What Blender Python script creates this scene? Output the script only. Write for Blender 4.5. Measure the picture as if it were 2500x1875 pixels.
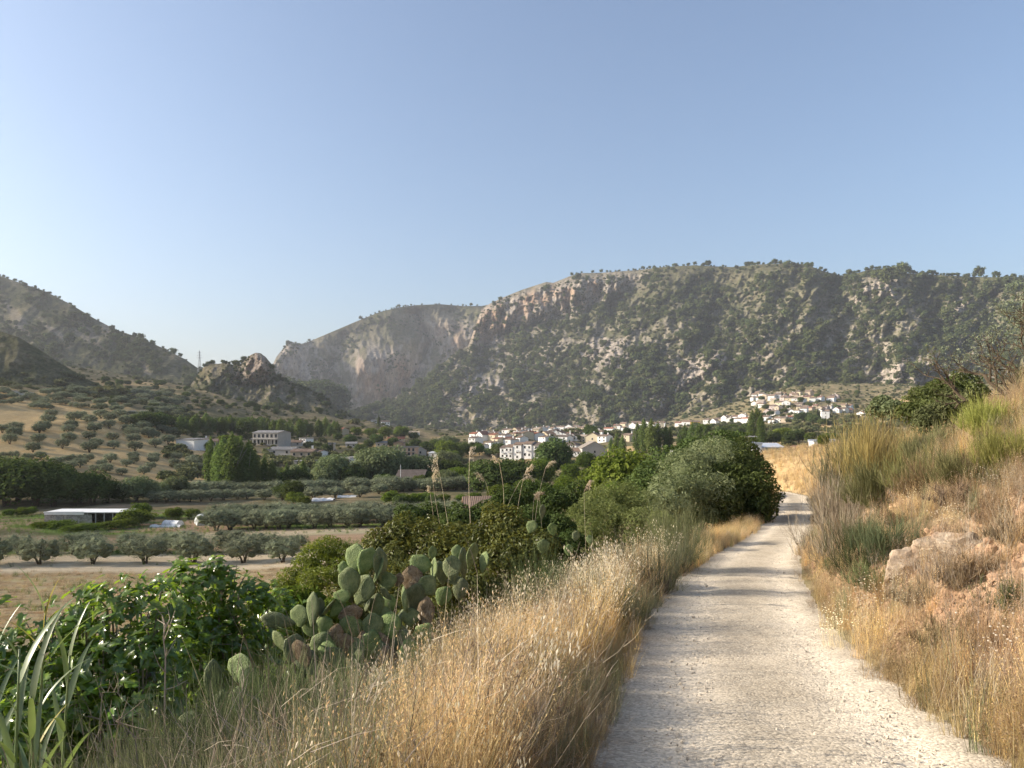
import bpy, math, random
import numpy as np
from mathutils import Vector, Matrix, Euler
for _o in list(bpy.data.objects):
    bpy.data.objects.remove(_o)
SC = bpy.context.scene
COL = SC.collection
# ---------------------------------------------------------------- camera
F = 1819.0            # focal length in pixels of the 2500 x 1875 photograph
YH = 1040.0           # image row of the horizon
ZC = 1.65             # eye height
cam_d = bpy.data.cameras.new('camera')
cam_d.sensor_width = 36.0
cam_d.lens = 36.0 * F / 2500.0
cam_d.shift_y = (YH - 937.5) / 2500.0
cam_d.clip_start = 0.05
cam_d.clip_end = 20000.0
cam = bpy.data.objects.new('camera', cam_d)
cam.location = (0, 0, ZC)
cam.rotation_euler = (math.radians(90), 0, 0)
COL.objects.link(cam)
SC.camera = cam
# ---------------------------------------------------------------- light
SUN_EL = math.radians(22.0)
SUN_AZ = math.radians(-90.0)      # clockwise from the view direction
world = bpy.data.worlds.new('World')
SC.world = world
world.use_nodes = True
wn = world.node_tree
wn.nodes.clear()
w_out = wn.nodes.new('ShaderNodeOutputWorld')
w_bg = wn.nodes.new('ShaderNodeBackground')
w_sky = wn.nodes.new('ShaderNodeTexSky')
w_sky.sky_type = 'NISHITA'
w_sky.sun_disc = False
w_sky.sun_elevation = SUN_EL
w_sky.sun_rotation = SUN_AZ
w_sky.altitude = 300.0
w_sky.air_density = 1.15
w_sky.dust_density = 4.2
w_sky.ozone_density = 4.0
w_bg.inputs['Strength'].default_value = 0.120
w_hs = wn.nodes.new('ShaderNodeHueSaturation')
w_hs.inputs['Saturation'].default_value = 0.88
wn.links.new(w_sky.outputs[0], w_hs.inputs['Color'])
wn.links.new(w_hs.outputs[0], w_bg.inputs[0])
wn.links.new(w_bg.outputs[0], w_out.inputs[0])
sun_d = bpy.data.lights.new('sun', 'SUN')
sun_d.energy = 5.0
sun_d.angle = math.radians(0.5)
sun_d.color = (1.0, 0.89, 0.75)
sun = bpy.data.objects.new('sun', sun_d)
_sd = Vector((math.sin(SUN_AZ) * math.cos(SUN_EL), math.cos(SUN_AZ) * math.cos(SUN_EL), math.sin(SUN_EL)))
sun.rotation_euler = _sd.to_track_quat('Z', 'Y').to_euler()
sun.location = _sd * 60
COL.objects.link(sun)
SC.view_settings.view_transform = 'Standard'
SC.view_settings.look = 'None'
SC.view_settings.gamma = 1.0
SC.view_settings.use_curve_mapping = False
SC.view_settings.exposure = 0.93
SC.cycles.max_bounces = 6
SC.cycles.diffuse_bounces = 3
SC.cycles.glossy_bounces = 2
SC.cycles.transmission_bounces = 4
SC.cycles.transparent_max_bounces = 6
SC.cycles.volume_bounces = 0
SC.cycles.use_adaptive_sampling = True
SC.cycles.adaptive_threshold = 0.02
# ---------------------------------------------------------------- helpers
RNG = np.random.default_rng(7)
random.seed(7)
_perm = np.random.default_rng(3).permutation(4096)

def _hash(ix, iy, seed):
    return _perm[(_perm[(ix + seed * 131) & 4095] + iy + seed * 17) & 4095]

def perlin(x, y, seed=0):
    x = np.asarray(x, float); y = np.asarray(y, float)
    ix = np.floor(x).astype(np.int64); iy = np.floor(y).astype(np.int64)
    fx = x - ix; fy = y - iy
    u = fx * fx * fx * (fx * (fx * 6 - 15) + 10); v = fy * fy * fy * (fy * (fy * 6 - 15) + 10)
    def g(dx, dy):
        a = _hash(ix + dx, iy + dy, seed) * (2 * math.pi / 4096)
        return np.cos(a) * (fx - dx) + np.sin(a) * (fy - dy)
    return ((g(0, 0) * (1 - u) + g(1, 0) * u) * (1 - v) + (g(0, 1) * (1 - u) + g(1, 1) * u) * v) * 1.5

def fbm(x, y, octaves=4, seed=0, ridged=False, gain=0.5, lac=2.03):
    s = 0.0; a = 1.0; n = 0.0
    for o in range(octaves):
        p = perlin(x, y, seed + o * 7)
        s = s + a * ((1 - 2 * np.abs(p)) if ridged else p)
        n += a; a *= gain; x = x * lac + 11.3; y = y * lac + 5.7
    return s / n

def sstep(a, b, x):
    t = np.clip((np.asarray(x, float) - a) / (b - a), 0, 1)
    return t * t * (3 - 2 * t)

def lerp(a, b, t):
    return a + (b - a) * t

def mesh_np(name, V, Fc, mat=None, smooth=False, attrs=None, mat_idx=None):
    """V (N,3); Fc = array (M,k) or list of such arrays."""
    if not isinstance(Fc, list):
        Fc = [Fc]
    Fc = [np.asarray(f, np.int32) for f in Fc if len(f)]
    V = np.asarray(V, np.float32)
    me = bpy.data.meshes.new(name)
    me.vertices.add(len(V)); me.vertices.foreach_set('co', V.ravel())
    nl = sum(f.size for f in Fc); npoly = sum(len(f) for f in Fc)
    me.loops.add(nl); me.loops.foreach_set('vertex_index', np.concatenate([f.ravel() for f in Fc]))
    me.polygons.add(npoly)
    st = []; c = 0
    for f in Fc:
        k = f.shape[1]; st.append(c + np.arange(len(f)) * k); c += f.size
    me.polygons.foreach_set('loop_start', np.concatenate(st).astype(np.int32))
    me.polygons.foreach_set('use_smooth', np.full(npoly, bool(smooth)))
    mats = mat if isinstance(mat, (list, tuple)) else ([mat] if mat else [])
    for m in mats:
        me.materials.append(m)
    if mat_idx is not None:
        me.polygons.foreach_set('material_index', np.asarray(mat_idx, np.int32))
    for k, a in (attrs or {}).items():
        at = me.attributes.new(k, 'FLOAT', 'POINT')
        at.data.foreach_set('value', np.asarray(a, np.float32).ravel())
    me.update()
    me.validate()
    return me

def grid_faces(nr, nc):
    i = np.arange(nr - 1)[:, None] * nc + np.arange(nc - 1)[None, :]
    return np.stack([i, i + 1, i + nc + 1, i + nc], -1).reshape(-1, 4)

def tag(o, label=None, cat=None, group=None, kind=None):
    if label: o['label'] = label
    if cat: o['category'] = cat
    if group: o['group'] = group
    if kind: o['kind'] = kind
    return o

def obj(name, me, parent=None, loc=None, rot=None, scale=None):
    o = bpy.data.objects.new(name, me)
    COL.objects.link(o)
    if parent is not None: o.parent = parent
    if loc is not None: o.location = loc
    if rot is not None: o.rotation_euler = rot
    if scale is not None: o.scale = (scale, scale, scale) if np.isscalar(scale) else scale
    return o

class MB:
    """collects pieces into one mesh"""
    def __init__(s): s.V = []; s.F = {}; s.n = 0; s.T = []
    def add(s, V, Fc, tint=0.5):
        V = np.asarray(V, float)
        for f in (Fc if isinstance(Fc, list) else [Fc]):
            f = np.asarray(f)
            if len(f): s.F.setdefault(f.shape[1], []).append(f + s.n)
        s.V.append(V); s.n += len(V)
        s.T.append(np.full(len(V), tint) if np.isscalar(tint) else np.asarray(tint, float))
    def box(s, c, size, rz=0.0, tint=0.5):
        x, y, z = [q / 2 for q in size]
        v = np.array([[-x,-y,-z],[x,-y,-z],[x,y,-z],[-x,y,-z],[-x,-y,z],[x,-y,z],[x,y,z],[-x,y,z]])
        ca, sa = math.cos(rz), math.sin(rz)
        v = v @ np.array([[ca, sa, 0], [-sa, ca, 0], [0, 0, 1]]) + np.asarray(c)
        s.add(v, np.array([[0,3,2,1],[4,5,6,7],[0,1,5,4],[1,2,6,5],[2,3,7,6],[3,0,4,7]]), tint)
    def tube(s, pts, rad, sides=5, tint=0.5):
        pts = np.asarray(pts, float); n = len(pts)
        rad = np.broadcast_to(np.asarray(rad, float), (n,))
        d = np.gradient(pts, axis=0); d /= np.linalg.norm(d, axis=1, keepdims=True) + 1e-9
        ref = np.where(np.abs(d[:, 2:3]) > 0.9, np.array([[1.0, 0, 0]]), np.array([[0, 0, 1.0]]))
        u = np.cross(d, ref); u /= np.linalg.norm(u, axis=1, keepdims=True) + 1e-9
        w = np.cross(d, u)
        a = np.arange(sides) * 2 * math.pi / sides
        R = (np.cos(a)[None, :, None] * u[:, None] + np.sin(a)[None, :, None] * w[:, None]) * rad[:, None, None]
        V = (pts[:, None] + R).reshape(-1, 3)
        i = np.arange(n - 1)[:, None] * sides + np.arange(sides)[None]
        j = np.arange(n - 1)[:, None] * sides + (np.arange(sides)[None] + 1) % sides
        fc = [np.stack([i, j, j + sides, i + sides], -1).reshape(-1, 4)]
        if sides > 3 or True:
            fc.append(np.array([[(n - 1) * sides + k for k in range(sides)]]))
        s.add(V, fc, tint)
    def mesh(s, name, mat, smooth=False):
        V = np.concatenate(s.V); T = np.concatenate(s.T)
        return mesh_np(name, V, [np.concatenate(f) for f in s.F.values()], mat, smooth, {'tint': T})

def rand_unit(n, rng=RNG):
    v = rng.normal(size=(n, 3)); return v / np.linalg.norm(v, axis=1, keepdims=True)

def frames(nrm, spin):
    """rotation matrices (N,3,3): columns x,y,z with z = nrm, spun"""
    nrm = nrm / (np.linalg.norm(nrm, axis=1, keepdims=True) + 1e-9)
    ref = np.where(np.abs(nrm[:, 2:3]) > 0.95, np.array([[1.0, 0, 0]]), np.array([[0, 0, 1.0]]))
    x = np.cross(ref, nrm); x /= np.linalg.norm(x, axis=1, keepdims=True) + 1e-9
    y = np.cross(nrm, x)
    c, s = np.cos(spin)[:, None], np.sin(spin)[:, None]
    return np.stack([x * c + y * s, -x * s + y * c, nrm], -1)

def stamp(tv, tf, P, R, S):
    """copies of template (tv, tf) at P with rotation R, scale S"""
    n, k = len(P), len(tv)
    S = np.broadcast_to(np.asarray(S, float), (n,))
    V = np.einsum('nij,kj->nki', R, tv) * S[:, None, None] + P[:, None]
    Fs = [(np.asarray(f)[None] + (np.arange(n) * k)[:, None, None]).reshape(-1, np.asarray(f).shape[1]) for f in (tf if isinstance(tf, list) else [tf])]
    return V.reshape(-1, 3), Fs

def polyline(pts):
    p = np.array(sorted(pts), float)
    return lambda x: np.interp(x, p[:, 0], p[:, 1])

def D2S(pts):
    return [(a * 1.1302, b * 1.1302) for a, b in pts]

# ---------------------------------------------------------------- node helpers
def new_mat(name):
    m = bpy.data.materials.new(name); m.use_nodes = True
    nt = m.node_tree; nt.nodes.clear()
    return m, nt, nt.nodes.new('ShaderNodeOutputMaterial')

class NG:
    def __init__(s, nt): s.nt = nt
    def n(s, t, **kw):
        nd = s.nt.nodes.new(t)
        for k, v in kw.items():
            if k.startswith('i_'):
                key = k[2:]
                nd.inputs[int(key) if key.isdigit() else key.replace('_', ' ')].default_value = v
            else: setattr(nd, k, v)
        return nd
    def l(s, a, b): s.nt.links.new(a, b)
    def attr(s, name): return s.n('ShaderNodeAttribute', attribute_name=name).outputs['Fac']
    def rnd(s): return s.n('ShaderNodeObjectInfo').outputs['Random']
    def pos(s): return s.n('ShaderNodeNewGeometry').outputs['Position']
    def noise(s, scale, detail=4, rough=0.6, vec=None, dist=0.0):
        nd = s.n('ShaderNodeTexNoise'); nd.inputs['Scale'].default_value = scale
        nd.inputs['Detail'].default_value = detail; nd.inputs['Roughness'].default_value = rough
        nd.inputs['Distortion'].default_value = dist
        s.l(vec if vec is not None else s.pos(), nd.inputs['Vector']); return nd.outputs['Fac']
    def vor(s, scale, vec=None, out='Distance', **kw):
        nd = s.n('ShaderNodeTexVoronoi', **kw); nd.inputs['Scale'].default_value = scale
        s.l(vec if vec is not None else s.pos(), nd.inputs['Vector']); return nd.outputs[out]
    def mapr(s, v, a, b, c=0.0, d=1.0):
        nd = s.n('ShaderNodeMapRange'); nd.clamp = True
        s.l(v, nd.inputs[0])
        for i, q in enumerate((a, b, c, d)): nd.inputs[i + 1].default_value = q
        return nd.outputs[0]
    def mix(s, fac, a, b, mode='MIX'):
        nd = s.n('ShaderNodeMix', data_type='RGBA', blend_type=mode)
        for v, i in ((fac, 0), (a, 6), (b, 7)):
            if isinstance(v, (int, float)): nd.inputs[i].default_value = v
            elif isinstance(v, (tuple, list)): nd.inputs[i].default_value = (*v[:3], 1.0)
            else: s.l(v, nd.inputs[i])
        return nd.outputs[2]
    def math(s, op, a, b=0.0):
        nd = s.n('ShaderNodeMath', operation=op)
        for v, i in ((a, 0), (b, 1)):
            if isinstance(v, (int, float)): nd.inputs[i].default_value = v
            else: s.l(v, nd.inputs[i])
        return nd.outputs[0]
    def hsv(s, col, h=0.5, sat=1.0, val=1.0):
        nd = s.n('ShaderNodeHueSaturation')
        for v, k in ((h, 'Hue'), (sat, 'Saturation'), (val, 'Value')):
            if isinstance(v, (int, float)): nd.inputs[k].default_value = v
            else: s.l(v, nd.inputs[k])
        s.l(col, nd.inputs['Color']); return nd.outputs[0]
    def ramp(s, fac, stops):
        nd = s.n('ShaderNodeValToRGB'); cr = nd.color_ramp
        while len(cr.elements) < len(stops): cr.elements.new(0.5)
        for e, (p, c) in zip(cr.elements, stops): e.position = p; e.color = (*c, 1.0)
        s.l(fac, nd.inputs[0]); return nd.outputs[0]
    def bump(s, h, strength=0.5, dist=0.05):
        nd = s.n('ShaderNodeBump'); nd.inputs['Strength'].default_value = strength; nd.inputs['Distance'].default_value = dist
        s.l(h, nd.inputs['Height']); return nd.outputs[0]

def diffuse_out(g, out, col, normal=None, rough=1.0, spec=0.0):
    if spec > 0:
        b = g.n('ShaderNodeBsdfPrincipled'); b.inputs['Roughness'].default_value = rough
        b.inputs['Specular IOR Level'].default_value = spec
        inp = b.inputs['Base Color']
    else:
        b = g.n('ShaderNodeBsdfDiffuse'); b.inputs['Roughness'].default_value = 0.8; inp = b.inputs['Color']
    if isinstance(col, (tuple, list)): inp.default_value = (*col[:3], 1)
    else: g.l(col, inp)
    if normal is not None: g.l(normal, b.inputs['Normal'])
    g.l(b.outputs[0], out.inputs[0])

def foliage_mat(name, ca, cb, trans=0.3, spec=0.0, rough=0.4, tcol=None, hue=0.02, vary=0.35, patch=0):
    """leaf colours ca..cb by the leaf's own tint, each plant varied a little"""
    m, nt, out = new_mat(name); g = NG(nt)
    c = g.mix(g.attr('tint'), ca, cb)
    r = g.rnd()
    c = g.hsv(c, g.mapr(r, 0, 1, 0.5 - hue, 0.5 + hue), 1.0, g.mapr(g.math('FRACT', g.math('MULTIPLY', r, 7.31)), 0, 1, 1 - vary, 1 + vary))
    if patch:
        pl = g.n('ShaderNodeObjectInfo').outputs['Location']
        c = g.hsv(c, g.mapr(g.noise(patch * .6, 3, .6, pl), .35, .65, .49, .505), g.mapr(g.noise(patch * 1.3, 3, .6, pl), .35, .65, .8, 1.12), g.mapr(g.noise(patch, 4, .65, pl), .36, .64, .62, 1.2))
    d = g.n('ShaderNodeBsdfDiffuse'); g.l(c, d.inputs['Color'])
    t = g.n('ShaderNodeBsdfTranslucent')
    g.l(g.mix(0.6, c, tcol) if tcol else c, t.inputs['Color'])
    mx = g.n('ShaderNodeMixShader'); mx.inputs[0].default_value = trans
    g.l(d.outputs[0], mx.inputs[1]); g.l(t.outputs[0], mx.inputs[2])
    o = mx.outputs[0]
    if spec > 0:
        gl = g.n('ShaderNodeBsdfGlossy'); gl.inputs['Roughness'].default_value = rough
        m2 = g.n('ShaderNodeMixShader'); m2.inputs[0].default_value = spec
        g.l(o, m2.inputs[1]); g.l(gl.outputs[0], m2.inputs[2]); o = m2.outputs[0]
    g.l(o, out.inputs[0])
    return m

def plain_mat(name, col, spec=0.0, rough=0.7, nscale=0, namt=0.25, bump=0.0, vary=0.0):
    m, nt, out = new_mat(name); g = NG(nt)
    c = None
    if nscale or vary:
        c = g.n('ShaderNodeRGB').outputs[0]; c.default_value = (*col, 1)
    nrm = None
    if nscale:
        tc = g.n('ShaderNodeTexCoord').outputs['Object']
        nz = g.noise(nscale, 5, 0.65, tc)
        c = g.hsv(c, 0.5, 1.0, g.mapr(nz, 0.3, 0.7, 1 - namt, 1 + namt))
        if bump: nrm = g.bump(nz, bump, 0.02)
    if vary:
        c = g.hsv(c, 0.5, 1.0, g.mapr(g.rnd(), 0, 1, 1 - vary, 1 + vary))
    diffuse_out(g, out, c if c is not None else col, nrm, rough, spec)
    return m

# scatter of countless small pieces: one object, geometry nodes
_sc_n = [0]
def scatter(name, P, rot, scl, idx, protos, parent=None):
    """P (N,3) points, rot (N,3) euler, scl (N) or (N,3), idx (N) which proto mesh"""
    _sc_n[0] += 1
    pc = bpy.data.collections.new(name + '_pieces_%d' % _sc_n[0])
    for k, me in enumerate(protos):
        po = bpy.data.objects.new('%s_piece_%d_%02d' % (name, _sc_n[0], k), me)
        pc.objects.link(po)
    n = len(P)
    me = bpy.data.meshes.new(name)
    me.vertices.add(n); me.vertices.foreach_set('co', np.asarray(P, np.float32).ravel())
    a = me.attributes.new('rot', 'FLOAT_VECTOR', 'POINT'); a.data.foreach_set('vector', np.asarray(rot, np.float32).ravel())
    scl = np.asarray(scl, np.float32)
    if scl.ndim == 1: scl = np.repeat(scl[:, None], 3, 1)
    a = me.attributes.new('scl', 'FLOAT_VECTOR', 'POINT'); a.data.foreach_set('vector', scl.ravel())
    a = me.attributes.new('pick', 'INT', 'POINT'); a.data.foreach_set('value', np.asarray(idx, np.int32))
    ng = bpy.data.node_groups.new(name, 'GeometryNodeTree')
    ng.interface.new_socket('Geometry', in_out='INPUT', socket_type='NodeSocketGeometry')
    ng.interface.new_socket('Geometry', in_out='OUTPUT', socket_type='NodeSocketGeometry')
    N = ng.nodes; L = ng.links
    gi = N.new('NodeGroupInput'); go = N.new('NodeGroupOutput')
    ci = N.new('GeometryNodeCollectionInfo'); ci.inputs[0].default_value = pc
    ci.inputs['Separate Children'].default_value = True; ci.inputs['Reset Children'].default_value = True
    ip = N.new('GeometryNodeInstanceOnPoints'); ip.inputs['Pick Instance'].default_value = True
    def na(nm, t):
        q = N.new('GeometryNodeInputNamedAttribute'); q.data_type = t; q.inputs['Name'].default_value = nm
        return [o for o in q.outputs if o.enabled and o.name == 'Attribute'][0]
    e2r = N.new('FunctionNodeEulerToRotation')
    L.new(na('rot', 'FLOAT_VECTOR'), e2r.inputs[0])
    L.new(gi.outputs[0], ip.inputs['Points']); L.new(ci.outputs[0], ip.inputs['Instance'])
    L.new(na('pick', 'INT'), ip.inputs['Instance Index']); L.new(e2r.outputs[0], ip.inputs['Rotation'])
    L.new(na('scl', 'FLOAT_VECTOR'), ip.inputs['Scale']); L.new(ip.outputs[0], go.inputs[0])
    o = obj(name, me, parent)
    md = o.modifiers.new('scatter', 'NODES'); md.node_group = ng
    return o
# ---------------------------------------------------------------- terrain
_PY = np.array([-20, -6, 0, 3.77, 5.28, 6.9, 9.45, 13.2, 17.7, 27.7, 40, 55, 66, 78, 95, 130.])
_PL = np.array([-3.5, -1.75, -.48, .31, .66, 1.05, 1.74, 2.92, 4.62, 8.95, 14.0, 19.7, 22.3, 22.5, 19, 8.])
_PR = np.array([-1.3, .5, 1.7, 2.53, 2.87, 3.26, 3.94, 5.11, 6.81, 11.1, 16.2, 21.8, 24.5, 25.0, 22, 11.])
_PZ = np.array([.6, .1, .02, -.07, -.31, -.53, -.76, -1.06, -1.5, -2.35, -3.0, -3.5, -4.2, -5.0, -6.0, -8.])
def path_l(Y): return np.interp(Y, _PY, _PL)
def path_r(Y): return np.interp(Y, _PY, _PR)
def path_z(Y): return np.interp(Y, _PY, _PZ)

# valley control points: (px, distance, z)
def _zy(px, Y, py): return (px, Y, ZC - (py - YH) / F * Y)
_CP = [(-600, 55, -13), (0, 55, -13.3), (600, 55, -12.5), (0, 85, -14.2), (600, 85, -14), (-600, 85, -14.2),
       (0, 120, -14.5), (800, 120, -14.5), (-500, 130, -14.8), (400, 180, -15.5), (1000, 180, -15.5), (0, 190, -15), (-600, 190, -13),
       (1000, 60, -11), (1000, 85, -12.5), (1300, 60, -9), (1300, 100, -12), (1300, 200, -15.5), (1500, 150, -11.5), (1700, 150, -9.0), (1450, 90, -9),
       _zy(0, 230, 1125), _zy(0, 330, 1005), _zy(250, 330, 1038), _zy(450, 330, 1085), _zy(450, 260, 1150), _zy(0, 420, 960),
       _zy(250, 420, 985), _zy(450, 450, 1030), _zy(600, 500, 1050), _zy(620, 330, 1110), _zy(300, 700, 950), _zy(500, 800, 955), _zy(0, 700, 905),
       _zy(700, 700, 1012), _zy(850, 800, 1022), _zy(800, 400, 1095), (1250, 410, -18.4), (1250, 500, -13.5), _zy(1000, 400, 1128), _zy(1000, 300, 1148), _zy(1250, 600, 1066), _zy(1500, 1200, 1062), _zy(1700, 1200, 1046), _zy(1600, 600, 1066), _zy(1000, 700, 1062),
       _zy(1250, 1000, 1062), _zy(1500, 450, 1102), _zy(1500, 800, 1062), _zy(1700, 800, 1052), _zy(1700, 350, 1108), _zy(1950, 1000, 1008),
       _zy(1950, 1250, 950), _zy(2100, 1100, 985), _zy(2100, 600, 1060), (1900, 200, -6.6), (2100, 200, -5.0), (2400, 200, 1), (2600, 600, 15),
       (2500, 1200, 70), _zy(700, 1000, 1018), _zy(900, 1100, 1040), (300, 1000, 70), (0, 1000, 95), (-500, 330, 22), (-500, 700, 95), (-500, 1200, 150),
       (3100, 100, 18), (3100, 300, 25), (3100, 1000, 70), (1250, 1500, -15), (700, 1500, 20), (1900, 1600, 80), (2500, 1800, 110), (0, 1600, 120)]
_cp = np.array(_CP, float)
def _ab(px, Y): return np.asarray(px, float) / 320.0, 2.3 * np.log(np.asarray(Y, float))
_ca, _cb = _ab(_cp[:, 0], _cp[:, 1])
def _tps(r2): return 0.5 * r2 * np.log(r2 + 1e-9)
_n = len(_cp)
_K = _tps((_ca[:, None] - _ca) ** 2 + (_cb[:, None] - _cb) ** 2) + np.eye(_n) * 0.02
_Pm = np.stack([np.ones(_n), _ca, _cb], 1)
_A = np.block([[_K, _Pm], [_Pm.T, np.zeros((3, 3))]])
_W = np.linalg.solve(_A, np.concatenate([_cp[:, 2], np.zeros(3)]))
def valley(px, Y):
    a, b = _ab(np.clip(px, -900, 3400), np.clip(Y, 45, 1900))
    sh = a.shape; a = a.ravel(); b = b.ravel(); out = np.zeros(len(a))
    for i in range(0, len(a), 40000):
        s = slice(i, i + 40000)
        K = _tps((a[s, None] - _ca) ** 2 + (b[s, None] - _cb) ** 2)
        out[s] = K @ _W[:_n] + _W[_n] + _W[_n + 1] * a[s] + _W[_n + 2] * b[s]
    return out.reshape(sh)

def height(X, Y):
    X = np.asarray(X, float); Y = np.asarray(Y, float)
    X, Y = np.broadcast_arrays(X, Y)
    Ys = np.maximum(Y, 1.0)
    px = 1250 + X / np.maximum(Y, 3.0) * F
    L, R, z = path_l(Y), path_r(Y), path_z(Y)
    tl = np.maximum(L - X, 0); tr = np.maximum(X - R, 0)
    drop = np.interp(tl, [0, .35, 1, 2, 3, 4, 6, 12, 25, 45], [0, .01, -.24, -.70, -1.15, -1.6, -2.7, -6.3, -11.5, -15])
    bank = np.interp(tr, [0, .25, .7, 1.2, 1.9, 3, 5, 9, 20, 60], [0, .03, .38, .80, 1.25, 2.0, 3.35, 4.9, 7.3, 12])
    bank = bank * (1 + .16 * sstep(8, 14, Y) * (1 - sstep(28, 45, Y)) - .30 * sstep(38, 66, Y))
    rough = fbm(X * .8, Y * .8, 4, 11) * .16 * sstep(0.1, 1.2, tl + tr) + fbm(X * .17, Y * .17, 3, 12) * .5 * sstep(1.5, 6, tl + tr)
    # the cut face of the bank is broken ground
    rough = rough + fbm(X * 1.7, Y * 1.7, 4, 15, True) * .22 * sstep(.3, .8, tr) * (1 - sstep(2.0, 3.2, tr))
    near = z + drop + bank + rough
    v = valley(px, Ys)
    v = v + fbm(X * .03, Y * .03, 4, 13) * np.clip(Ys / 90 - .9, 0, 4) + fbm(X * .01, Y * .01, 3, 14) * np.clip(Ys / 80 - 2.4, 0, 4)
    left = tl > 0
    low = np.where(left, np.maximum(near, v - 0.0), near)
    # smooth the meeting of slope and valley floor
    d = near - v
    low = np.where(left & (np.abs(d) < 2.0), v + (d + 2.0) ** 2 / 8.0, low)
    w = sstep(92, 165, Y)
    return low * (1 - w) + v * w

def hz(X, Y): return float(height(np.array([X]), np.array([Y]))[0])
def ground_px(px, py, y0=2.0, y1=1800.0):
    """where the sight line through an image point meets the ground: X, Y, Z"""
    Ys = np.exp(np.linspace(math.log(y0), math.log(y1), 900))
    Xs = (px - 1250) / F * Ys
    zr = ZC - (py - YH) / F * Ys
    g = height(Xs, Ys)
    k = np.where(zr <= g)[0]
    i = k[0] if len(k) else len(Ys) - 1
    return float(Xs[i]), float(Ys[i]), float(g[i])
def at_px(px, Y):
    X = (px - 1250) / F * Y
    return X, Y, hz(X, Y)

# ---- ground sheet
_pxs = np.concatenate([np.linspace(-2600, -250, 40, endpoint=False), np.linspace(-250, 2750, 540), np.linspace(2780, 5200, 40)])
_ys = np.concatenate([np.exp(np.linspace(math.log(1.2), math.log(30), 170, endpoint=False)), np.exp(np.linspace(math.log(30), math.log(400), 220, endpoint=False)), np.exp(np.linspace(math.log(400), math.log(6000), 90))])
_PX, _YY = np.meshgrid(_pxs, _ys)
_XX = (_PX - 1250) / F * _YY
_ZZ = height(_XX, _YY)
_L, _R = path_l(_YY), path_r(_YY)
_inp = (_XX > _L - .03) & (_XX < _R + .03) & (_YY < 110)
_ZZ = np.where(_inp, _ZZ - .05, _ZZ)
tl = _L - _XX; tr = _XX - _R
n1 = fbm(_XX * .02, _YY * .02, 5, 21); n2 = fbm(_XX * .15, _YY * .15, 4, 22); n3 = fbm(_XX * .006, _YY * .006, 4, 23)
def band(a, b, s): return sstep(a - s, a + s, _YY) * (1 - sstep(b - s, b + s, _YY))
a_red = sstep(.3, .6, tr) * (1 - sstep(2.4, 3.4, tr)) * (1 - sstep(16, 22, _YY)) * sstep(-.25, .25, fbm(_XX * .6, _YY * .6, 3, 24) + .22)
leftf = 1 - sstep(880, 1150, _PX)
edge = n1 * 4
a_pale = band(79, 95, 2) * leftf * .9 + band(108, 117, 3) * leftf * sstep(300, 500, _PX) * .6
a_soil = np.clip(band(95, 108, 2) * leftf + band(116, 134, 3) * leftf * sstep(-.2, .3, n1 + .1) + band(140, 200, 5) * leftf * sstep(.05, .3, n1), 0, 1)
a_green = np.clip(band(92 , 98, 1.5) * (1 - sstep(420, 560, _PX)) * sstep(-.3, .2, n2 + .1) + band(112, 150, 4) * leftf * sstep(0.0, .2, fbm(_XX * .05, _YY * .16, 3, 27)), 0, 1)
a_gold = np.clip(band(225, 440, 20) * (1 - sstep(380, 760, _PX)) + sstep(.15, .45, n1 + n3) * band(200, 1200, 60) * .7 + sstep(0, .3, tr) * (1 - sstep(80, 120, _YY)) * np.clip(.35 + sstep(24, 45, _YY), 0, 1) + sstep(0, .3, tl) * (1 - sstep(2, 5, tl)) * (1 - sstep(80, 120, _YY)) * .8, 0, 1)
a_stub = band(50, 79, 4) * (1 - sstep(700, 950, _PX))
a_gold = a_gold * (1 - np.clip(a_soil + a_green, 0, 1))

m_ground, nt, out = new_mat('dry_ground'); g = NG(nt)
nz = g.noise(.35, 6, .65); nf = g.noise(9, 6, .7)
c = g.mix(g.mapr(nz, .35, .65), (.17, .135, .08), (.28, .22, .135))
c = g.mix(g.math('MULTIPLY', g.mapr(g.noise(.06, 5, .7), .40, .58), .8), c, (.085, .088, .042))
goldn = g.mix(g.mapr(g.noise(.5, 6, .7), .3, .7), (.41, .28, .13), (.56, .41, .22))
c = g.mix(g.attr('gold'), c, goldn)
mp = g.n('ShaderNodeMapping'); mp.inputs['Scale'].default_value = (.12, 1.0, 1.0); g.l(g.pos(), mp.inputs[0])
stripe = g.noise(1.1, 5, .7, mp.outputs[0])
c = g.mix(g.attr('stubble'), c, g.ramp(stripe, [(.3, (.30, .22, .125)), (.5, (.43, .34, .20)), (.68, (.38, .345, .155))]))
c = g.mix(g.attr('pale'), c, g.mix(g.mapr(stripe, .35, .65), (.50, .395, .26), (.66, .545, .38)))
c = g.mix(g.attr('soil'), c, g.mix(g.mapr(stripe, .35, .65), (.27, .18, .115), (.38, .265, .17)))
c = g.mix(g.attr('green'), c, g.mix(g.mapr(nz, .35, .65), (.10, .15, .035), (.18, .23, .065)))
c = g.mix(g.attr('red'), c, g.mix(g.mapr(g.noise(2.2, 5, .7), .35, .65), (.34, .205, .125), (.49, .345, .22)))
c = g.hsv(c, .5, 1.0, g.mapr(nf, .3, .7, .72, 1.28))
diffuse_out(g, out, c, g.bump(g.math('ADD', nf, g.math('MULTIPLY', nz, 2.0)), .7, .05))
V = np.stack([_XX, _YY, _ZZ], -1).reshape(-1, 3)
ground = obj('ground', mesh_np('ground', V, grid_faces(*_XX.shape), m_ground, True,
             {'gold': a_gold, 'soil': a_soil, 'green': a_green, 'pale': a_pale, 'red': a_red, 'stubble': a_stub}))
tag(ground, 'dry valley floor and banks of earth, stubble and ploughed plots', kind='structure')
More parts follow.
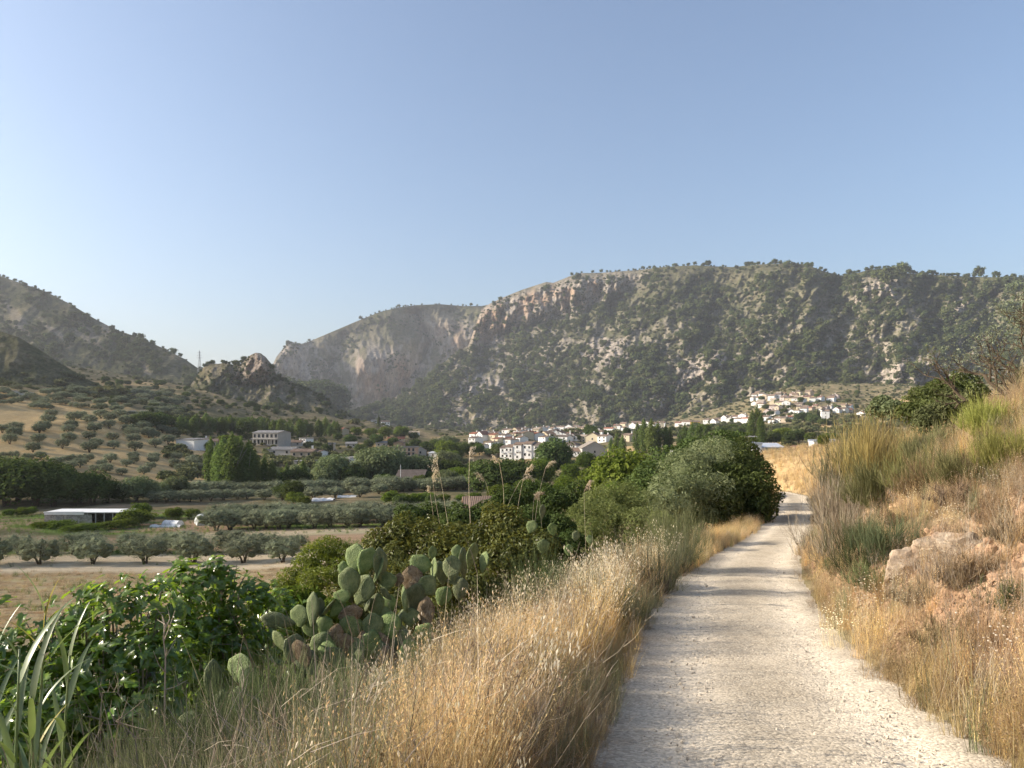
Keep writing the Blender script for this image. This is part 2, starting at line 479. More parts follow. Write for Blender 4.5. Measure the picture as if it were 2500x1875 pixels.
# ground behind and beside the viewer
gx, gy = np.meshgrid(np.concatenate([np.linspace(-400, -14, 30), np.linspace(-12, 14, 70), np.linspace(16, 400, 30)]), np.concatenate([np.linspace(-400, -20, 20), np.linspace(-18, 1.25, 40)]))
px_g = 1250 + gx / 3.0 * F
g_ = height(gx, gy)
inb = (gx > path_l(gy) - .03) & (gx < path_r(gy) + .03)
g_ = np.where(inb, g_ - .05, g_)
gb = obj('ground', mesh_np('ground_rear', np.stack([gx, gy, g_ - .003], -1).reshape(-1, 3), grid_faces(*gx.shape), m_ground, True,
         {'gold': np.full(gx.size, .6)}))
tag(gb, 'dry grassy ground continuing behind the viewpoint', kind='structure')

# ---- gravel path
m_path, nt, out = new_mat('gravel'); g = NG(nt)
pz = g.pos()
v1 = g.vor(55, pz); v2 = g.vor(24, pz); nb = g.noise(.9, 5, .65); nfine = g.noise(120, 3, .7)
c = g.mix(g.mapr(nb, .35, .65), (.43, .37, .28), (.56, .485, .375))
c = g.hsv(c, .5, 1.0, g.mapr(g.attr('track'), 0, 1, .84, 1.04))
c = g.mix(g.math('MULTIPLY', g.attr('track'), .8), c, (.61, .535, .42))
sp = g.vor(55, pz, 'Color'); sx = g.n('ShaderNodeSeparateColor'); g.l(sp, sx.inputs[0])
c = g.hsv(c, .5, 1.0, g.mapr(sx.outputs[0], 0, 1, .72, 1.22))
c = g.mix(g.math('MULTIPLY', g.mapr(g.noise(7, 4, .7), .56, .68), .45), c, (.26, .22, .17))
hgt = g.math('ADD', g.math('MULTIPLY', v1, -1.0), g.math('ADD', g.math('MULTIPLY', v2, -.8), g.math('MULTIPLY', nfine, .5)))
diffuse_out(g, out, c, g.bump(hgt, .45, .012))
yy = np.concatenate([np.linspace(-12, 2, 30), np.exp(np.linspace(math.log(2.05), math.log(100), 520))])
uu = np.linspace(0, 1, 41)
U, YYp = np.meshgrid(uu, yy)
Lp = path_l(YYp) - .18 + fbm(YYp * 1.3, YYp * 0, 4, 31) * .22; Rp = path_r(YYp) + .12 + fbm(YYp * 1.3, YYp * 0 + 9, 4, 32) * .2
Xp = lerp(Lp, Rp, U)
Zp = path_z(YYp) + .022 - .05 * np.abs(U * 2 - 1) ** 4 + fbm(Xp * 1.5, YYp * 1.5, 4, 33) * .022
trk = np.exp(-((U - .27) / .1) ** 2) + np.exp(-((U - .78) / .1) ** 2)
Zp = Zp - .022 * trk + fbm(Xp * 4, YYp * 2, 3, 34) * .010
path = obj('path', mesh_np('path', np.stack([Xp, YYp, Zp], -1).reshape(-1, 3), grid_faces(*Xp.shape), m_path, True, {'track': trk}))
tag(path, 'pale gravel track curving away between dry grass verges', kind='structure')
# ---------------------------------------------------------------- mountains
m_mtn, nt, out = new_mat('mountainside'); g = NG(nt)
p = g.pos()
big = g.noise(.012, 7, .7); mid = g.noise(.06, 6, .7); fine = g.noise(.3, 4, .7)
scrub = g.ramp(mid, [(.3, (.062, .074, .030)), (.5, (.120, .120, .056)), (.68, (.235, .20, .125))])
scrub = g.mix(g.mapr(big, .42, .62, 0, .65), scrub, (.15, .125, .085))
mpz = g.n('ShaderNodeMapping'); mpz.inputs['Scale'].default_value = (1, 1, .22); g.l(p, mpz.inputs[0])
flute = g.noise(.07, 7, .72, mpz.outputs[0])
rock = g.ramp(flute, [(.3, (.13, .11, .09)), (.46, (.29, .25, .205)), (.6, (.44, .37, .295)), (.75, (.54, .44, .33))])
rust = g.mix(g.mapr(flute, .35, .65), (.27, .175, .115), (.44, .315, .215))
rock = g.mix(g.attr('rust'), rock, rust)
c = g.mix(g.attr('rock'), scrub, rock)
c = g.mix(g.attr('dry'), c, g.mix(g.mapr(mid, .35, .65), (.30, .23, .13), (.46, .37, .22)))
c = g.mix(g.attr('green'), c, g.mix(g.mapr(fine, .35, .65), (.04, .05, .022), (.085, .09, .045)))
c = g.hsv(c, .5, .95, g.mapr(fine, .3, .7, .7, 1.3))
diffuse_out(g, out, c, g.bump(g.math('ADD', mid, g.math('MULTIPLY', fine, .4)), 1.0, 6.0))

LAYERS = {}
def seg_dist(px, py, pts):
    """distance in image units to a polyline and the signed side (positive to its right)"""
    best = np.full(px.shape, 1e9); sgn = np.zeros(px.shape)
    for (x0, y0), (x1, y1) in zip(pts[:-1], pts[1:]):
        dx, dy = x1 - x0, y1 - y0; L2 = dx * dx + dy * dy
        t = np.clip(((px - x0) * dx + (py - y0) * dy) / L2, 0, 1)
        qx, qy = px - (x0 + t * dx), py - (y0 + t * dy)
        d = np.hypot(qx, qy); m = d < best
        best = np.where(m, d, best); sgn = np.where(m, np.sign(qx), sgn)
    return best, sgn

def poly_mask(px, py, poly, soft=14):
    """soft inside test of a polygon"""
    inside = np.zeros(px.shape, bool); dmin = np.full(px.shape, 1e9)
    q = list(poly)
    for (x0, y0), (x1, y1) in zip(q, q[1:] + q[:1]):
        c = ((y0 > py) != (y1 > py)) & (px < (x1 - x0) * (py - y0) / (y1 - y0 + 1e-9) + x0)
        inside ^= c
        d, _ = seg_dist(px, py, [(x0, y0), (x1, y1)]); dmin = np.minimum(dmin, d)
    return np.clip(np.where(inside, .5 + dmin / soft / 2, .5 - dmin / soft / 2), 0, 1)

def layer(key, label, pxs, nrow, sky, base, Yb, Yc, disp, steep=None, masks=None):
    pxs = np.asarray(pxs, float)
    t = np.linspace(0, 1, nrow)
    PX, T = np.meshgrid(pxs, t)
    S = sky(PX); B = base(PX)
    PY = lerp(B, S, T)
    r = np.ones_like(PX) if steep is None else steep(PX, PY)
    cum = np.cumsum(r, 0); cum = (cum - cum[:1]) / (cum[-1:] - cum[:1] + 1e-9)
    Y = lerp(Yb(PX), Yc(PX), cum)
    d = disp(PX, PY, T)
    ymin = Y.copy()
    Y = Y + d * (1 - .75 * sstep(.93, 1, T))
    # behind the crest the ground falls away again
    ex = [(1.02, 6), (1.07, 40), (1.18, 140)]
    Z = ZC - (PY - YH) / F * Y
    rows = [(PX, Y, Z)]
    for k, dz in ex:
        rows.append((PX[-1:], Y[-1:] * k, Z[-1:] - dz))
    PXa = np.concatenate([q[0] for q in rows]); Ya = np.concatenate([q[1] for q in rows]); Za = np.concatenate([q[2] for q in rows])
    Xa = (PXa - 1250) / F * Y[-1:] if False else np.concatenate([(q[0] - 1250) / F * (q[1] if i == 0 else Y[-1:]) for i, q in enumerate(rows)])
    at = {k: np.concatenate([f, np.repeat(f[-1:], len(ex), 0)]) for k, f in masks(PX, PY, T, d).items()}
    V = np.stack([Xa, Ya, Za], -1).reshape(-1, 3)
    o = obj(key, mesh_np(key, V, grid_faces(*Xa.shape), m_mtn, True, at))
    tag(o, label, kind='structure')
    LAYERS[key] = dict(pxs=pxs, PX=PX, PY=PY, Y=Y, Z=Z, T=T, sky=sky, at=at, nrow=nrow)
    return o

def on_layer(key, px, t):
    """surface points of a layer at columns px, heights t"""
    L = LAYERS[key]
    i = np.interp(px, L['pxs'], np.arange(len(L['pxs']))); j = np.clip(t, 0, 1) * (L['nrow'] - 1)
    i0 = np.clip(i.astype(int), 0, len(L['pxs']) - 2); j0 = np.clip(j.astype(int), 0, L['nrow'] - 2); fi = i - i0; fj = j - j0
    def s(A): return (A[j0, i0] * (1 - fi) + A[j0, i0 + 1] * fi) * (1 - fj) + (A[j0 + 1, i0] * (1 - fi) + A[j0 + 1, i0 + 1] * fi) * fj
    Y = s(L['Y']); Z = s(L['Z'])
    return (np.asarray(px) - 1250) / F * Y, Y, Z, s(L['PY'])

# --- 1 main mountain on the far side of the village
sky1 = polyline(D2S([(640, 900), (720, 905), (745, 893), (790, 882), (840, 867), (900, 832), (955, 787), (985, 762), (1012, 746), (1024, 712), (1040, 668), (1060, 655), (1090, 641), (1130, 625), (1180, 609), (1195, 611), (1230, 597), (1255, 590), (1300, 589), (1380, 583), (1440, 576), (1500, 573), (1580, 577), (1640, 571), (1700, 569), (1740, 571), (1780, 586), (1820, 596), (1850, 590), (1880, 582), (1910, 580), (1960, 590), (2000, 592), (2100, 598), (2212, 600), (2400, 612), (2700, 640)]))
G1 = D2S([(1545, 620), (1532, 680), (1505, 740), (1475, 800), (1445, 850), (1420, 915)])
G2 = D2S([(1822, 600), (1840, 660), (1868, 720), (1895, 780), (1910, 850)])
G3 = D2S([(1990, 640), (2020, 700), (2060, 760), (2090, 830)])
G4 = D2S([(1640, 800), (1690, 850), (1720, 900)])
G5 = D2S([(1790, 760), (1800, 830), (1830, 880)])
G6 = D2S([(1110, 760), (1180, 800), (1220, 860), (1230, 920)])
G7 = D2S([(2120, 640), (2150, 720), (2200, 790)])
cliffA = D2S([(1026, 740), (1018, 720), (1040, 664), (1100, 636), (1200, 606), (1300, 590), (1405, 588), (1380, 612), (1330, 628), (1290, 650), (1230, 680), (1180, 690), (1120, 700), (1070, 735), (1030, 752)])
cliffB = D2S([(1440, 850), (1470, 800), (1500, 775), (1555, 770), (1545, 800), (1500, 830), (1460, 860)])
cliffC = D2S([(960, 860), (990, 830), (1060, 815), (1080, 840), (1010, 870)])
cliffD = D2S([(1840, 660), (1850, 620), (1900, 595), (1945, 600), (1935, 650), (1880, 640)])
cliffE = D2S([(1890, 830), (1930, 790), (2010, 770), (2080, 800), (2060, 850), (1960, 860)])
cliffF = D2S([(1250, 770), (1290, 740), (1340, 735), (1360, 770), (1310, 800)])
cliffG = D2S([(900, 930), (920, 905), (990, 890), (1010, 930)])
cliffH = D2S([(2040, 690), (2060, 640), (2090, 650), (2080, 700)])
def disp1(PX, PY, T):
    d = np.zeros_like(PX)
    wx = fbm(PX * .006, PY * .006, 3, 41) * 40
    for pts, w, dep in ((G1, 46, 110), (G2, 40, 85), (G3, 45, 95), (G4, 34, 55), (G5, 34, 55), (G6, 40, 65), (G7, 45, 75)):
        q, _ = seg_dist(PX + wx * .9 + 26 * fbm(PX * .02, PY * .02, 3, 48), PY, pts)
        d += dep * np.exp(-q / w)
    d -= 62 * fbm((PX + wx + .55 * PY) * .0075, PY * .004, 3, 42, True)
    d -= 38 * fbm((PX + wx + .4 * PY) * .02, PY * .014, 4, 43, True)
    d -= 15 * fbm(PX * .06, PY * .045, 4, 44, True)
    for m in (cliffB, cliffC, cliffD, cliffE, cliffF, cliffG, cliffH):
        k = poly_mask(PX, PY, m, 16)
        d -= 30 * k + 20 * k * fbm(PX * .06, PY * .03, 4, 45, True)
    k = poly_mask(PX, PY, cliffA, 12)
    d -= k * (48 * fbm(PX * .035, PY * .012, 4, 46, True) + 12 * fbm(PX * .1, PY * .03, 3, 47, True))
    return d
def steep1(PX, PY):
    return 1 - .85 * poly_mask(PX, PY, cliffA, 16) - .5 * poly_mask(PX, PY, cliffE, 14) - .5 * poly_mask(PX, PY, cliffB, 14)
def masks1(PX, PY, T, d):
    nn = fbm(PX * .035, PY * .03, 5, 51, True); n2 = fbm(PX * .012, PY * .012, 4, 52)
    k = np.zeros_like(PX)
    for m in (cliffA, cliffB, cliffC, cliffD, cliffE, cliffF, cliffG, cliffH): k = np.maximum(k, poly_mask(PX, PY, m, 20))
    br = fbm(PX * .05, PY * .045, 4, 55)
    rock = np.clip(k * sstep(-.35, .15, br + .25) + sstep(.38, .62, nn) * .7 * sstep(640, 880, PY), 0, 1)
    rust = poly_mask(PX, PY, cliffA, 20) * sstep(-.1, .35, fbm(PX * .03, PY * .02, 4, 53) + .4 * sstep(700, 830, PY) - .05)
    dry = sstep(-.15, .35, n2 + .25 * sstep(1500, 1800, PX) - .1) * sstep(900, 1000, PY) * .7 + .6 * sstep(1000, 1030, PY) * sstep(1050, 1200, PX)
    green = sstep(-.1, .2, n2 + .3 - .35 * sstep(1700, 1900, PX)) * (1 - rock) * sstep(660, 720, PY) * .5 + (1 - sstep(0, 40, PY - sky1(PX))) * .4 * sstep(1400, 1600, PX)
    return dict(rock=rock, rust=rust, dry=np.clip(dry, 0, 1) * (1 - rock), green=np.clip(green, 0, 1) * (1 - rock))
layer('mountain', 'broad scrub and pine covered mountain with grey cliffs above the village', np.concatenate([np.linspace(720, 2600, 760), np.linspace(2612, 3100, 30)]), 240,
      sky1, lambda x: np.full_like(x, 1075.0), lambda x: np.interp(x, [720, 1100, 1500, 2100, 2600, 3100], [1850, 1640, 1430, 1240, 1080, 960]),
      lambda x: np.interp(x, [720, 860, 1100, 1180, 1500, 2000, 2600, 3100], [1990, 2060, 2360, 2600, 2480, 2120, 1880, 1750]), disp1, steep1, masks1)

# --- 2 rounded massif behind the gorge
sky2 = polyline(D2S([(570, 960), (585, 850), (588, 790), (597, 771), (608, 757), (620, 741), (631, 738), (643, 744), (662, 740), (700, 724), (740, 707), (780, 690), (820, 674), (860, 664), (900, 659), (950, 657), (1000, 661), (1040, 661), (1100, 650), (1200, 660), (1300, 690)]))
cl2a = D2S([(590, 800), (600, 760), (625, 742), (660, 745), (655, 800), (690, 830), (720, 860), (640, 840)])
cl2b = D2S([(770, 850), (765, 800), (790, 765), (820, 760), (870, 770), (905, 790), (890, 850), (820, 862)])
cl2c = D2S([(900, 690), (930, 680), (1030, 700), (1030, 740), (980, 760), (930, 730)])
def disp2(PX, PY, T):
    wx = fbm(PX * .006, PY * .006, 3, 61) * 40
    d = -60 * fbm((PX + wx - .3 * PY) * .0085, PY * .004, 3, 62, True) - 24 * fbm((PX + wx) * .024, PY * .012, 4, 63, True) - 10 * fbm(PX * .07, PY * .03, 4, 64, True)
    for pts, w, dep in ((D2S([(900, 680), (930, 740), (900, 800), (840, 870)]), 45, 190), (D2S([(740, 730), (710, 800), (720, 860)]), 34, 100)):
        q, _ = seg_dist(PX, PY, pts); d += dep * np.exp(-q / w)
    for m in (cl2a, cl2b, cl2c):
        k = poly_mask(PX, PY, m, 16); d -= 24 * k + 30 * k * fbm(PX * .05, PY * .012, 4, 65, True)
    return d
def masks2(PX, PY, T, d):
    k = np.zeros_like(PX)
    for m in (cl2a, cl2b, cl2c): k = np.maximum(k, poly_mask(PX, PY, m, 24))
    nn = fbm(PX * .04, PY * .02, 5, 71, True)
    rock = np.clip(k * sstep(-.4, .1, fbm(PX * .05, PY * .03, 4, 72) + .2) + sstep(.35, .7, nn) * .7 * sstep(790, 860, PY), 0, 1)
    rust = np.maximum(poly_mask(PX, PY, cl2b, 24), poly_mask(PX, PY, cl2c, 24) * .7) * sstep(-.2, .3, fbm(PX * .03, PY * .01, 4, 73))
    return dict(rock=rock, rust=rust, dry=sstep(.0, .4, fbm(PX * .012, PY * .012, 4, 74)) * .35 * (1 - rock), green=sstep(.0, .3, fbm(PX * .01, PY * .012, 4, 75)) * .4 * (1 - rock))
layer('massif', 'hazy rounded massif with rust coloured cliffs behind the gorge', np.linspace(640, 1480, 340), 190, sky2, lambda x: np.full_like(x, 1050.0),
      lambda x: np.interp(x, [640, 1480], [2500, 2700]), lambda x: np.interp(x, [640, 760, 1480], [2620, 2950, 3300]), disp2,
      lambda PX, PY: 1 - .85 * np.maximum(poly_mask(PX, PY, cl2a, 16), poly_mask(PX, PY, cl2b, 16)), masks2)

# --- 3 long hill on the sunny side of the valley
sky3 = polyline(D2S([(-400, 480), (-150, 545), (0, 596), (50, 613), (100, 630), (150, 656), (200, 686), (250, 712), (300, 729), (350, 751), (400, 776), (430, 797), (470, 830), (560, 890)]))
def disp3(PX, PY, T):
    wx = fbm(PX * .006, PY * .006, 3, 81) * 30
    return -32 * fbm((PX + wx + .9 * PY) * .007, (PY - .6 * PX) * .003, 3, 82, True) - 14 * fbm((PX + wx + PY) * .02, PY * .009, 4, 83, True) - 9 * fbm(PX * .06, PY * .04, 4, 84, True)
def masks3(PX, PY, T, d):
    nn = fbm((PX - PY) * .018, (PX * .6 + PY) * .007, 4, 91)
    rock = sstep(.1, .35, nn) * .55
    return dict(rock=rock, rust=rock * .25, dry=sstep(.1, .4, fbm(PX * .01, PY * .02, 4, 92)) * .35, green=sstep(-.15, .2, -nn) * .7)
layer('long_hill', 'long dark wooded hillside sloping down to the pylon saddle', np.linspace(-450, 640, 330), 150, sky3, lambda x: np.full_like(x, 1000.0),
      lambda x: np.interp(x, [-450, 640], [1120, 1040]), lambda x: np.interp(x, [-450, 0, 640], [2150, 1800, 1240]), disp3, None, masks3)

# --- 4 bare brown shoulder below it
sky4 = polyline(D2S([(-300, 690), (0, 715), (40, 728), (80, 752), (115, 775), (140, 790), (180, 815), (240, 842), (290, 870), (330, 890)]))
layer('brown_shoulder', 'smooth brown bare shoulder of hill dropping towards the olive grove', np.linspace(-340, 372, 200), 70, sky4, lambda x: np.full_like(x, 1010.0),
      lambda x: np.full_like(x, 520.0), lambda x: np.interp(x, [-340, 372], [640, 600]),
      lambda PX, PY, T: -14 * fbm(PX * .008, PY * .01, 4, 101) - 5 * fbm(PX * .04, PY * .04, 4, 102), None,
      lambda PX, PY, T, d: dict(rock=PX * 0, rust=PX * 0, dry=sstep(.25, .5, fbm(PX * .02, PY * .03, 4, 103)) * .3, green=sstep(860, 920, PY + 60 * fbm(PX * .01, PY * .02, 3, 104)) * .6))

# --- 5 rocky knoll in the gap, with its grassy foot
sky5 = polyline(D2S([(395, 860), (425, 812), (440, 793), (455, 784), (470, 786), (490, 783), (503, 788), (520, 786), (530, 776), (541, 767), (552, 762), (563, 763), (574, 771), (582, 785), (588, 800), (600, 812), (640, 828), (690, 850), (722, 872), (745, 893), (765, 905), (800, 925)]))
cl5 = D2S([(505, 815), (528, 775), (552, 755), (578, 768), (588, 805), (570, 820), (535, 822)])
def disp5(PX, PY, T):
    d = -26 * fbm((PX + .8 * PY) * .012, PY * .006, 3, 111, True) - 10 * fbm(PX * .035, PY * .03, 4, 112, True) - 4 * fbm(PX * .1, PY * .07, 3, 113, True)
    k = poly_mask(PX, PY, cl5, 14)
    return d - 26 * k - 14 * k * fbm(PX * .07, PY * .03, 4, 114, True)
def masks5(PX, PY, T, d):
    rock = np.clip(poly_mask(PX, PY, cl5, 18) + sstep(.45, .75, fbm(PX * .04, PY * .03, 4, 115, True)) * .5, 0, 1)
    dry = np.clip(sstep(.0, .4, fbm((PX - 1.6 * PY) * .008, (PX + PY) * .012, 4, 116)) * .55 + poly_mask(PX, PY, D2S([(640, 925), (640, 890), (720, 885), (760, 905), (790, 925)]), 30), 0, 1)
    return dict(rock=rock, rust=rock * .35, dry=dry * (1 - rock), green=sstep(-.2, .2, fbm(PX * .012, PY * .015, 4, 117)) * .5 * (1 - rock))
layer('rocky_knoll', 'craggy rock knoll standing in the gap with a grassy foot', np.linspace(448, 905, 240), 120, sky5, lambda x: np.full_like(x, 1045.0),
      lambda x: np.interp(x, [448, 905], [760, 820]), lambda x: np.full_like(x, 980.0), disp5, lambda PX, PY: 1 - .85 * poly_mask(PX, PY, cl5, 14), masks5)

def surf_px(px, py):
    """where a sight line meets valley ground or the foot of the big mountain"""
    X, Y, Z = ground_px(px, py)
    t = (1075 - py) / (1075 - float(sky1(px)))
    if t > 0 and px > 900:
        x, y, z, _ = on_layer('mountain', np.array([float(px)]), np.array([t]))
        if y[0] < Y: return float(x[0]), float(y[0]), float(z[0])
    return X, Y, Z
# ---------------------------------------------------------------- haze: the morning air between here and the mountains
mh, nt, out = new_mat('haze'); g = NG(nt)
pv = g.n('ShaderNodeVolumePrincipled')
pv.inputs['Color'].default_value = (.88, .92, 1.0, 1)
pv.inputs['Density'].default_value = 0.000065
pv.inputs['Anisotropy'].default_value = 0.2
g.l(pv.outputs[0], out.inputs['Volume'])
mb = MB(); mb.box((0, 2600, 270), (13000, 10000, 720))
hz_o = obj('haze', mb.mesh('haze', mh))
tag(hz_o, 'thin pale haze lying over the valley', kind='stuff')
# ---------------------------------------------------------------- plant kinds
LEAF = np.array([[0, -.5, 0], [.3, 0, .07], [0, .5, 0], [-.3, 0, .07]])
LEAFF = np.array([[0, 1, 2, 3]])
def ico(n=1):
    import bmesh
    bm = bmesh.new(); bmesh.ops.create_icosphere(bm, subdivisions=n, radius=1)
    V = np.array([v.co[:] for v in bm.verts]); Fc = np.array([[v.index for v in f.verts] for f in bm.faces]); bm.free()
    return V, Fc
ICO1 = ico(1); ICO2 = ico(2)

def leaf_cloud(mb, lobes, n, size, rng, up=0.35, inner=.55, narrow=1.0, core=.62, tint_lo=0., under=.35):
    """leaves spread through a set of ellipsoid lobes (centre, radii)"""
    lobes = [(np.array(c, float), np.array(r, float)) for c, r in lobes]
    w = np.array([np.prod(r) ** (2 / 3) for _, r in lobes]); w /= w.sum()
    pick = rng.choice(len(lobes), n, p=w)
    C = np.array([l[0] for l in lobes])[pick]; Rr = np.array([l[1] for l in lobes])[pick]
    u = rand_unit(n, rng)
    low = u[:, 2] < -.2
    u[low & (rng.random(n) > under), 2] *= -1
    rad = inner + (1.06 - inner) * rng.random(n) ** .5
    sd = rand_unit(len(lobes) * 4, rng).reshape(len(lobes), 4, 3)
    rad = rad + .34 * np.clip((np.einsum('nj,nkj->nk', u, sd[pick]).max(1) - .82) / .18, 0, 1)
    P = C + u * Rr * rad[:, None]
    nr = u / Rr * Rr.mean() * .8 + rand_unit(n, rng) * .9 + np.array([0, 0, up])
    Rm = frames(nr, rng.random(n) * 6.28)
    tv = LEAF * np.array([narrow, 1, 1])
    V, Fs = stamp(tv, LEAFF, P, Rm, size * (.6 + .8 * rng.random(n)))
    # light and dark clumps of leaves: a hue of the leaf, by lobe
    lt = rng.random(len(lobes))
    t = np.clip(lt[pick] * .5 + rng.random(n) * .5 + tint_lo, 0, 1)
    mb.add(V, Fs, np.repeat(t, 4))
    if core:
        for c, r in lobes:
            k = core * (.85 + .15 * rng.random())
            v = ICO1[0] * (1 + .18 * rng.normal(size=(len(ICO1[0]), 1))) * r * k + c
            mb.add(v, ICO1[1], .2)

def lobes_round(rng, W, H, z0, n, r0=.3, flat=1.0):
    """lobes filling a rounded crown of width W between z0 and z0+H"""
    out = [((0, 0, z0 + H * .5), (W * .3, W * .3, H * .34))]
    for i in range(n):
        a = i * 2.4 + rng.random() * .6
        zz = -0.75 + 1.6 * (i + .5) / n
        k = math.sqrt(max(0.05, 1 - zz * zz)) * (.55 + .2 * rng.random())
        r = r0 * (.75 + .5 * rng.random())
        out.append(((math.cos(a) * k * W * .5, math.sin(a) * k * W * .5, z0 + H * (.5 + zz * .34)), (W * r * .62, W * r * .62, H * r * .62 * flat)))
    return out

def trunk_mesh(name, rng, H, r, stems=2, spread=.4, mat=None, fork=.25):
    mb = MB()
    for s in range(stems):
        a = s * 6.28 / stems + rng.random()
        d = spread * (.6 + .6 * rng.random())
        p0 = np.array([math.cos(a) * r * .4, math.sin(a) * r * .4, -.25])
        p1 = p0 + np.array([math.cos(a) * d * H * .12, math.sin(a) * d * H * .12, H * fork + .25])
        p2 = np.array([math.cos(a) * d * H * .55, math.sin(a) * d * H * .55, H * .75])
        mb.tube([p0, lerp(p0, p1, .5) + rng.normal(size=3) * r * .3, p1, lerp(p1, p2, .5) + rng.normal(size=3) * r, p2], [r * 1.25, r, r * .8, r * .5, r * .18], 6, .5)
        for k in range(2):
            b = a + rng.normal() * .9
            q = p2 + np.array([math.cos(b) * H * .2, math.sin(b) * H * .2, H * .05 * rng.normal()])
            mb.tube([p1, lerp(p1, q, .5) + rng.normal(size=3) * r * .6, q], [r * .5, r * .3, r * .1], 5, .5)
    return mb.mesh(name, mat, True)

M_BARK = plain_mat('bark', (.10, .078, .055), nscale=6, namt=.4, bump=.6)
M_BARKP = plain_mat('pale_bark', (.28, .25, .20), nscale=5, namt=.3, bump=.4)
M_OLIVE = foliage_mat('olive_leaves', (.12, .138, .075), (.30, .325, .22), .25, 0, .45, hue=.012, vary=.18)
M_BROAD = foliage_mat('broad_leaves', (.045, .075, .015), (.15, .19, .036), .34, 0, .45, (.16, .22, .02), .02, .3)
M_DARK = foliage_mat('dark_leaves', (.040, .062, .020), (.12, .15, .052), .25, 0, .45, (.10, .14, .02), .018, .3)
M_WILLOW = foliage_mat('grey_green_leaves', (.095, .12, .055), (.245, .275, .15), .3, 0, .45, (.15, .2, .05), .018, .25)
M_POPLAR = foliage_mat('poplar_leaves', (.068, .098, .028), (.17, .21, .075), .36, 0, .4, (.18, .26, .04), .02, .22)
M_PINE = foliage_mat('pine_needles', (.050, .068, .026), (.135, .155, .060), .15, 0, .5, None, .018, .3)
M_LIME = foliage_mat('yellow_green_leaves', (.10, .13, .012), (.26, .29, .045), .35, .02, .45, (.34, .4, .03), .02, .2)
M_BUSH = foliage_mat('scrub_leaves', (.075, .088, .034), (.185, .19, .09), .2, 0, .5, None, .02, .25)

PROTO = {}
def proto(kind, H, crown_fn, nvar, cmat, tr=None, tmat=None):
    out = []
    for v in range(nvar):
        rng = np.random.default_rng(len(PROTO) * 31 + v)
        mb = MB(); crown_fn(mb, rng)
        cm = mb.mesh(kind + '_crown', cmat)
        tm = trunk_mesh(kind + '_trunk', rng, H, mat=tmat or M_BARK, **tr) if tr else None
        out.append((cm, tm))
    PROTO[kind] = (H, out)

def c_olive(mb, rng): leaf_cloud(mb, lobes_round(rng, 4.9, 3.5, .12, 22, .285), 5200, .165, rng, narrow=.5, core=.55)
def c_broad(mb, rng): leaf_cloud(mb, lobes_round(rng, 6.4, 6.0, .2, 22, .32), 4200, .36, rng, core=.62)
def c_poplar(mb, rng):
    lb = []
    for i in range(26):
        f = (i + .5) / 26; wz = 1.75 * (math.sin(math.pi * min(1, f * .93 + .10)) ** .7)
        a = i * 2.4; k = wz * .45
        lb.append(((math.cos(a) * k, math.sin(a) * k, 1.0 + f * 10.6), (.62 * wz * .8 + .2, .62 * wz * .8 + .2, 1.3)))
    leaf_cloud(mb, lb, 3600, .34, rng, up=.1, core=.5)
def c_pine(mb, rng): leaf_cloud(mb, lobes_round(rng, 5.6, 6.2, .4, 8, .38, .9), 420, 1.0, rng, narrow=.8, core=.7)
def c_cypress(mb, rng):
    lb = [((0, 0, .8 + i * .75), (.62 * math.sin(math.pi * (.16 + .82 * i / 10)) + .12,) * 2 + (.8,)) for i in range(10)]
    leaf_cloud(mb, lb, 1300, .3, rng, up=.5, core=.8)
def c_shrub(mb, rng): leaf_cloud(mb, lobes_round(rng, 2.7, 1.9, .05, 14, .36), 2600, .17, rng, core=.6)
def c_bush(mb, rng): leaf_cloud(mb, lobes_round(rng, 2.4, 1.5, .0, 8, .4), 260, .42, rng, core=.7)
proto('olive', 3.6, c_olive, 5, M_OLIVE, dict(r=.13, stems=3, spread=.5, fork=.16))
proto('broad', 6.2, c_broad, 4, M_BROAD, dict(r=.2, stems=2, spread=.35, fork=.22))
proto('dark', 6.2, c_broad, 3, M_DARK, dict(r=.2, stems=2, spread=.35, fork=.22))
proto('willow', 6.2, c_broad, 3, M_WILLOW, dict(r=.2, stems=3, spread=.3, fork=.2))
proto('lime', 6.2, c_broad, 2, M_LIME, dict(r=.16, stems=2, spread=.35, fork=.22))
proto('poplar', 12.2, c_poplar, 3, M_POPLAR, dict(r=.16, stems=1, spread=.02, fork=.3), M_BARKP)
proto('pine', 6.8, c_pine, 5, M_PINE, dict(r=.16, stems=1, spread=.04, fork=.3))
proto('cypress', 8.6, c_cypress, 2, M_DARK, dict(r=.12, stems=1, spread=.01, fork=.2))
proto('shrub', 2.0, c_shrub, 4, M_DARK)
proto('greenshrub', 2.0, c_shrub, 3, M_BROAD)
proto('greyshrub', 2.0, c_shrub, 3, M_OLIVE)
proto('scrub', 1.6, c_bush, 4, M_BUSH)

ORD = 'first second third fourth fifth sixth seventh eighth ninth tenth eleventh twelfth thirteenth fourteenth fifteenth sixteenth seventeenth eighteenth nineteenth twentieth'.split()
def ordinal(i):
    if i < 20: return ORD[i]
    tens = {2: 'twenty', 3: 'thirty', 4: 'forty', 5: 'fifty', 6: 'sixty', 7: 'seventy', 8: 'eighty', 9: 'ninety'}
    t, u = divmod(i + 1, 10)
    if t > 9: return ('hundred-and-' + ordinal(i - 100)) if i > 99 else 'hundredth'
    return (tens[t] + '-' + ORD[u - 1]) if u else {20: 'twentieth', 30: 'thirtieth', 40: 'fortieth', 50: 'fiftieth', 60: 'sixtieth', 70: 'seventieth', 80: 'eightieth', 90: 'ninetieth'}[i + 1]

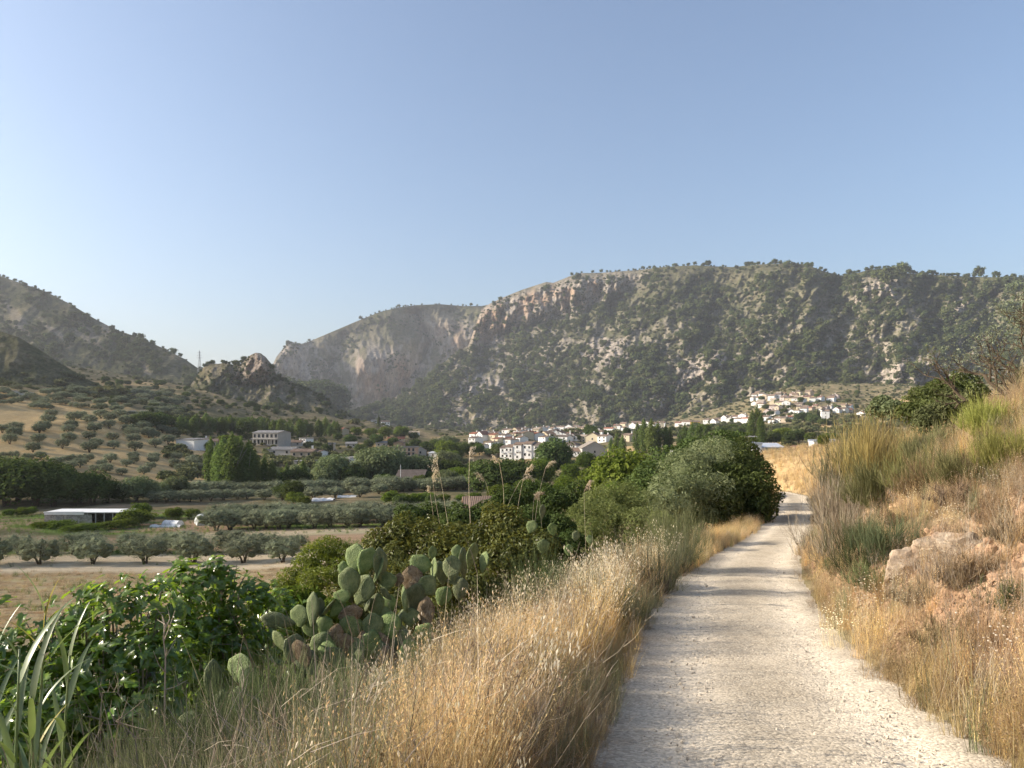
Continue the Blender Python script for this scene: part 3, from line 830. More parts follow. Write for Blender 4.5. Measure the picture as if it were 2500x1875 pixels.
_k = [0]
def tree(name, kind, X, Y, Z, h, label, cat, group=None, width=1.0, parts=True):
    H, var = PROTO[kind]; _k[0] += 1
    rr = random.Random(_k[0])
    cm, tm = var[rr.randrange(len(var))]
    s = h / H; rz = rr.random() * 6.28
    if parts and tm is not None:
        e = obj(name, None, None, (X, Y, Z), (0, 0, rz), (s * width, s * width, s)); e.empty_display_size = .3
        obj('trunk', tm, e); obj('crown', cm, e)
    else:
        e = obj(name, cm, None, (X, Y, Z), (0, 0, rz), (s * width, s * width, s))
    return tag(e, label, cat, group)

def tree_px(name, kind, px, pyb, pyt, label, cat, group=None, Y=None, width=1.0, parts=True):
    """a tree whose foot and top show at the image rows pyb and pyt"""
    if Y is None: X, Y, Z = surf_px(px, pyb)
    else: X, Y, Z = at_px(px, Y)
    ztop = ZC - (pyt - YH) / F * Y
    return tree(name, kind, X, Y, Z - .05, max(.4, ztop - Z), label, cat, group, width, parts)

def row(name, kind, pts, fmt, cat, group, Y=None, width=1.0, parts=True):
    """pts: (px, foot row, top row); named in turn from the path side"""
    for i, q in enumerate(sorted(pts, key=lambda q: -q[0])):
        w = q[3] if len(q) > 3 else width
        tree_px(name, kind, q[0], q[1], q[2], fmt.format(n=ordinal(i)), cat, group, Y, w, parts)
# ---------------------------------------------------------------- trees of the valley
J = np.random.default_rng(21)
row('olive_tree', 'olive', [(-28, 1381, 1300), (96, 1380, 1305), (227, 1379, 1306), (354, 1378, 1304), (473, 1377, 1300), (595, 1375, 1303), (690, 1374, 1310)],
    'grey-green olive tree, {n} from the path in the front row by the stubble field', 'olive tree', 'olive trees of the front row', width=1.12)
row('olive_tree', 'olive', [(45, 1356, 1300), (178, 1354, 1296), (216, 1350, 1292), (322, 1352, 1294), (402, 1350, 1296), (452, 1352, 1288), (560, 1352, 1286), (622, 1352, 1296), (665, 1350, 1298), (722, 1346, 1300)],
    'silvery olive tree just behind the front row, {n} of these from the path', 'olive tree', 'olive trees behind the front row', width=1.12)
row('olive_tree', 'olive', [(528, 1296, 1238), (562, 1294, 1236), (622, 1293, 1238), (650, 1291, 1240), (682, 1293, 1238), (705, 1290, 1236), (767, 1291, 1238), (806, 1289, 1236), (849, 1288, 1232), (880, 1287, 1236), (937, 1285, 1232), (975, 1284, 1234), (1015, 1284, 1236), (1067, 1282, 1234), (1110, 1282, 1240)],
    'olive tree in the long middle row beyond the ploughed plot, {n} from the path', 'olive tree', 'olive trees of the middle row', width=1.22)
row('olive_tree', 'olive', [(p_, 1280 - (p_ - 540) * .012 + J.normal(), 1226 - (p_ - 540) * .012 + 3 * J.normal(), 1.2) for p_ in np.linspace(545, 1140, 21) + J.normal(size=21) * 6],
    'olive tree in the second line behind the middle row, {n} from the path', 'olive tree', 'olive trees of the second middle line')
row('olive_tree', 'olive', [(382, 1229, 1196), (408, 1228, 1194), (436, 1228, 1195), (464, 1226, 1192), (490, 1225, 1193), (515, 1224, 1192), (545, 1222, 1190), (580, 1220, 1192), (603, 1219, 1190), (645, 1222, 1190), (690, 1222, 1192), (767, 1220, 1184), (818, 1216, 1186), (879, 1214, 1182), (925, 1206, 1178), (968, 1202, 1176), (1000, 1200, 1172), (1040, 1198, 1170), (1080, 1198, 1170), (1130, 1196, 1172), (1180, 1196, 1168)],
    'small round olive tree in the far row before the river trees, {n} from the path', 'olive tree', 'olive trees of the far row', width=1.25)
row('olive_tree', 'olive', [(p_, 1212 - (p_ - 400) * .02 + J.normal(), 1176 - (p_ - 400) * .02 + 3 * J.normal(), 1.25) for p_ in np.linspace(395, 1200, 30) + J.normal(size=30) * 6],
    'olive tree in the last line under the river trees, {n} from the path', 'olive tree', 'olive trees of the last line')
# garden bushes between the rows
row('garden_bush', 'greenshrub', [(55, 1262, 1236), (20, 1263, 1240), (75, 1258, 1236), (330, 1284, 1240, 1.5), (345, 1265, 1226), (425, 1270, 1236), (470, 1268, 1240), (175, 1300, 1282, 2.2), (215, 1298, 1275, 2), (250, 1294, 1274, 1.6), (120, 1292, 1270, 1.8), (150, 1293, 1268, 2), (282, 1292, 1268, 2), (310, 1290, 1262, 1.6), (95, 1290, 1272, 1.6)],
    'low green garden bush on the plots by the white shed, {n} from the path', 'bush', 'bushes of the garden plots')
row('hedge_bush', 'greenshrub', [(955, 1232, 1195), (985, 1238, 1204), (1020, 1236, 1200), (1045, 1232, 1200), (1085, 1230, 1204), (1125, 1228, 1206), (1160, 1226, 1200), (720, 1232, 1200), (742, 1236, 1210)],
    'green bush in the hedge beside the middle olive row, {n} from the path', 'bush', 'hedge bushes past the middle olive row')
row('hedge_bush', 'dark', [(975, 1242, 1206), (1055, 1240, 1206), (715, 1228, 1170), (690, 1222, 1180)],
    'very dark bushy fruit tree standing in the hedge, {n} from the path', 'tree', 'dark trees of the hedge')
# river trees, dark belt
row('river_tree', 'dark', [(-60, 1238, 1110, 1.3), (15, 1238, 1122, 1.2), (85, 1238, 1116, 1.35), (130, 1238, 1128, 1.1), (181, 1236, 1142, 1.25), (226, 1234, 1150, 1.1), (262, 1230, 1168, 1.1), (300, 1228, 1180, 1.2), (720, 1198, 1140, 1.2), (857, 1196, 1132, 1.2), (1098, 1180, 1118, 1.1), (1195, 1215, 1118, 1.2), (1256, 1212, 1116, 1.2)],
    'dark leafy riverside tree in the shady belt, {n} from the path', 'tree', 'dark trees along the river')
row('river_tree', 'willow', [(-10, 1225, 1105, 1.1), (45, 1225, 1112), (334, 1228, 1160, 1.1), (368, 1224, 1172), (430, 1214, 1160, 1.1), (400, 1216, 1175), (195, 1228, 1150), (815, 1192, 1104), (800, 1196, 1128), (915, 1188, 1092, 1.1), (945, 1180, 1086), (968, 1182, 1118), (990, 1176, 1112), (1025, 1178, 1108, 1.2), (1050, 1176, 1122), (1140, 1180, 1130), (888, 1182, 1128)],
    'grey-green willow-like riverside tree, {n} from the path', 'tree', 'grey-green trees along the river')
row('river_tree', 'poplar', [(515, 1196, 1068, 1.1), (530, 1200, 1082), (545, 1202, 1066, 1.3), (566, 1204, 1058, 1.3), (588, 1202, 1070, 1.2), (606, 1200, 1076, 1.2), (622, 1198, 1096, 1.1), (645, 1196, 1112), (665, 1196, 1122, 1.2), (740, 1186, 1122, 1.2), (700, 1192, 1130)],
    'tall feathery poplar of the clump by the river, {n} from the path', 'poplar', 'poplars by the river')
row('broad_tree', 'broad', [(548, 1090, 1060, 1.2), (580, 1088, 1062), (505, 1100, 1078), (640, 1085, 1072, 1.2), (1180, 1196, 1150), (1225, 1238, 1180, 1.2), (1290, 1224, 1164, 1.2), (1240, 1258, 1206), (1320, 1190, 1118), (1395, 1180, 1130), (1160, 1182, 1128, 1.2), (1085, 1195, 1160), (1400, 1262, 1214), (1350, 1240, 1180, 1.2), (1380, 1215, 1160), (1300, 1262, 1212)],
    'mid-green bushy tree on the valley floor, {n} from the path', 'tree', 'bushy trees of the valley floor')
T1 = [('dark', 1353, 1168, 1068, .95, 'large dark green round tree before the white terrace houses'),
      ('dark', 1217, 1118, 1078, 1.0, 'compact dark round tree standing at the end of the white terrace'),
      ('dark', 1196, 1120, 1092, 1.3, 'dark low tree just beside the round one by the white terrace'),
      ('broad', 1430, 1150, 1102, 1.05, 'small dense round tree below the grey gabled house'),
      ('broad', 1520, 1256, 1092, 1.0, 'biggest walnut tree, broad and dark, standing beside the track'),
      ('broad', 1465, 1262, 1140, 1.1, 'lower green companion of the big walnut tree beside it'),
      ('dark', 1575, 1255, 1150, 1.1, 'shady dark tree squeezed between the walnut and the track bushes'),
      ('broad', 1530, 1262, 1172, 1.3, 'broad green shrubby tree in front of the walnut trunk')]
for kd, px, b, t, w, lb in T1:
    tree_px('broad_tree', kd, px, b, t, lb, 'tree', None, None, w)
row('poplar', 'poplar', [(1492, 1118, 1068, 1.2), (1506, 1120, 1056, 1.2), (1520, 1120, 1062, 1.3), (1556, 1112, 1034, 1.2), (1572, 1112, 1022, 1.2), (1590, 1114, 1024, 1.3), (1606, 1112, 1030, 1.2), (1626, 1112, 1038), (1636, 1112, 1046), (1660, 1108, 1050, 1.2), (1672, 1108, 1036, 1.3), (1690, 1108, 1032, 1.3), (1706, 1108, 1034, 1.3), (1722, 1108, 1042, 1.2), (1734, 1106, 1056), (1836, 1092, 1002, 1.1), (1848, 1090, 990, 1.1), (1858, 1092, 1010)],
    'slender light green poplar in front of the village, {n} from the path', 'poplar', 'poplars before the village')
row('village_tree', 'dark', [(1872, 1088, 1056, 1.2), (1890, 1086, 1050), (1934, 1086, 1050, 1.2), (1950, 1082, 1046), (1758, 1070, 1040), (1775, 1062, 1036), (1800, 1072, 1040, 1.3), (1823, 1060, 1030), (1965, 1032, 1004, 1.2), (1985, 1036, 1010, 1.4), (1950, 1036, 1006), (2010, 1040, 1020, 1.4), (1995, 975, 960), (1955, 985, 968), (1818, 970, 952), (2095, 965, 952), (1870, 1002, 986, 1.3), (1895, 990, 976), (1915, 1010, 996, 1.4), (1935, 980, 966), (1978, 998, 984, 1.3), (2022, 990, 976), (2045, 1002, 988, 1.3), (1860, 980, 966, 1.2), (1905, 970, 958), (2070, 985, 972, 1.2), (2090, 1000, 986), (1882, 1016, 1002, 1.4), (1925, 1000, 988), (1700, 1046, 1030, 1.2), (1735, 1038, 1024), (1790, 1034, 1020, 1.3), (1350, 1086, 1066), (1260, 1078, 1062), (1410, 1080, 1060), (1480, 1070, 1050, 1.2), (1530, 1062, 1042), (1570, 1054, 1036, 1.2), (1210, 1094, 1078), (1640, 1058, 1040), (1440, 1072, 1034, .9), (1450, 1076, 1046), (1620, 1068, 1046), (1745, 1085, 1060, 1.3), (1770, 1092, 1066, 1.4), (1740, 1050, 1032), (1305, 1072, 1056), (1160, 1108, 1076), (1130, 1112, 1078, 1.2), (1090, 1116, 1074, 1.2), (1068, 1112, 1070, 1.2), (1040, 1110, 1076), (1015, 1098, 1070, 1.2), (960, 1096, 1066), (920, 1090, 1058, 1.2), (900, 1100, 1072), (880, 1110, 1082, 1.2), (855, 1085, 1060, 1.3), (825, 1076, 1056, 1.2), (796, 1110, 1084)],
    'dark tree among the village houses, {n} from the path', 'tree', 'dark trees among the houses')
row('village_tree', 'broad', [(1911, 1086, 1044, 1.0), (2030, 1085, 1055, 1.3), (2010, 1090, 1060), (1978, 1082, 1054), (1170, 1112, 1082), (1150, 1118, 1086), (1720, 1060, 1034, 1.3), (1790, 1052, 1034, 1.3), (985, 1112, 1078), (1000, 1118, 1090, 1.2), (940, 1070, 1040), (905, 1068, 1044, 1.3), (870, 1064, 1042, 1.3), (980, 1068, 1040, 1.3), (1010, 1076, 1054, 1.2)],
    'mid-green tree growing between the village roofs, {n} from the path', 'tree', 'green trees among the houses')
row('cypress', 'cypress', [(799, 1102, 1076), (811, 1102, 1078), (1114, 1100, 1068), (925, 1042, 1012, 1.4)],
    'thin dark cypress beside pale house walls, {n} from the path', 'cypress', 'cypresses among the houses')
row('grove_tree', 'poplar', [(p, 1062 + .03 * (p - 560) + J.normal() * 3, 1022 + .03 * (p - 560) + J.normal() * 5, 1.9) for p in np.linspace(440, 830, 46) + J.normal(size=46) * 5],
    'dark green tree of the long grove above the hall, {n} from the path', 'tree', 'trees of the grove above the hall')
row('grove_tree', 'dark', [(p, 1052 + .04 * (p - 560) + J.normal() * 3, 1018 + .04 * (p - 560) + J.normal() * 5, 1.4) for p in np.linspace(360, 700, 24) + J.normal(size=24) * 6],
    'dark round tree of the grove over the tiled house, {n} from the path', 'tree', 'dark trees over the tiled house')
tree_px('lime_tree', 'lime', 1911, 1086, 1043, 'bright yellow-green round tree beside the white shed', 'tree', None, None, 1.0)
vt = []
while len(vt) < 90:
    p_ = J.uniform(640, 1330); y_ = J.uniform(1080, 1196)
    if not (555 < p_ < 1085 and y_ < 1166) and y_ > 1092 + 20 * abs(math.sin(p_ * .02)) and not (930 < p_ < 1040 and y_ < 1130) and not (1110 < p_ < 1345 and y_ < 1182) and not (655 < p_ < 770 and y_ < 1140): vt.append((p_, y_, y_ - J.uniform(22, 40 if p_ < 1085 else 52), J.uniform(1.0, 1.35)))
row('valley_tree', 'willow', vt[:34], 'grey-green loose tree between river and village, {n} from the path', 'tree', 'grey-green trees between river and village')
row('valley_tree', 'broad', vt[34:68], 'fresh green tree between river and village, {n} from the path', 'tree', 'green trees between river and village')
row('valley_tree', 'dark', vt[68:], 'dark tree between river and village, {n} from the path', 'tree', 'dark trees between river and village')
# olive grove on the golden hillside
og = [(85, 300), (130, 245), (140, 195), (285, 370), (330, 300), (340, 215), (375, 190), (415, 135), (440, 80), (540, 345), (590, 290), (590, 215), (620, 180), (635, 105), (770, 370), (830, 330), (770, 275), (780, 130), (815, 200), (980, 345), (970, 275), (940, 170), (945, 110), (1165, 360), (1150, 290), (1140, 245), (1110, 210), (1090, 140), (1280, 240), (1340, 330), (1330, 260), (1450, 300), (20, 210), (1400, 210), (1240, 190), (700, 90), (870, 80), (1030, 80), (1180, 130), (1300, 150), (1480, 230)]
row('hill_olive_tree', 'olive', [(x / 3.53, 1000 + y / 3.53, 1000 + y / 3.53 - 25 - 6 * J.random(), 1.1) for x, y in og],
    'dark olive tree casting a long shadow on the golden hillside, {n} from the path', 'olive tree', 'olive trees on the golden hillside', parts=True)
og2 = [(1150, 440), (1090, 500), (1150, 470), (950, 460), (880, 500), (1320, 470), (1300, 520), (1330, 440), (1500, 490), (1520, 450), (1660, 500), (1650, 470), (1720, 540), (1640, 580), (1430, 600), (1050, 570), (690, 500), (650, 470), (910, 550), (560, 470), (480, 490), (760, 450), (1560, 540), (1240, 560), (350, 440), (240, 450), (120, 430), (20, 440), (820, 540), (600, 520)]
row('hill_olive_tree', 'olive', [(x / 3.53, 1000 + y / 3.53, 1000 + y / 3.53 - 22 - 6 * J.random(), 1.1) for x, y in og2],
    'olive tree on the low terrace under the hill track, {n} from the path', 'olive tree', 'olive trees under the hill track')
up = []
while len(up) < 150:
    p = J.uniform(-30, 470); y = J.uniform(955, 1022)
    if y < 1000 + (p - 250) * .09 + 14 and (p > 250 or y < 1002): up.append((p, y, y - 13 - 7 * J.random(), 1.35))
row('hill_olive_tree', 'olive', up, 'dark olive tree on the crowded upper hillside, {n} from the path', 'olive tree', 'olive trees on the upper hillside', parts=False)
row('hill_bush', 'dark', [(J.uniform(250, 760), J.uniform(935, 1012), 0) for _ in range(0)] + [(p, y, y - 11 - 6 * J.random(), 1.3) for p, y in zip(J.uniform(230, 800, 110), J.uniform(930, 1015, 110))],
    'dark bush on the slope under the rocky knoll, {n} from the path', 'bush', 'bushes under the knoll', parts=False)

# ---- pines of the mountains: those one can pick out against the sky singly, the forest as one mass
def crest(key, name, kind, pxs, size, fmt, group):
    L = LAYERS[key]
    for i, p in enumerate(sorted(pxs, reverse=True)):
        x, y, z, _ = on_layer(key, np.array([p]), np.array([1.0]))
        tree(name, kind, float(x[0]), float(y[0]), float(z[0]) - 1.6, size * math.exp(J.normal() * .38) * .92, fmt.format(n=ordinal(i)), 'pine', group, 1.0 + .3 * J.random(), parts=False)
crest('massif', 'ridge_pine', 'pine', [880, 886, 894, 905, 916, 926, 936, 942, 956, 962, 968, 974, 985, 990, 996, 1004, 1012, 1030, 1062, 1066, 1072, 1102, 1118, 1130, 1138, 1150, 1165, 745, 750, 755, 722, 765], 8.5, 'small dark pine on the skyline of the hazy massif, {n} from the path', 'pines on the massif skyline')
crest('mountain', 'ridge_pine', 'pine', np.concatenate([[1396, 1420, 1447, 1468, 1482], J.uniform(1490, 1640, 20), J.uniform(1640, 2030, 70), J.uniform(2035, 2520, 86)]), 9.0, 'dark pine on the crest of the big mountain, {n} from the path', 'pines on the mountain crest')
crest('long_hill', 'ridge_pine', 'pine', np.concatenate([np.linspace(-20, 180, 30) + J.normal(size=30) * 3, [215, 240, 268, 275, 300, 335, 360, 378, 398, 410, 425, 440, 455]]), 6.0, 'dark pine on the skyline of the long hill, {n} from the path', 'pines on the long hill skyline')
crest('rocky_knoll', 'ridge_pine', 'pine', [486, 500, 508, 514, 520, 545, 552, 560, 572, 580, 590, 596], 6.5, 'dark pine on top of the rocky knoll, {n} from the path', 'pines on the rocky knoll')
def forest(key, name, label, n, fn, kinds, hgt, seed):
    rng = np.random.default_rng(seed); L = LAYERS[key]
    p = rng.uniform(L['pxs'][0], L['pxs'][-1], n * 4); t = rng.uniform(.02, .985, n * 4)
    x, y, z, py = on_layer(key, p, t)
    k = rng.random(n * 4) < fn(p, py, t)
    x, y, z = x[k][:n], y[k][:n], z[k][:n]; m = len(x)
    ms = [c for kd in kinds for c, _ in PROTO[kd][1]]
    s = hgt / PROTO[kinds[0]][0] * np.exp(rng.normal(size=m) * .42)
    o = scatter(name, np.stack([x, y, z - .5], -1), np.stack([rng.normal(size=m) * .1, rng.normal(size=m) * .1, rng.random(m) * 6.28], -1), np.stack([s * 1.1, s * 1.1, s], -1), rng.integers(0, len(ms), m), ms)
    tag(o, label, kind='stuff')
def d1(p, py, t):
    n = fbm(p * .012, py * .014, 4, 201); n2 = fbm(p * .04, py * .04, 3, 202)
    d = sstep(-.25, .25, n + .35 * n2 + .12) * (.7 + .3 * sstep(660, 720, py)) 
    d = d * (1 - .8 * poly_mask(p, py, cliffA, 12)) * (1 - .85 * np.maximum.reduce([poly_mask(p, py, m, 12) for m in (cliffB, cliffC, cliffD, cliffE, cliffF, cliffG)]))
    d = d * (1 - .5 * sstep(1680, 1900, p) * sstep(690, 730, py)) * np.clip(.55 + 1.1 * sstep(-.2, .3, n2), 0, 1)
    d = d * (1 - .75 * sstep(960, 1010, py) * sstep(1200, 1500, p)) 
    return np.clip(d + .5 * sstep(.03, 0, 1 - t) * 0, 0, 1)
forest('mountain', 'pine_forest', 'scattered dark pine forest covering the big mountainside', 12500, d1, ['pine'], 9.4, 301)
forest('massif', 'pine_forest', 'sparse dark pines and bushes on the hazy massif', 2000, lambda p, py, t: sstep(-.05, .35, fbm(p * .014, py * .016, 4, 203)) * .8, ['pine'], 8.0, 302)
forest('long_hill', 'pine_forest', 'dark woodland patches on the long hill', 2600, lambda p, py, t: sstep(-.1, .2, fbm((p + py) * .010, (py - .5 * p) * .02, 4, 204) + .05), ['pine'], 6.5, 303)
forest('rocky_knoll', 'scrub', 'low scrub dotted over the rocky knoll', 700, lambda p, py, t: sstep(-.2, .3, fbm(p * .02, py * .02, 4, 205)), ['pine'], 3.2, 304)
forest('mountain', 'scrub', 'low grey-green scrub between the mountain pines', 16000, lambda p, py, t: .35 + .65 * sstep(-.2, .3, fbm(p * .02, py * .02, 4, 206)), ['scrub'], 3.2, 305)
forest('brown_shoulder', 'scrub', 'dark scrub along the foot of the brown shoulder', 350, lambda p, py, t: sstep(900, 960, py + 25 * fbm(p * .02, py * .02, 3, 207)), ['scrub'], 3.0, 306)
# scrub on the far valley ground
rng = np.random.default_rng(77)
pp = rng.uniform(-200, 2700, 9000); Yv = np.exp(rng.uniform(math.log(230), math.log(1250), 9000))
Xv = (pp - 1250) / F * Yv; zv = height(Xv, Yv)
kk = (fbm(Xv * .012, Yv * .012, 4, 208) + .25 * fbm(Xv * .05, Yv * .05, 3, 209) > .02) | ((pp < 800) & (rng.random(9000) < .35))
kk &= ~((pp > -50) & (pp < 400) & (Yv < 440))
kk &= ~((pp > 1150) & (pp < 1680) & (Yv > 390) & (Yv < 560) & (rng.random(9000) < .7))
Xv, Yv, zv = Xv[kk], Yv[kk], zv[kk]; m = len(Xv)
ms = [c for c, _ in PROTO['scrub'][1]]; s_ = np.exp(rng.normal(size=m) * .35) * 1.25
tag(scatter('scrub', np.stack([Xv, Yv, zv - .1], -1), np.stack([0 * Xv, 0 * Xv, rng.random(m) * 6.28], -1), s_, rng.integers(0, 4, m), ms), 'low bushes scattered over the far valley ground', kind='stuff')

pp = rng.uniform(1250, 2600, 6000); Yv = np.exp(rng.uniform(math.log(600), math.log(1500), 6000)); Xv = (pp - 1250) / F * Yv; zv = height(Xv, Yv)
kk = (fbm(Xv * .02, Yv * .02, 4, 218) > -.22); Xv, Yv, zv = Xv[kk], Yv[kk], zv[kk]; m = len(Xv)
tag(scatter('scrub', np.stack([Xv, Yv, zv - .2], -1), np.stack([0 * Xv, 0 * Xv, rng.random(m) * 6.28], -1), np.exp(rng.normal(size=m) * .4) * 1.5, rng.integers(0, 4, m), ms), 'scrub covering the dry slopes around the upper village', kind='stuff')
# ---------------------------------------------------------------- buildings
def tile_mat(name, a, b):
    m, nt, out = new_mat(name); g = NG(nt)
    tc = g.n('ShaderNodeTexCoord').outputs['Object']
    wv = g.n('ShaderNodeTexWave'); wv.bands_direction = 'X'; wv.inputs['Scale'].default_value = 1.3; wv.inputs['Distortion'].default_value = .6; g.l(tc, wv.inputs[0])
    c = g.mix(g.mapr(g.noise(.9, 5, .7, tc), .3, .7), a, b)
    c = g.hsv(c, .5, g.mapr(g.rnd(), 0, 1, .7, 1.1), g.mapr(wv.outputs[1], 0, 1, .75, 1.15))
    c = g.hsv(c, .5, 1.0, g.mapr(g.rnd(), 0, 1, .75, 1.25))
    diffuse_out(g, out, c, g.bump(wv.outputs[1], .6, .1)); return m
def wall_mat(name, col, dirt=.22):
    m, nt, out = new_mat(name); g = NG(nt)
    tc = g.n('ShaderNodeTexCoord').outputs['Object']
    c = g.mix(g.mapr(g.noise(.6, 6, .7, tc), .4, .75, 0, dirt), col, tuple(q * .55 for q in col))
    c = g.hsv(c, .5, 1.0, g.mapr(g.rnd(), 0, 1, .88, 1.06))
    diffuse_out(g, out, c); return m
MW = dict(white=wall_mat('white_plaster', (.80, .79, .76), .12), cream=wall_mat('cream_plaster', (.66, .58, .42)), grey=wall_mat('grey_plaster', (.52, .50, .46), .35),
          yellow=wall_mat('yellow_plaster', (.66, .44, .10)), tan=wall_mat('tan_plaster', (.55, .46, .35), .35), brick=wall_mat('bare_brick', (.48, .34, .25), .35), concrete=wall_mat('concrete', (.46, .43, .39), .4), rose=wall_mat('rose_plaster', (.55, .47, .43)))
MR = dict(brown=tile_mat('brown_tiles', (.155, .115, .09), (.265, .195, .15)), red=tile_mat('red_tiles', (.21, .095, .065), (.31, .155, .11)), grey=tile_mat('grey_roofing', (.24, .23, .22), (.36, .34, .32)),
          pale=tile_mat('pale_tiles', (.36, .29, .22), (.46, .38, .29)), metal=plain_mat('roof_sheet', (.46, .48, .52), .5, .45, 1.0, .15))
M_PANE = plain_mat('window_pane', (.02, .024, .03), .5, .15)
M_FRAME = plain_mat('window_frame', (.45, .42, .38), .2, .6)
M_DOOR = plain_mat('door_wood', (.13, .075, .045), .2, .6)

def wallbox(mb, w, d, h, gable=0.0, axis='x'):
    """walls: a box whose end walls rise to a gable"""
    x, y = w / 2, d / 2
    mb.add([[-x, -y, -3], [x, -y, -3], [x, y, -3], [-x, y, -3], [-x, -y, h], [x, -y, h], [x, y, h], [-x, y, h]],
           np.array([[0, 1, 5, 4], [1, 2, 6, 5], [2, 3, 7, 6], [3, 0, 4, 7], [4, 5, 6, 7]]))
    if gable > 0:
        if axis == 'x':
            mb.add([[-x, -y, h], [-x, y, h], [-x, 0, h + gable], [x, -y, h], [x, y, h], [x, 0, h + gable]], np.array([[0, 2, 1], [3, 4, 5]]))
        else:
            mb.add([[-x, -y, h], [x, -y, h], [0, -y, h + gable], [-x, y, h], [x, y, h], [0, y, h + gable]], np.array([[0, 1, 2], [3, 5, 4]]))
def slab(mb, q, t=.16):
    q = np.array(q, float); n = np.cross(q[1] - q[0], q[3] - q[0]); n /= np.linalg.norm(n); n *= 1 if n[2] > 0 else -1
    V = np.concatenate([q + n * .012, q + n * (t + .012)])
    mb.add(V, np.array([[0, 3, 2, 1], [4, 5, 6, 7], [0, 1, 5, 4], [1, 2, 6, 5], [2, 3, 7, 6], [3, 0, 4, 7]]))
def roof_mesh(w, d, h, g, kind, mat, ov=.35):
    mb = MB(); x, y = w / 2 + ov, d / 2 + ov
    if kind == 'x':     # ridge along the front
        k = g / (d / 2); e = h - k * ov
        slab(mb, [(-x, -y, e), (x, -y, e), (x, 0, h + g), (-x, 0, h + g)]); slab(mb, [(-x, 0, h + g), (x, 0, h + g), (x, y, e), (-x, y, e)])
    elif kind == 'y':   # gable to the front
        k = g / (w / 2); e = h - k * ov
        slab(mb, [(-x, -y, e), (0, -y, h + g), (0, y, h + g), (-x, y, e)]); slab(mb, [(0, -y, h + g), (x, -y, e), (x, y, e), (0, y, h + g)])
    elif kind == 'hip':
        k = min(w, d) / 2; r = max(0.2, w / 2 - k)
        V = [(-x, -y, h), (x, -y, h), (x, y, h), (-x, y, h), (-r, 0, h + g), (r, 0, h + g)]
        mb.add(np.array(V) + np.array([0, 0, .02]), [np.array([[0, 1, 5, 4], [2, 3, 4, 5]]), np.array([[1, 2, 5], [3, 0, 4]])])
        mb.box((0, 0, h - .06), (2 * x, 2 * y, .13))
    elif kind == 'shed':
        slab(mb, [(-x, -y, h), (x, -y, h), (x, y, h + g), (-x, y, h + g)])
    else:
        mb.box((0, 0, h + .1), (2 * x - ov, 2 * y - ov, .2)); mb.box((0, -y + ov * .7, h + .4), (2 * x - ov, .2, .4)); mb.box((0, y - ov * .7, h + .4), (2 * x - ov, .2, .4))
    return mb.mesh('roof', mat)
_wm = {}
def window(parent, x, y, z, w, h, rz, lit=False):
    key = (round(w, 1), round(h, 1))
    if key not in _wm:
        f = MB()
        for c, s in (((0, 0, h / 2), (w + .2, .12, .1)), ((0, 0, -h / 2), (w + .3, .2, .1)), ((-w / 2, 0, 0), (.1, .12, h - .1)), ((w / 2, 0, 0), (.1, .12, h - .1))): f.box(c, s)
        q = MB(); q.box((0, .02, 0), (w - .1, .06, h - .1))
        _wm[key] = (f.mesh('window_frame', M_FRAME), q.mesh('pane', M_PANE))
    fr, pn = _wm[key]
    o = obj('window', fr, parent, (x, y, z), (0, 0, rz)); obj('pane', pn, o)
def house(px, pyb, w, wall, d, h, g, rz=0.0, wm='white', rm='brown', kind='x', nwin=2, floors=1, label='', name='house', group=None, Y=None, cat='house', chim=0, side=1, door=False, inpx=True):
    """w, h, g: width, wall and gable height in image rows when inpx, else metres"""
    if Y is None: X, Y, Z = surf_px(px, pyb)
    else: X, Y, Z = at_px(px, Y)
    k = Y / F if inpx else 1.0
    W, H, G = w * k, wall * k, g * k
    Z = ZC - (pyb - YH) / F * Y if (80 < Y < 260) else Z
    e = tag(obj(name, None, None, (X, Y + d * .4, Z), (0, 0, rz)), label, cat, group)
    mb = MB(); wallbox(mb, W, d, H, G if kind in 'xy' else 0, kind if kind in 'xy' else 'x')
    obj('wall', mb.mesh('wall', MW[wm]), e)
    r = obj('roof', roof_mesh(W, d, H, G, kind, MR[rm]), e)
    rr = random.Random(int(px * 7 + pyb * 13))
    for c in range(chim):
        m = MB(); m.box((0, 0, .5), (.7, .7, 2.2)); m.box((0, 0, 1.66), (.9, .9, .14))
        obj('chimney', m.mesh('chimney', MW['white']), r, ((rr.random() - .5) * W * .6, d * .12, H + G * .7))
    fh = H / floors
    for f in range(floors):
        for i in range(nwin):
            if door and f == 0 and i == nwin // 2:
                m = MB(); m.box((0, 0, 0), (1.1, .14, 2.1)); obj('door', m.mesh('door', M_DOOR), e, ((i + .5) / nwin * W - W / 2, -d / 2 - .05, 1.06)); continue
            window(e, (i + .5) / nwin * W - W / 2, -d / 2 - .04, f * fh + fh * .56, min(1.1, W / nwin * .5), min(1.35, fh * .5), 0)
        for i in range(side):
            window(e, -W / 2 - .04, (i + .5) / side * d - d / 2, f * fh + fh * .56, min(1.0, d / side * .4), min(1.2, fh * .45), -math.pi / 2)
    return e, W, d, H

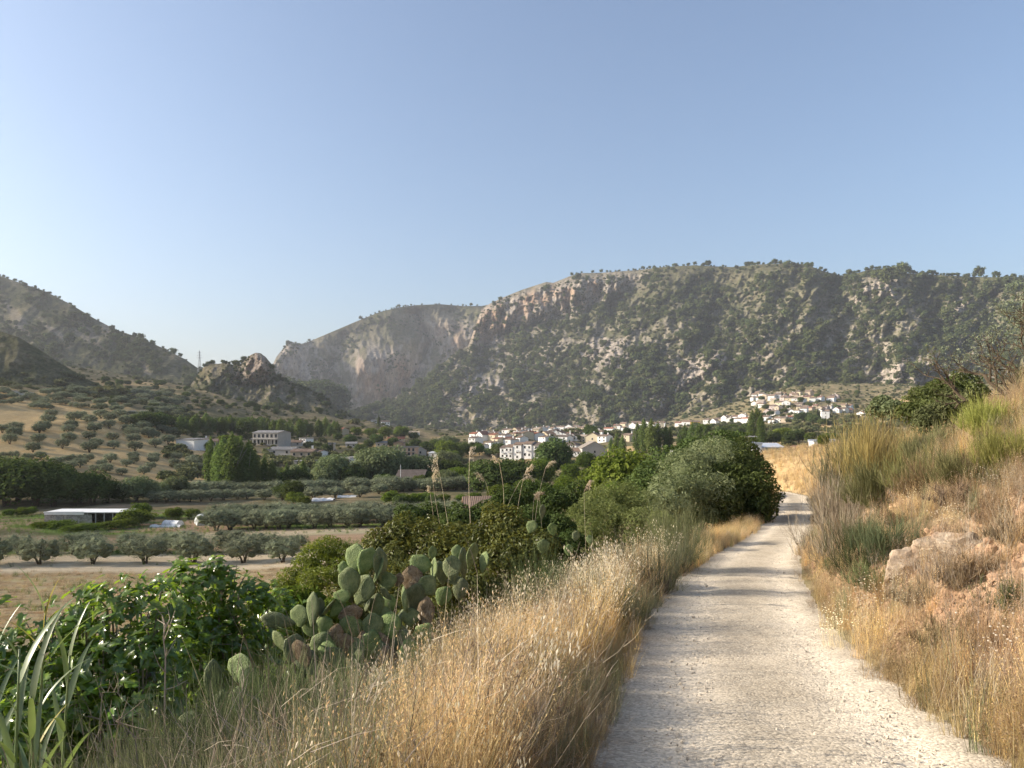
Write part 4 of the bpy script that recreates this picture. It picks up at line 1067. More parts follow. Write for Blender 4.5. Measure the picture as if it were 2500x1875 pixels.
# -- single buildings of the near side, each told by its look
house(482, 1040, 70, 13, 12, 0, 7, -.5, 'white', 'brown', 'hip', 5, 1, 'pale long house with brown hipped roof beside the dark grove', side=2, chim=1)
house(344, 1013, 15, 9, 7, 0, 3, .3, 'white', 'pale', 'shed', 1, 1, 'tiny white hut with flat porch among the hillside olives', name='hut', cat='hut', side=1)
house(318, 1011, 12, 6, 6, 0, 2, .3, 'concrete', 'grey', 'shed', 1, 1, 'low dark porch shelter joined beside the tiny white hillside hut', name='shelter', cat='shelter', side=0)
house(462, 1098, 56, 22, 9, 0, 3, -.35, 'white', 'grey', 'shed', 0, 1, 'long white walled yard building with stepped top by the hill track', side=0)
house(505, 1096, 36, 14, 9, 0, 6, .35, 'tan', 'brown', 'x', 2, 1, 'brown roofed house behind the long white yard wall', side=1, chim=1)
# columned hall
e, W, d, H = house(657, 1089, 72, 30, 11, 0, 5, -.3, 'concrete', 'grey', 'x', 0, 2, 'unfinished grey hall with open columned ground floor above the river', name='hall', cat='hall', side=0)
for i in range(7):
    m = MB(); m.box((0, 0, H * .24), (.35, .35, H * .5)); obj('column', m.mesh('column', MW['grey']), e, (-W / 2 + (i + .5) * W / 7, -d / 2 - 1.2, 0))
m = MB(); m.box((0, 0, 0), (W, 1.6, .3)); obj('terrace_slab', m.mesh('terrace_slab', MW['grey']), e, (0, -d / 2 - .85, H * .5))
for i in range(6):
    window(e, -W / 2 + (i + .5) * W / 6, -d / 2 - .05, H * .75, 1.6, 1.9, 0); window(e, -W / 2 + (i + .5) * W / 6, -d / 2 - .05, H * .25, 1.7, 2.0, 0)
house(745, 1088, 22, 15, 6, 0, 0, -.5, 'white', 'grey', 'flat', 2, 2, 'small cubic white two storey house with roof tanks right of the hall'.replace('right of', 'next to'), side=1)
house(716, 1089, 34, 8, 7, 0, 5, .15, 'grey', 'brown', 'x', 2, 1, 'low shed with brown roof touching the cubic white house', name='shed', cat='shed', side=0)
house(690, 1112, 64, 13, 12, 0, 6, -.1, 'grey', 'grey', 'x', 2, 1, 'long low grey farm shed in front of the columned hall', name='farm_shed', cat='shed', side=1)
house(740, 1118, 56, 14, 9, 0, 6, -.1, 'tan', 'brown', 'x', 3, 1, 'low tan farmhouse with brown roof between shed and cypresses', side=1, chim=1)
house(775, 1118, 28, 12, 8, 0, 5, -.5, 'white', 'brown', 'x', 2, 1, 'small pale house with dark arched windows below the cypresses', side=1)
house(742, 1138, 44, 12, 6, 0, 1, -.15, 'grey', 'grey', 'shed', 2, 1, 'grey flat shed under the tan farmhouse', name='shed', cat='shed', side=0)
house(806, 1100, 16, 16, 6, 0, 0, .1, 'tan', 'grey', 'flat', 1, 2, 'narrow grey tower house between two thin cypresses', side=1)
house(856, 1092, 26, 8, 7, 0, 4, .1, 'grey', 'grey', 'x', 2, 1, 'low grey roofed cottage beyond the cypresses', side=0)
house(857, 1138, 36, 20, 7, 0, 1, -.75, 'white', 'grey', 'shed', 1, 1, 'blank white block house half hidden by willows', side=0)
house(822, 1062, 46, 12, 9, 0, 5, -.5, 'cream', 'red', 'x', 3, 1, 'ruined pale farmhouse with red patched roof in the trees', name='ruin', cat='ruin', side=1, chim=2)
house(848, 1022, 24, 5, 9, 0, 4, .2, 'white', 'grey', 'x', 2, 1, 'pale shed on the golden slope below the knoll', name='shed', cat='shed', side=0)
house(912, 1028, 14, 5, 7, 0, 3, .2, 'white', 'pale', 'x', 1, 1, 'tiny pale hut by the tall cypress at the gorge mouth', name='hut', cat='hut', side=0)
house(940, 1038, 20, 8, 7, 0, 3, .2, 'white', 'brown', 'x', 3, 1, 'white house with dark arches at the gorge mouth', side=0)
house(1010, 1064, 26, 6, 8, 0, 3, .1, 'white', 'pale', 'x', 2, 1, 'low white house under the gorge cliff', side=0)
house(966, 1078, 40, 5, 8, 0, 5, .1, 'tan', 'red', 'x', 2, 1, 'low house with reddish roof above the brick shell building', side=0)
house(930, 1092, 26, 9, 8, 0, 4, .1, 'grey', 'grey', 'x', 2, 1, 'grey gabled barn beside the brick shell building', name='barn', cat='barn', side=0)
# unfinished brick shell
e, W, d, H = house(985, 1124, 62, 31, 10, 0, 1, -.05, 'brick', 'grey', 'flat', 0, 3, 'unfinished three storey brick shell building with empty window holes', name='brick_shell', cat='building', side=0)
for f in range(3):
    for i in range(6): window(e, -W / 2 + (i + .5) * W / 6, -d / 2 - .05, H / 3 * (f + .5), 1.25, 1.7, 0)
m = MB(); wallbox(m, W * .36, d * .8, H * .32, H * .12, 'y'); t = obj('attic', m.mesh('attic', MW['brick']), e, (-W * .2, 0, H + .3)); obj('attic_roof', roof_mesh(W * .36, d * .8, H * .32, H * .12, 'y', MR['brown']), t)
for i in range(3):
    m = MB(); m.box((0, 0, 0), (W + .4, .5, .3)); obj('floor_slab', m.mesh('floor_slab', MW['concrete']), e, (0, -d / 2 - .18, H / 3 * i + .25))
house(1025, 1112, 28, 12, 8, 0, 8, .1, 'grey', 'pale', 'y', 1, 1, 'grey gabled shed right behind the brick shell'.replace('right ', 'close '), name='shed', cat='shed', side=0)
e = house(1060, 1118, 22, 11, 5, 0, 3, -.3, 'white', 'metal', 'shed', 1, 1, 'white sloping roofed hut beside the reed plumes', name='hut', cat='hut', side=0)[0]
house(1080, 1088, 44, 8, 9, 0, 4, -.5, 'white', 'brown', 'x', 4, 1, 'white house with brown roof half hidden by dark trees under the cliff', side=1, chim=1)
house(998, 1184, 66, 10, 9, 0, 22, .0, 'tan', 'brown', 'shed', 0, 1, 'field hut with big slanting brown roof behind the olive rows', name='field_hut', cat='hut', side=0, Y=205)
X, Y, Z = at_px(978, 200); m = MB(); m.tube([(0, 0, -.5), (0, 0, 5.0)], .06, 6)
tag(obj('pole', m.mesh('pole', MW['white']), None, (X, Y, ZC - (1180 - YH) / F * Y)), 'thin white pole rising beside the slanting field hut', 'pole')
house(1165, 1258, 66, 18, 8, 0, 20, .1, 'grey', 'brown', 'x', 0, 1, 'grey farmhouse with dark brown roof behind the plumed reeds', Y=95, side=0, chim=0)
house(1232, 1256, 44, 10, 6, 0, 10, .1, 'tan', 'brown', 'x', 0, 1, 'low outbuilding with brown roof beside the farmhouse', name='outbuilding', cat='outbuilding', Y=92, side=0)
house(1448, 1116, 62, 20, 13, 0, 16, .12, 'grey', 'pale', 'y', 1, 1, 'large shaded grey gable house in front of the village poplars', side=0)  # shade on this gable is put into its grey wall colour
house(1420, 1112, 60, 9, 10, 0, 8, -.4, 'white', 'brown', 'x', 3, 1, 'long dark roofed house beside the large shaded gable', side=1)
house(1395, 1098, 44, 10, 9, 0, 9, -.5, 'white', 'brown', 'hip', 3, 1, 'white house with brown hipped roof just before the round tree', side=1)
house(1740, 1088, 46, 12, 9, 0, 8, -.2, 'white', 'pale', 'x', 2, 1, 'white cottage with pale tiled roof beside the poplar clump', side=1)
house(1647, 1116, 10, 14, 4, 0, 0, .1, 'white', 'grey', 'flat', 1, 2, 'slim white pillar-like house between two poplar clumps', side=0)
house(1608, 1094, 12, 9, 5, 0, 4, .1, 'white', 'brown', 'x', 1, 1, 'tiny white house seen through the poplars', side=0)
# sheds at the end of the track
house(1847, 1103, 24, 18, 6, 0, 0, -.05, 'white', 'metal', 'flat', 0, 1, 'blank white shed wall at the end of the track', name='shed', cat='shed', Y=200, side=0)
house(1880, 1102, 64, 9, 7, 0, 9, -.05, 'white', 'metal', 'shed', 0, 1, 'low long shed with silver sheet roof beside the blank white wall', name='shed', cat='shed', Y=204, side=0)
house(1818, 1098, 16, 12, 4, 0, 4, -.05, 'white', 'grey', 'x', 1, 1, 'small white rounded hut next to the blank shed wall', name='hut', cat='hut', Y=208, side=0)
e = house(2003, 1094, 28, 15, 5, 0, 0, -.12, 'white', 'metal', 'flat', 1, 1, 'white site cabin with barred window above the dry slope', name='cabin', cat='cabin', Y=190, side=0)[0]
house(2030, 1090, 20, 13, 5, 0, 0, -.12, 'white', 'metal', 'flat', 0, 1, 'second white cabin behind the one with barred window', name='cabin', cat='cabin', Y=197, side=0)
house(1967, 1096, 40, 3, 5, 0, 4, -.1, 'brick', 'red', 'x', 0, 1, 'low red roofed lean-to beside the white cabins', name='lean_to', cat='shed', Y=194, side=0)
# lookout frame on the shed
X, Y, Z = at_px(1834, 212); zt = ZC - (1085 - YH) / F * Y
e = tag(obj('lookout', None, None, (X, Y, zt)), 'small dark open lookout tower standing behind the white shed', 'tower')
for dx in (-.9, .9):
    for dy in (-.9, .9):
        m = MB(); m.box((0, 0, .4), (.14, .14, 3.4)); obj('post', m.mesh('post', M_DOOR), e, (dx, dy, 0))
m = MB(); slab(m, [(-1.3, -1.3, 0), (1.3, -1.3, 0), (1.3, 1.3, .3), (-1.3, 1.3, .3)]); obj('roof', m.mesh('roof', MR['grey']), e, (0, 0, 2.05))
m = MB(); m.box((0, 0, 0), (1.7, 1.7, .1)); obj('platform', m.mesh('platform', M_DOOR), e, (0, 0, -.3))
# green mesh fence
M_NET, nt, out = new_mat('green_mesh'); g = NG(nt)
d_ = g.n('ShaderNodeBsdfDiffuse'); d_.inputs[0].default_value = (.03, .14, .11, 1); tr_ = g.n('ShaderNodeBsdfTransparent'); mx = g.n('ShaderNodeMixShader'); mx.inputs[0].default_value = .3
g.l(d_.outputs[0], mx.inputs[1]); g.l(tr_.outputs[0], mx.inputs[2]); g.l(mx.outputs[0], out.inputs[0])
M_STEEL = plain_mat('steel', (.30, .31, .32), .4, .45)
fe = tag(obj('mesh_fence', None, None, at_px(1870, 176)), 'green mesh fence on posts around the sheds above the dry slope', 'fence')
x0 = np.array(at_px(1870, 176)); pts = [np.array(at_px(p, 176 + i * 1.0)) for i, p in enumerate(np.linspace(1868, 1990, 8))]
for i, q in enumerate(pts):
    zt = ZC - (1116 - YH) / F * q[1]
    q[2] = zt
    m = MB(); m.box((0, 0, .7), (.08, .08, 3.6)); obj('post', m.mesh('post', M_STEEL), fe, q - x0)
    if i:
        a, b = pts[i - 1] - x0, q - x0; m = MB(); t = .03
        m.add([a + [0, -t, .0], b + [0, -t, .0], b + [0, -t, 2.3], a + [0, -t, 2.3]], np.array([[0, 1, 2, 3]]))
        obj('netting', m.mesh('netting', M_NET), fe)
# utility pole in the village, pylon on the saddle
X, Y, Z = ground_px(1884, 1062); m = MB(); m.tube([(0, 0, -1), (0, 0, 13)], [.2, .13], 6); m.box((0, 0, 12.2), (2.2, .16, .16))
tag(obj('utility_pole', m.mesh('utility_pole', M_BARK), None, (X, Y, Z)), 'dark wooden utility pole below the upper village', 'pole')
x, y, z, _ = on_layer('long_hill', np.array([487.0]), np.array([1.0]))
Yp = 1250.0; Xp = (487 - 1250) / F * Yp; zb = ZC - (908 - YH) / F * Yp; Hp = (908 - 856) / F * Yp
e = tag(obj('pylon', None, None, (Xp, Yp, zb)), 'grey lattice power pylon standing on the saddle', 'pylon')
m = MB()
for s in ((1, 1), (1, -1), (-1, -1), (-1, 1)):
    m.tube([(s[0] * 2.8, s[1] * 2.8, -3), (s[0] * .9, s[1] * .9, Hp * .62), (s[0] * .35, s[1] * .35, Hp)], [.22, .17, .12], 4)
for k in range(7):
    z0, z1 = Hp * k / 7, Hp * (k + 1) / 7; r0, r1 = [np.interp(q, [0, Hp * .62, Hp], [2.8, .9, .35]) for q in (z0, z1)]
    for s in ((1, 1, -1, 1), (1, -1, -1, -1), (1, 1, 1, -1), (-1, 1, -1, -1)):
        m.tube([(s[0] * r0, s[1] * r0, z0), (s[2] * r1, s[3] * r1, z1)], .1, 3); m.tube([(s[2] * r0, s[3] * r0, z0), (s[0] * r1, s[1] * r1, z1)], .1, 3)
obj('tower', m.mesh('tower', M_STEEL), e)
for k, f in enumerate((.66, .78, .9)):
    m = MB(); L = 5.5 - k * .9
    m.tube([(-L, 0, 0), (0, 0, .9), (L, 0, 0)], [.1, .16, .1], 4); m.tube([(-L, 0, 0), (L, 0, 0)], .12, 4); obj('arm', m.mesh('arm', M_STEEL), e, (0, 0, Hp * f))

# -- white terrace and the packed lower village
for i, (p, w, h0, st) in enumerate([(1318, 24, 33, 3), (1296, 24, 36, 3), (1272, 22, 36, 3), (1251, 20, 30, 2), (1236, 14, 26, 2)]):
    e, W, d, H = house(p, 1122 - (1318 - p) * .05, w, h0, 9, 0, 6, -.5, 'white', 'brown', 'x', 1 + i % 2, max(2, st - i % 2), 'tall white terrace house with balcony, %s from the big round tree' % ordinal(i), group='white terrace houses', Y=412 + i * 2, side=i % 2)
    m = MB(); m.box((0, 0, 0), (1.9, .9, .12)); m.box((0, -.42, .55), (1.9, .05, 1.0)); obj('balcony', m.mesh('balcony', M_STEEL), e, (W * .2, -d / 2 - .5, H * .52))
V = random.Random(5)
def village(y, p0, p1, step, hmin, hmax, where, d=8, rms=('brown', 'brown', 'brown', 'red', 'pale', 'brown'), wms=('white', 'white', 'white', 'white', 'cream'), kinds='xxxyxh', jy=3, skip=(), gap=.12):
    ps = []; p = p0
    while p < p1:
        w = step * V.uniform(.75, 1.35); ps.append((p + w / 2, w)); p += w * V.uniform(.9, 1.15)
    for i, (p, w) in enumerate(reversed(ps)):
        if any(a < p < b for a, b in skip) or V.random() < gap: continue
        kd = V.choice(kinds); kd = 'hip' if kd == 'h' else ('flat' if kd == 'f' else kd)
        h = V.uniform(hmin, hmax); wm = V.choice(wms); rm = V.choice(rms)
        yy = (y(p) if callable(y) else y) + V.uniform(-jy, jy)
        wn = dict(white='white', cream='cream', grey='grey', tan='tan', rose='pinkish').get(wm, wm)
        house(p, yy, w * 1.12, h, d * V.uniform(.8, 1.2), 0, (w if kd == 'y' else 14) * V.uniform(.22, .32), V.uniform(-1.15, -.5), wm, rm, kd, V.choice((1, 1, 2)) if w > 13 else V.choice((0, 1)), 2 if h > 14 else 1,
              '%s %s house, %s roof, %s %s' % ({'x': 'long', 'y': 'gabled', 'hip': 'hipped', 'flat': 'flat'}[kd], wn, rm, ordinal(i), where), group='houses ' + where.split('from the path ')[-1], chim=V.choice((0, 1, 1)), side=V.choice((0, 0, 1)))
village(lambda p: 1100 - (p - 1160) * .03, 1160, 1236, 25, 12, 16, 'from the path in the row above the terrace')
village(lambda p: 1088 - (p - 1160) * .035, 1150, 1420, 25, 11, 16, 'from the path in the lower roofs row')
village(lambda p: 1079 - (p - 1160) * .04, 1165, 1470, 22, 10, 15, 'from the path in the middle roofs row')
village(lambda p: 1070 - (p - 1160) * .045, 1150, 1560, 20, 9, 13, 'from the path in the upper roofs row')
village(lambda p: 1064 - (p - 1200) * .05, 1230, 1640, 18, 8, 12, 'from the path in the top roofs row')
village(lambda p: 1086 - (p - 1360) * .05, 1360, 1560, 24, 12, 16, 'from the path in the roofs behind the poplars')
house(1340, 1076, 38, 12, 16, 0, 11, .0, 'tan', 'brown', 'hip', 3, 1, 'big barn-like house with the widest brown roof of the lower village', side=1)
house(1249, 1080, 30, 6, 9, 0, 6, .0, 'white', 'red', 'x', 3, 1, 'house with the reddest long roof in the lower village', side=1)
house(1360, 1072, 14, 13, 8, 0, 6, -.35, 'white', 'brown', 'y', 0, 1, 'blank bright white gable house beside the widest brown roof', side=0)
house(1463, 1064, 11, 13, 7, 0, 4, -.3, 'white', 'brown', 'y', 0, 2, 'narrow white blank gable above the poplars', side=0)
house(1501, 1058, 10, 14, 6, 0, 4, -.3, 'cream', 'brown', 'y', 0, 2, 'narrow cream rounded gable above the poplars', side=0)
house(1554, 1042, 24, 9, 9, 0, 4, -.3, 'white', 'brown', 'x', 2, 1, 'bright white wide house highest above the poplars', side=1)
house(1617, 1048, 9, 17, 6, 0, 2, -.2, 'cream', 'brown', 'x', 1, 2, 'tall narrow cream house standing alone above the poplars', side=0)
house(1698, 1038, 22, 8, 9, 0, 3, -.2, 'yellow', 'brown', 'x', 2, 1, 'bright yellow house in the chain of houses', side=1)
village(lambda p: 1040 - (p - 1660) * .06, 1650, 1850, 16, 7, 10, 'from the path in the chain beside the yellow house', skip=((1684, 1712),))
village(lambda p: 1030 - (p - 1760) * .05, 1750, 1850, 15, 7, 10, 'from the path in the chain climbing uphill')
for j, (yb, a, b, wh) in enumerate([(1030, 1868, 1960, 'lowest upper village row'), (1012, 1845, 1960, 'second upper village row'), (1001, 1850, 2110, 'third upper village row'), (992, 1838, 2000, 'fourth upper village row'), (984, 1836, 2060, 'fifth upper village row'), (976, 1838, 2050, 'sixth upper village row'), (968, 1846, 1990, 'top upper village row'), (1012, 2000, 2120, 'row under red roofs')]):
    village(yb, a, b, 13, 6, 10, 'from the path in the ' + wh, wms=('white', 'white', 'white', 'cream', 'rose', 'tan'), jy=4, gap=.36)
house(2017, 1024, 18, 18, 8, 0, 0, -.25, 'white', 'grey', 'flat', 1, 2, 'isolated tall white flat topped house below the upper village', side=1)
house(2065, 1006, 34, 4, 10, 0, 4, -.1, 'tan', 'red', 'x', 3, 1, 'long house with wide red roof in the upper village', side=0)
house(1940, 1022, 30, 4, 9, 0, 4, -.1, 'white', 'red', 'x', 3, 1, 'long white house with bright red roof below the upper village', side=0)
# pale field walls and sheds
M_WHITE = plain_mat('white_sheeting', (.62, .62, .61), .1, .6, 2, .08)
M_SHADE, nt, out = new_mat('shade_net'); g = NG(nt)
d_ = g.n('ShaderNodeBsdfDiffuse'); g.l(g.mix(g.mapr(g.noise(1.6, 5, .7, None, 1.5), .35, .65), (.13, .13, .12), (.34, .33, .31)), d_.inputs[0]); g.l(d_.outputs[0], out.inputs[0])
# long white-roofed shed on the plots
Yb = 131.0; xl = (132 - 1250) / F * Yb; xr = (314 - 1250) / F * Yb; zb = hz((xl + xr) / 2, Yb); zt = ZC - (1247 - YH) / F * Yb
e = tag(obj('garden_shed', None, None, ((xl + xr) / 2, Yb, zb)), 'long low garden shed with flat white roof and draped dark netting', 'shed')
L = xr - xl; Hh = zt - zb
m = MB(); m.box((0, 0, Hh), (L + .4, 5.4, .14)); m.box((-L * .24, -2.72, Hh - .12), (L * .52, .12, .55)); obj('roof', m.mesh('roof', M_WHITE), e)
for i in range(10):
    m = MB(); m.box((0, 0, Hh / 2 - .2), (.12, .12, Hh + .3)); obj('post', m.mesh('post', M_STEEL), e, (-L / 2 + i * L / 9, -2.5, 0))
xs = np.linspace(-L / 2, L * .12, 60); zs = np.linspace(-.2, Hh - .35, 7); XX, ZZ = np.meshgrid(xs, zs)
YY = -2.62 + fbm(XX * .9 + ZZ * .6, ZZ * .8, 3, 131) * .28
obj('netting', mesh_np('netting', np.stack([XX, YY, ZZ], -1).reshape(-1, 3), grid_faces(7, 60), M_SHADE, True), e)
m = MB(); m.box((0, 2.6, Hh / 2 - .2), (L, .1, Hh - .1)); m.box((-L / 2, 0, Hh / 2 - .2), (.1, 5.2, Hh - .1)); m.box((L / 2, 0, Hh / 2 - .2), (.1, 5.2, Hh - .1)); obj('wall', m.mesh('wall', M_SHADE), e)
def tunnel(px, Y, w, h, d, lab, mat, rz=.2):
    X, Y, Z = at_px(px, Y); a = np.linspace(0, math.pi, 13)
    e = tag(obj('garden_tunnel', None, None, (X, Y, Z), (0, 0, rz)), lab, 'tunnel')
    xs = np.cos(a) * w / 2; zs = np.sin(a) * h; ys = np.linspace(-d / 2, d / 2, 8)
    Vv = np.array([(x, y, z) for y in ys for x, z in zip(xs, zs)]); obj('cover', mesh_np('cover', Vv, grid_faces(8, 13), mat, True), e)
    m = MB(); m.add(np.array([(x, -d / 2 + .01, z) for x, z in zip(xs, zs)]), np.array([list(range(13))])); obj('end_sheet', m.mesh('end_sheet', mat), e)
    for y in (-d / 2, 0, d / 2):
        m = MB(); m.tube([(x * 1.02, y, z * 1.02) for x, z in zip(xs, zs)], .035, 4); obj('hoop', m.mesh('hoop', M_STEEL), e)
M_MILK = plain_mat('milky_film', (.50, .51, .48), .3, .35, 3, .15)
tunnel(494, 128, 2.1, 1.5, 5, 'small rounded garden tunnel of milky film near the white shed', M_MILK, .5)
tunnel(530, 130, 3.4, 1.5, 6, 'dark netted garden tunnel beside the milky one', M_SHADE, 1.2)
tunnel(422, 126, 1.9, .9, 3, 'bright white low plant cover between garden bushes', M_WHITE, 1.3)
tunnel(320, 134, 2.2, 1.2, 3, 'small tunnel peeping behind the end of the white shed', M_MILK, .4)
def sheet(px, Y, w, d, h, lab):
    X, Y, Z = at_px(px, Y); XX, YY = np.meshgrid(np.linspace(-w / 2, w / 2, 24), np.linspace(-d / 2, d / 2, 8))
    ZZ = h * (.7 + .5 * fbm(XX * .8, YY * .8, 3, 133)) * (1 - (np.abs(YY) / d * 2) ** 4)
    tag(obj('white_cover', mesh_np('white_cover', np.stack([XX, YY, ZZ], -1).reshape(-1, 3), grid_faces(8, 24), M_WHITE, True), None, (X, Y, Z)), lab, 'cover')
sheet(668, 128, 3.6, 2, .55, 'crumpled white plastic cover behind the middle olive row')
sheet(790, 176, 5.0, 3, .8, 'white plastic covered beds in front of the willows')
sheet(848, 182, 4.5, 2, .6, 'thin white plastic strip beside the covered beds')
sheet(405, 124, 5.0, 1.0, .5, 'low white plastic strip by the garden bushes')

for i, (p_, y_, w_) in enumerate([(28, 958, 16), (44, 961, 12), (58, 963, 14), (70, 964, 9)]):
    house(p_, y_, w_, 4, 5, 0, 1.5, .2, 'white', 'pale', 'shed', 0, 1, 'tiny white shed of the cluster high among hillside olives, %s from the path' % ordinal(3 - i), name='shed', group='white sheds high on the hillside', cat='shed', side=0)
# ---------------------------------------------------------------- grasses and weeds
def strand_mat(name, a, b, trans=.3, vary=.25, hue=.012):
    return foliage_mat(name, a, b, trans, 0, .5, None, hue, vary, 1.1)
M_DRY = strand_mat('dry_grass_blades', (.40, .26, .09), (.88, .68, .36), .58)
M_DRYB = strand_mat('brown_dry_weeds', (.23, .16, .085), (.52, .39, .225), .4)
M_OAT = strand_mat('oat_spikelets', (.62, .50, .28), (.90, .83, .64), .45, .12)
M_STEM = strand_mat('grey_green_stems', (.13, .15, .068), (.33, .34, .18), .3)
M_GREENB = strand_mat('green_blades', (.06, .10, .025), (.17, .24, .06), .35)
M_TWIG = strand_mat('grey_twigs', (.19, .15, .105), (.42, .36, .27), .1)

def ribbons(mb, base, az, lean, L, w, curve, tint, seg=3, rng=RNG):
    """thin tapering blades: base (N,3), azimuth, lean from upright, length, width, extra bend"""
    n = len(base); t = np.linspace(0, 1, seg + 1)
    ang = lean[:, None] + curve[:, None] * t[None] ** 1.5
    dl = L[:, None] / seg
    dx = np.sin(ang) * dl; dz = np.cos(ang) * dl
    r = np.concatenate([np.zeros((n, 1)), np.cumsum((dx[:, 1:] + dx[:, :-1]) / 2, 1)], 1)
    z = np.concatenate([np.zeros((n, 1)), np.cumsum((dz[:, 1:] + dz[:, :-1]) / 2, 1)], 1)
    ca, sa = np.cos(az)[:, None], np.sin(az)[:, None]
    C = np.stack([base[:, :1] + r * ca, base[:, 1:2] + r * sa, base[:, 2:3] + z], -1)
    fa = az + rng.normal(size=n) * .9 + 1.57
    side = np.stack([np.cos(fa), np.sin(fa), np.zeros(n)], -1)[:, None]
    ww = (w[:, None] * (1 - .85 * t[None] ** 1.3))[..., None] * .5
    V = np.stack([C - side * ww, C + side * ww], 2).reshape(-1, 3)
    k = 2 * (seg + 1); i = (np.arange(n) * k)[:, None] + np.arange(seg)[None] * 2
    Fc = np.stack([i, i + 1, i + 3, i + 2], -1).reshape(-1, 4)
    mb.add(V, Fc, np.repeat(tint, k))
    return C

SPK = np.array([[0, 0, 0], [.16, .05, -.4], [0, 0, -1], [-.16, .05, -.4], [0, .16, -.42]])
SPKF = np.array([[0, 1, 2], [0, 2, 3], [0, 4, 2]])
def tuft(kind, seed):
    rng = np.random.default_rng(seed); mb = MB()
    def base(n, r): 
        a = rng.random(n) * 6.28; q = r * np.sqrt(rng.random(n)); return np.stack([np.cos(a) * q, np.sin(a) * q, np.full(n, -.03)], -1)
    if kind == 'dry':
        n = 46; ribbons(mb, base(n, .13), rng.random(n) * 6.28, rng.random(n) * .3, .3 + .5 * rng.random(n), .0035 + .003 * rng.random(n), rng.random(n) * .7, rng.random(n), 3, rng)
        # stems with narrow seed heads
        n = 9; C = ribbons(mb, base(n, .1), rng.random(n) * 6.28, rng.random(n) * .22, .6 + .35 * rng.random(n), np.full(n, .003), rng.random(n) * .5, .5 + .5 * rng.random(n), 4, rng)
        P = []; 
        for c in C:
            for f in np.linspace(.72, 1, 8): P.append(np.array([np.interp(f * 4, range(5), c[:, k]) for k in range(3)]) + rng.normal(size=3) * .006)
        P = np.array(P); V, Fs = stamp(SPK, SPKF, P, frames(rand_unit(len(P), rng) + [0, 0, 1.5], rng.random(len(P)) * 6), .014 + .010 * rng.random(len(P)))
        mb.add(V, Fs, np.repeat(.4 + .6 * rng.random(len(P)), 5)); mat = M_DRY
    elif kind == 'short':
        n = 70; ribbons(mb, base(n, .2), rng.random(n) * 6.28, rng.random(n) * .9, .08 + .22 * rng.random(n), .003 + .003 * rng.random(n), rng.random(n) * .9, rng.random(n), 2, rng); mat = M_DRYB
    elif kind == 'weed':
        n = 12; C = ribbons(mb, base(n, .08), rng.random(n) * 6.28, rng.random(n) * .5, .25 + .35 * rng.random(n), np.full(n, .004), rng.normal(size=n) * .4, rng.random(n) * .5, 3, rng)
        k = 60; ii = rng.integers(0, n, k); jj = rng.integers(1, 4, k); b = C[ii, jj]
        D = ribbons(mb, b, rng.random(k) * 6.28, .3 + rng.random(k) * .9, .06 + .13 * rng.random(k), np.full(k, .0025), rng.normal(size=k) * .3, rng.random(k) * .7, 2, rng)
        P = np.concatenate([D[:, 2], D[:, 1], C[:, 3]]); V, Fs = stamp(SPK * [1.6, 1.6, 1], SPKF, P, frames(rand_unit(len(P), rng), rng.random(len(P)) * 6), .014 + .014 * rng.random(len(P)))
        mb.add(V, Fs, np.repeat(.3 + .7 * rng.random(len(P)), 5)); mat = M_DRYB
    elif kind == 'oat':
        n = 8; C = ribbons(mb, base(n, .12), rng.random(n) * 6.28, rng.random(n) * .2, .65 + .45 * rng.random(n), np.full(n, .0035), .3 + .5 * rng.random(n), rng.random(n) * .4, 5, rng)
        P = []
        for c in C:
            for f in rng.uniform(.55, 1.0, 15):
                q = np.array([np.interp(f * 5, range(6), c[:, k]) for k in range(3)]); a = rng.random() * 6.28; r = .02 + .05 * rng.random()
                P.append(q + [math.cos(a) * r, math.sin(a) * r, -.012 - .02 * rng.random()])
        P = np.array(P); nr = rand_unit(len(P), rng) * .35 + [0, 0, 1]
        V, Fs = stamp(SPK, SPKF, P, frames(nr, rng.random(len(P)) * 6), .026 + .014 * rng.random(len(P)))
        mb.add(V, Fs, np.repeat(.45 + .55 * rng.random(len(P)), 5)); mat = M_OAT
    elif kind == 'stem':
        n = 60; ribbons(mb, base(n, .12), rng.random(n) * 6.28, rng.random(n) * .35, .35 + .55 * rng.random(n), .003 + .002 * rng.random(n), rng.normal(size=n) * .2, rng.random(n), 3, rng); mat = M_STEM
    elif kind == 'green':
        n = 50; ribbons(mb, base(n, .13), rng.random(n) * 6.28, rng.random(n) * .5, .2 + .4 * rng.random(n), .004 + .003 * rng.random(n), rng.random(n) * .8, rng.random(n), 3, rng); mat = M_GREENB
    elif kind == 'twig':
        n = 9; C = ribbons(mb, base(n, .08), rng.random(n) * 6.28, rng.random(n) * .5, .5 + .5 * rng.random(n), np.full(n, .006), rng.normal(size=n) * .4, rng.random(n), 4, rng)
        k = 40; ii = rng.integers(0, n, k); jj = rng.integers(1, 5, k)
        ribbons(mb, C[ii, jj], rng.random(k) * 6.28, .3 + rng.random(k) * .8, .1 + .25 * rng.random(k), np.full(k, .0035), rng.normal(size=k) * .4, rng.random(k), 2, rng); mat = M_TWIG
    elif kind == 'flower':
        n = 40; C = ribbons(mb, base(n, .16), rng.random(n) * 6.28, rng.random(n) * .5, .18 + .22 * rng.random(n), np.full(n, .0025), rng.normal(size=n) * .2, rng.random(n) * .3, 2, rng)
        P = C[:, 2]; V, Fs = stamp(ICO1[0] * [1, 1, .6], ICO1[1], P, np.repeat(np.eye(3)[None], n, 0), .005 + .004 * rng.random(n))
        mb.add(V, Fs, np.repeat(.7 + .3 * rng.random(n), len(ICO1[0]))); mat = M_OAT
    return mb.mesh('tuft_' + kind, mat)
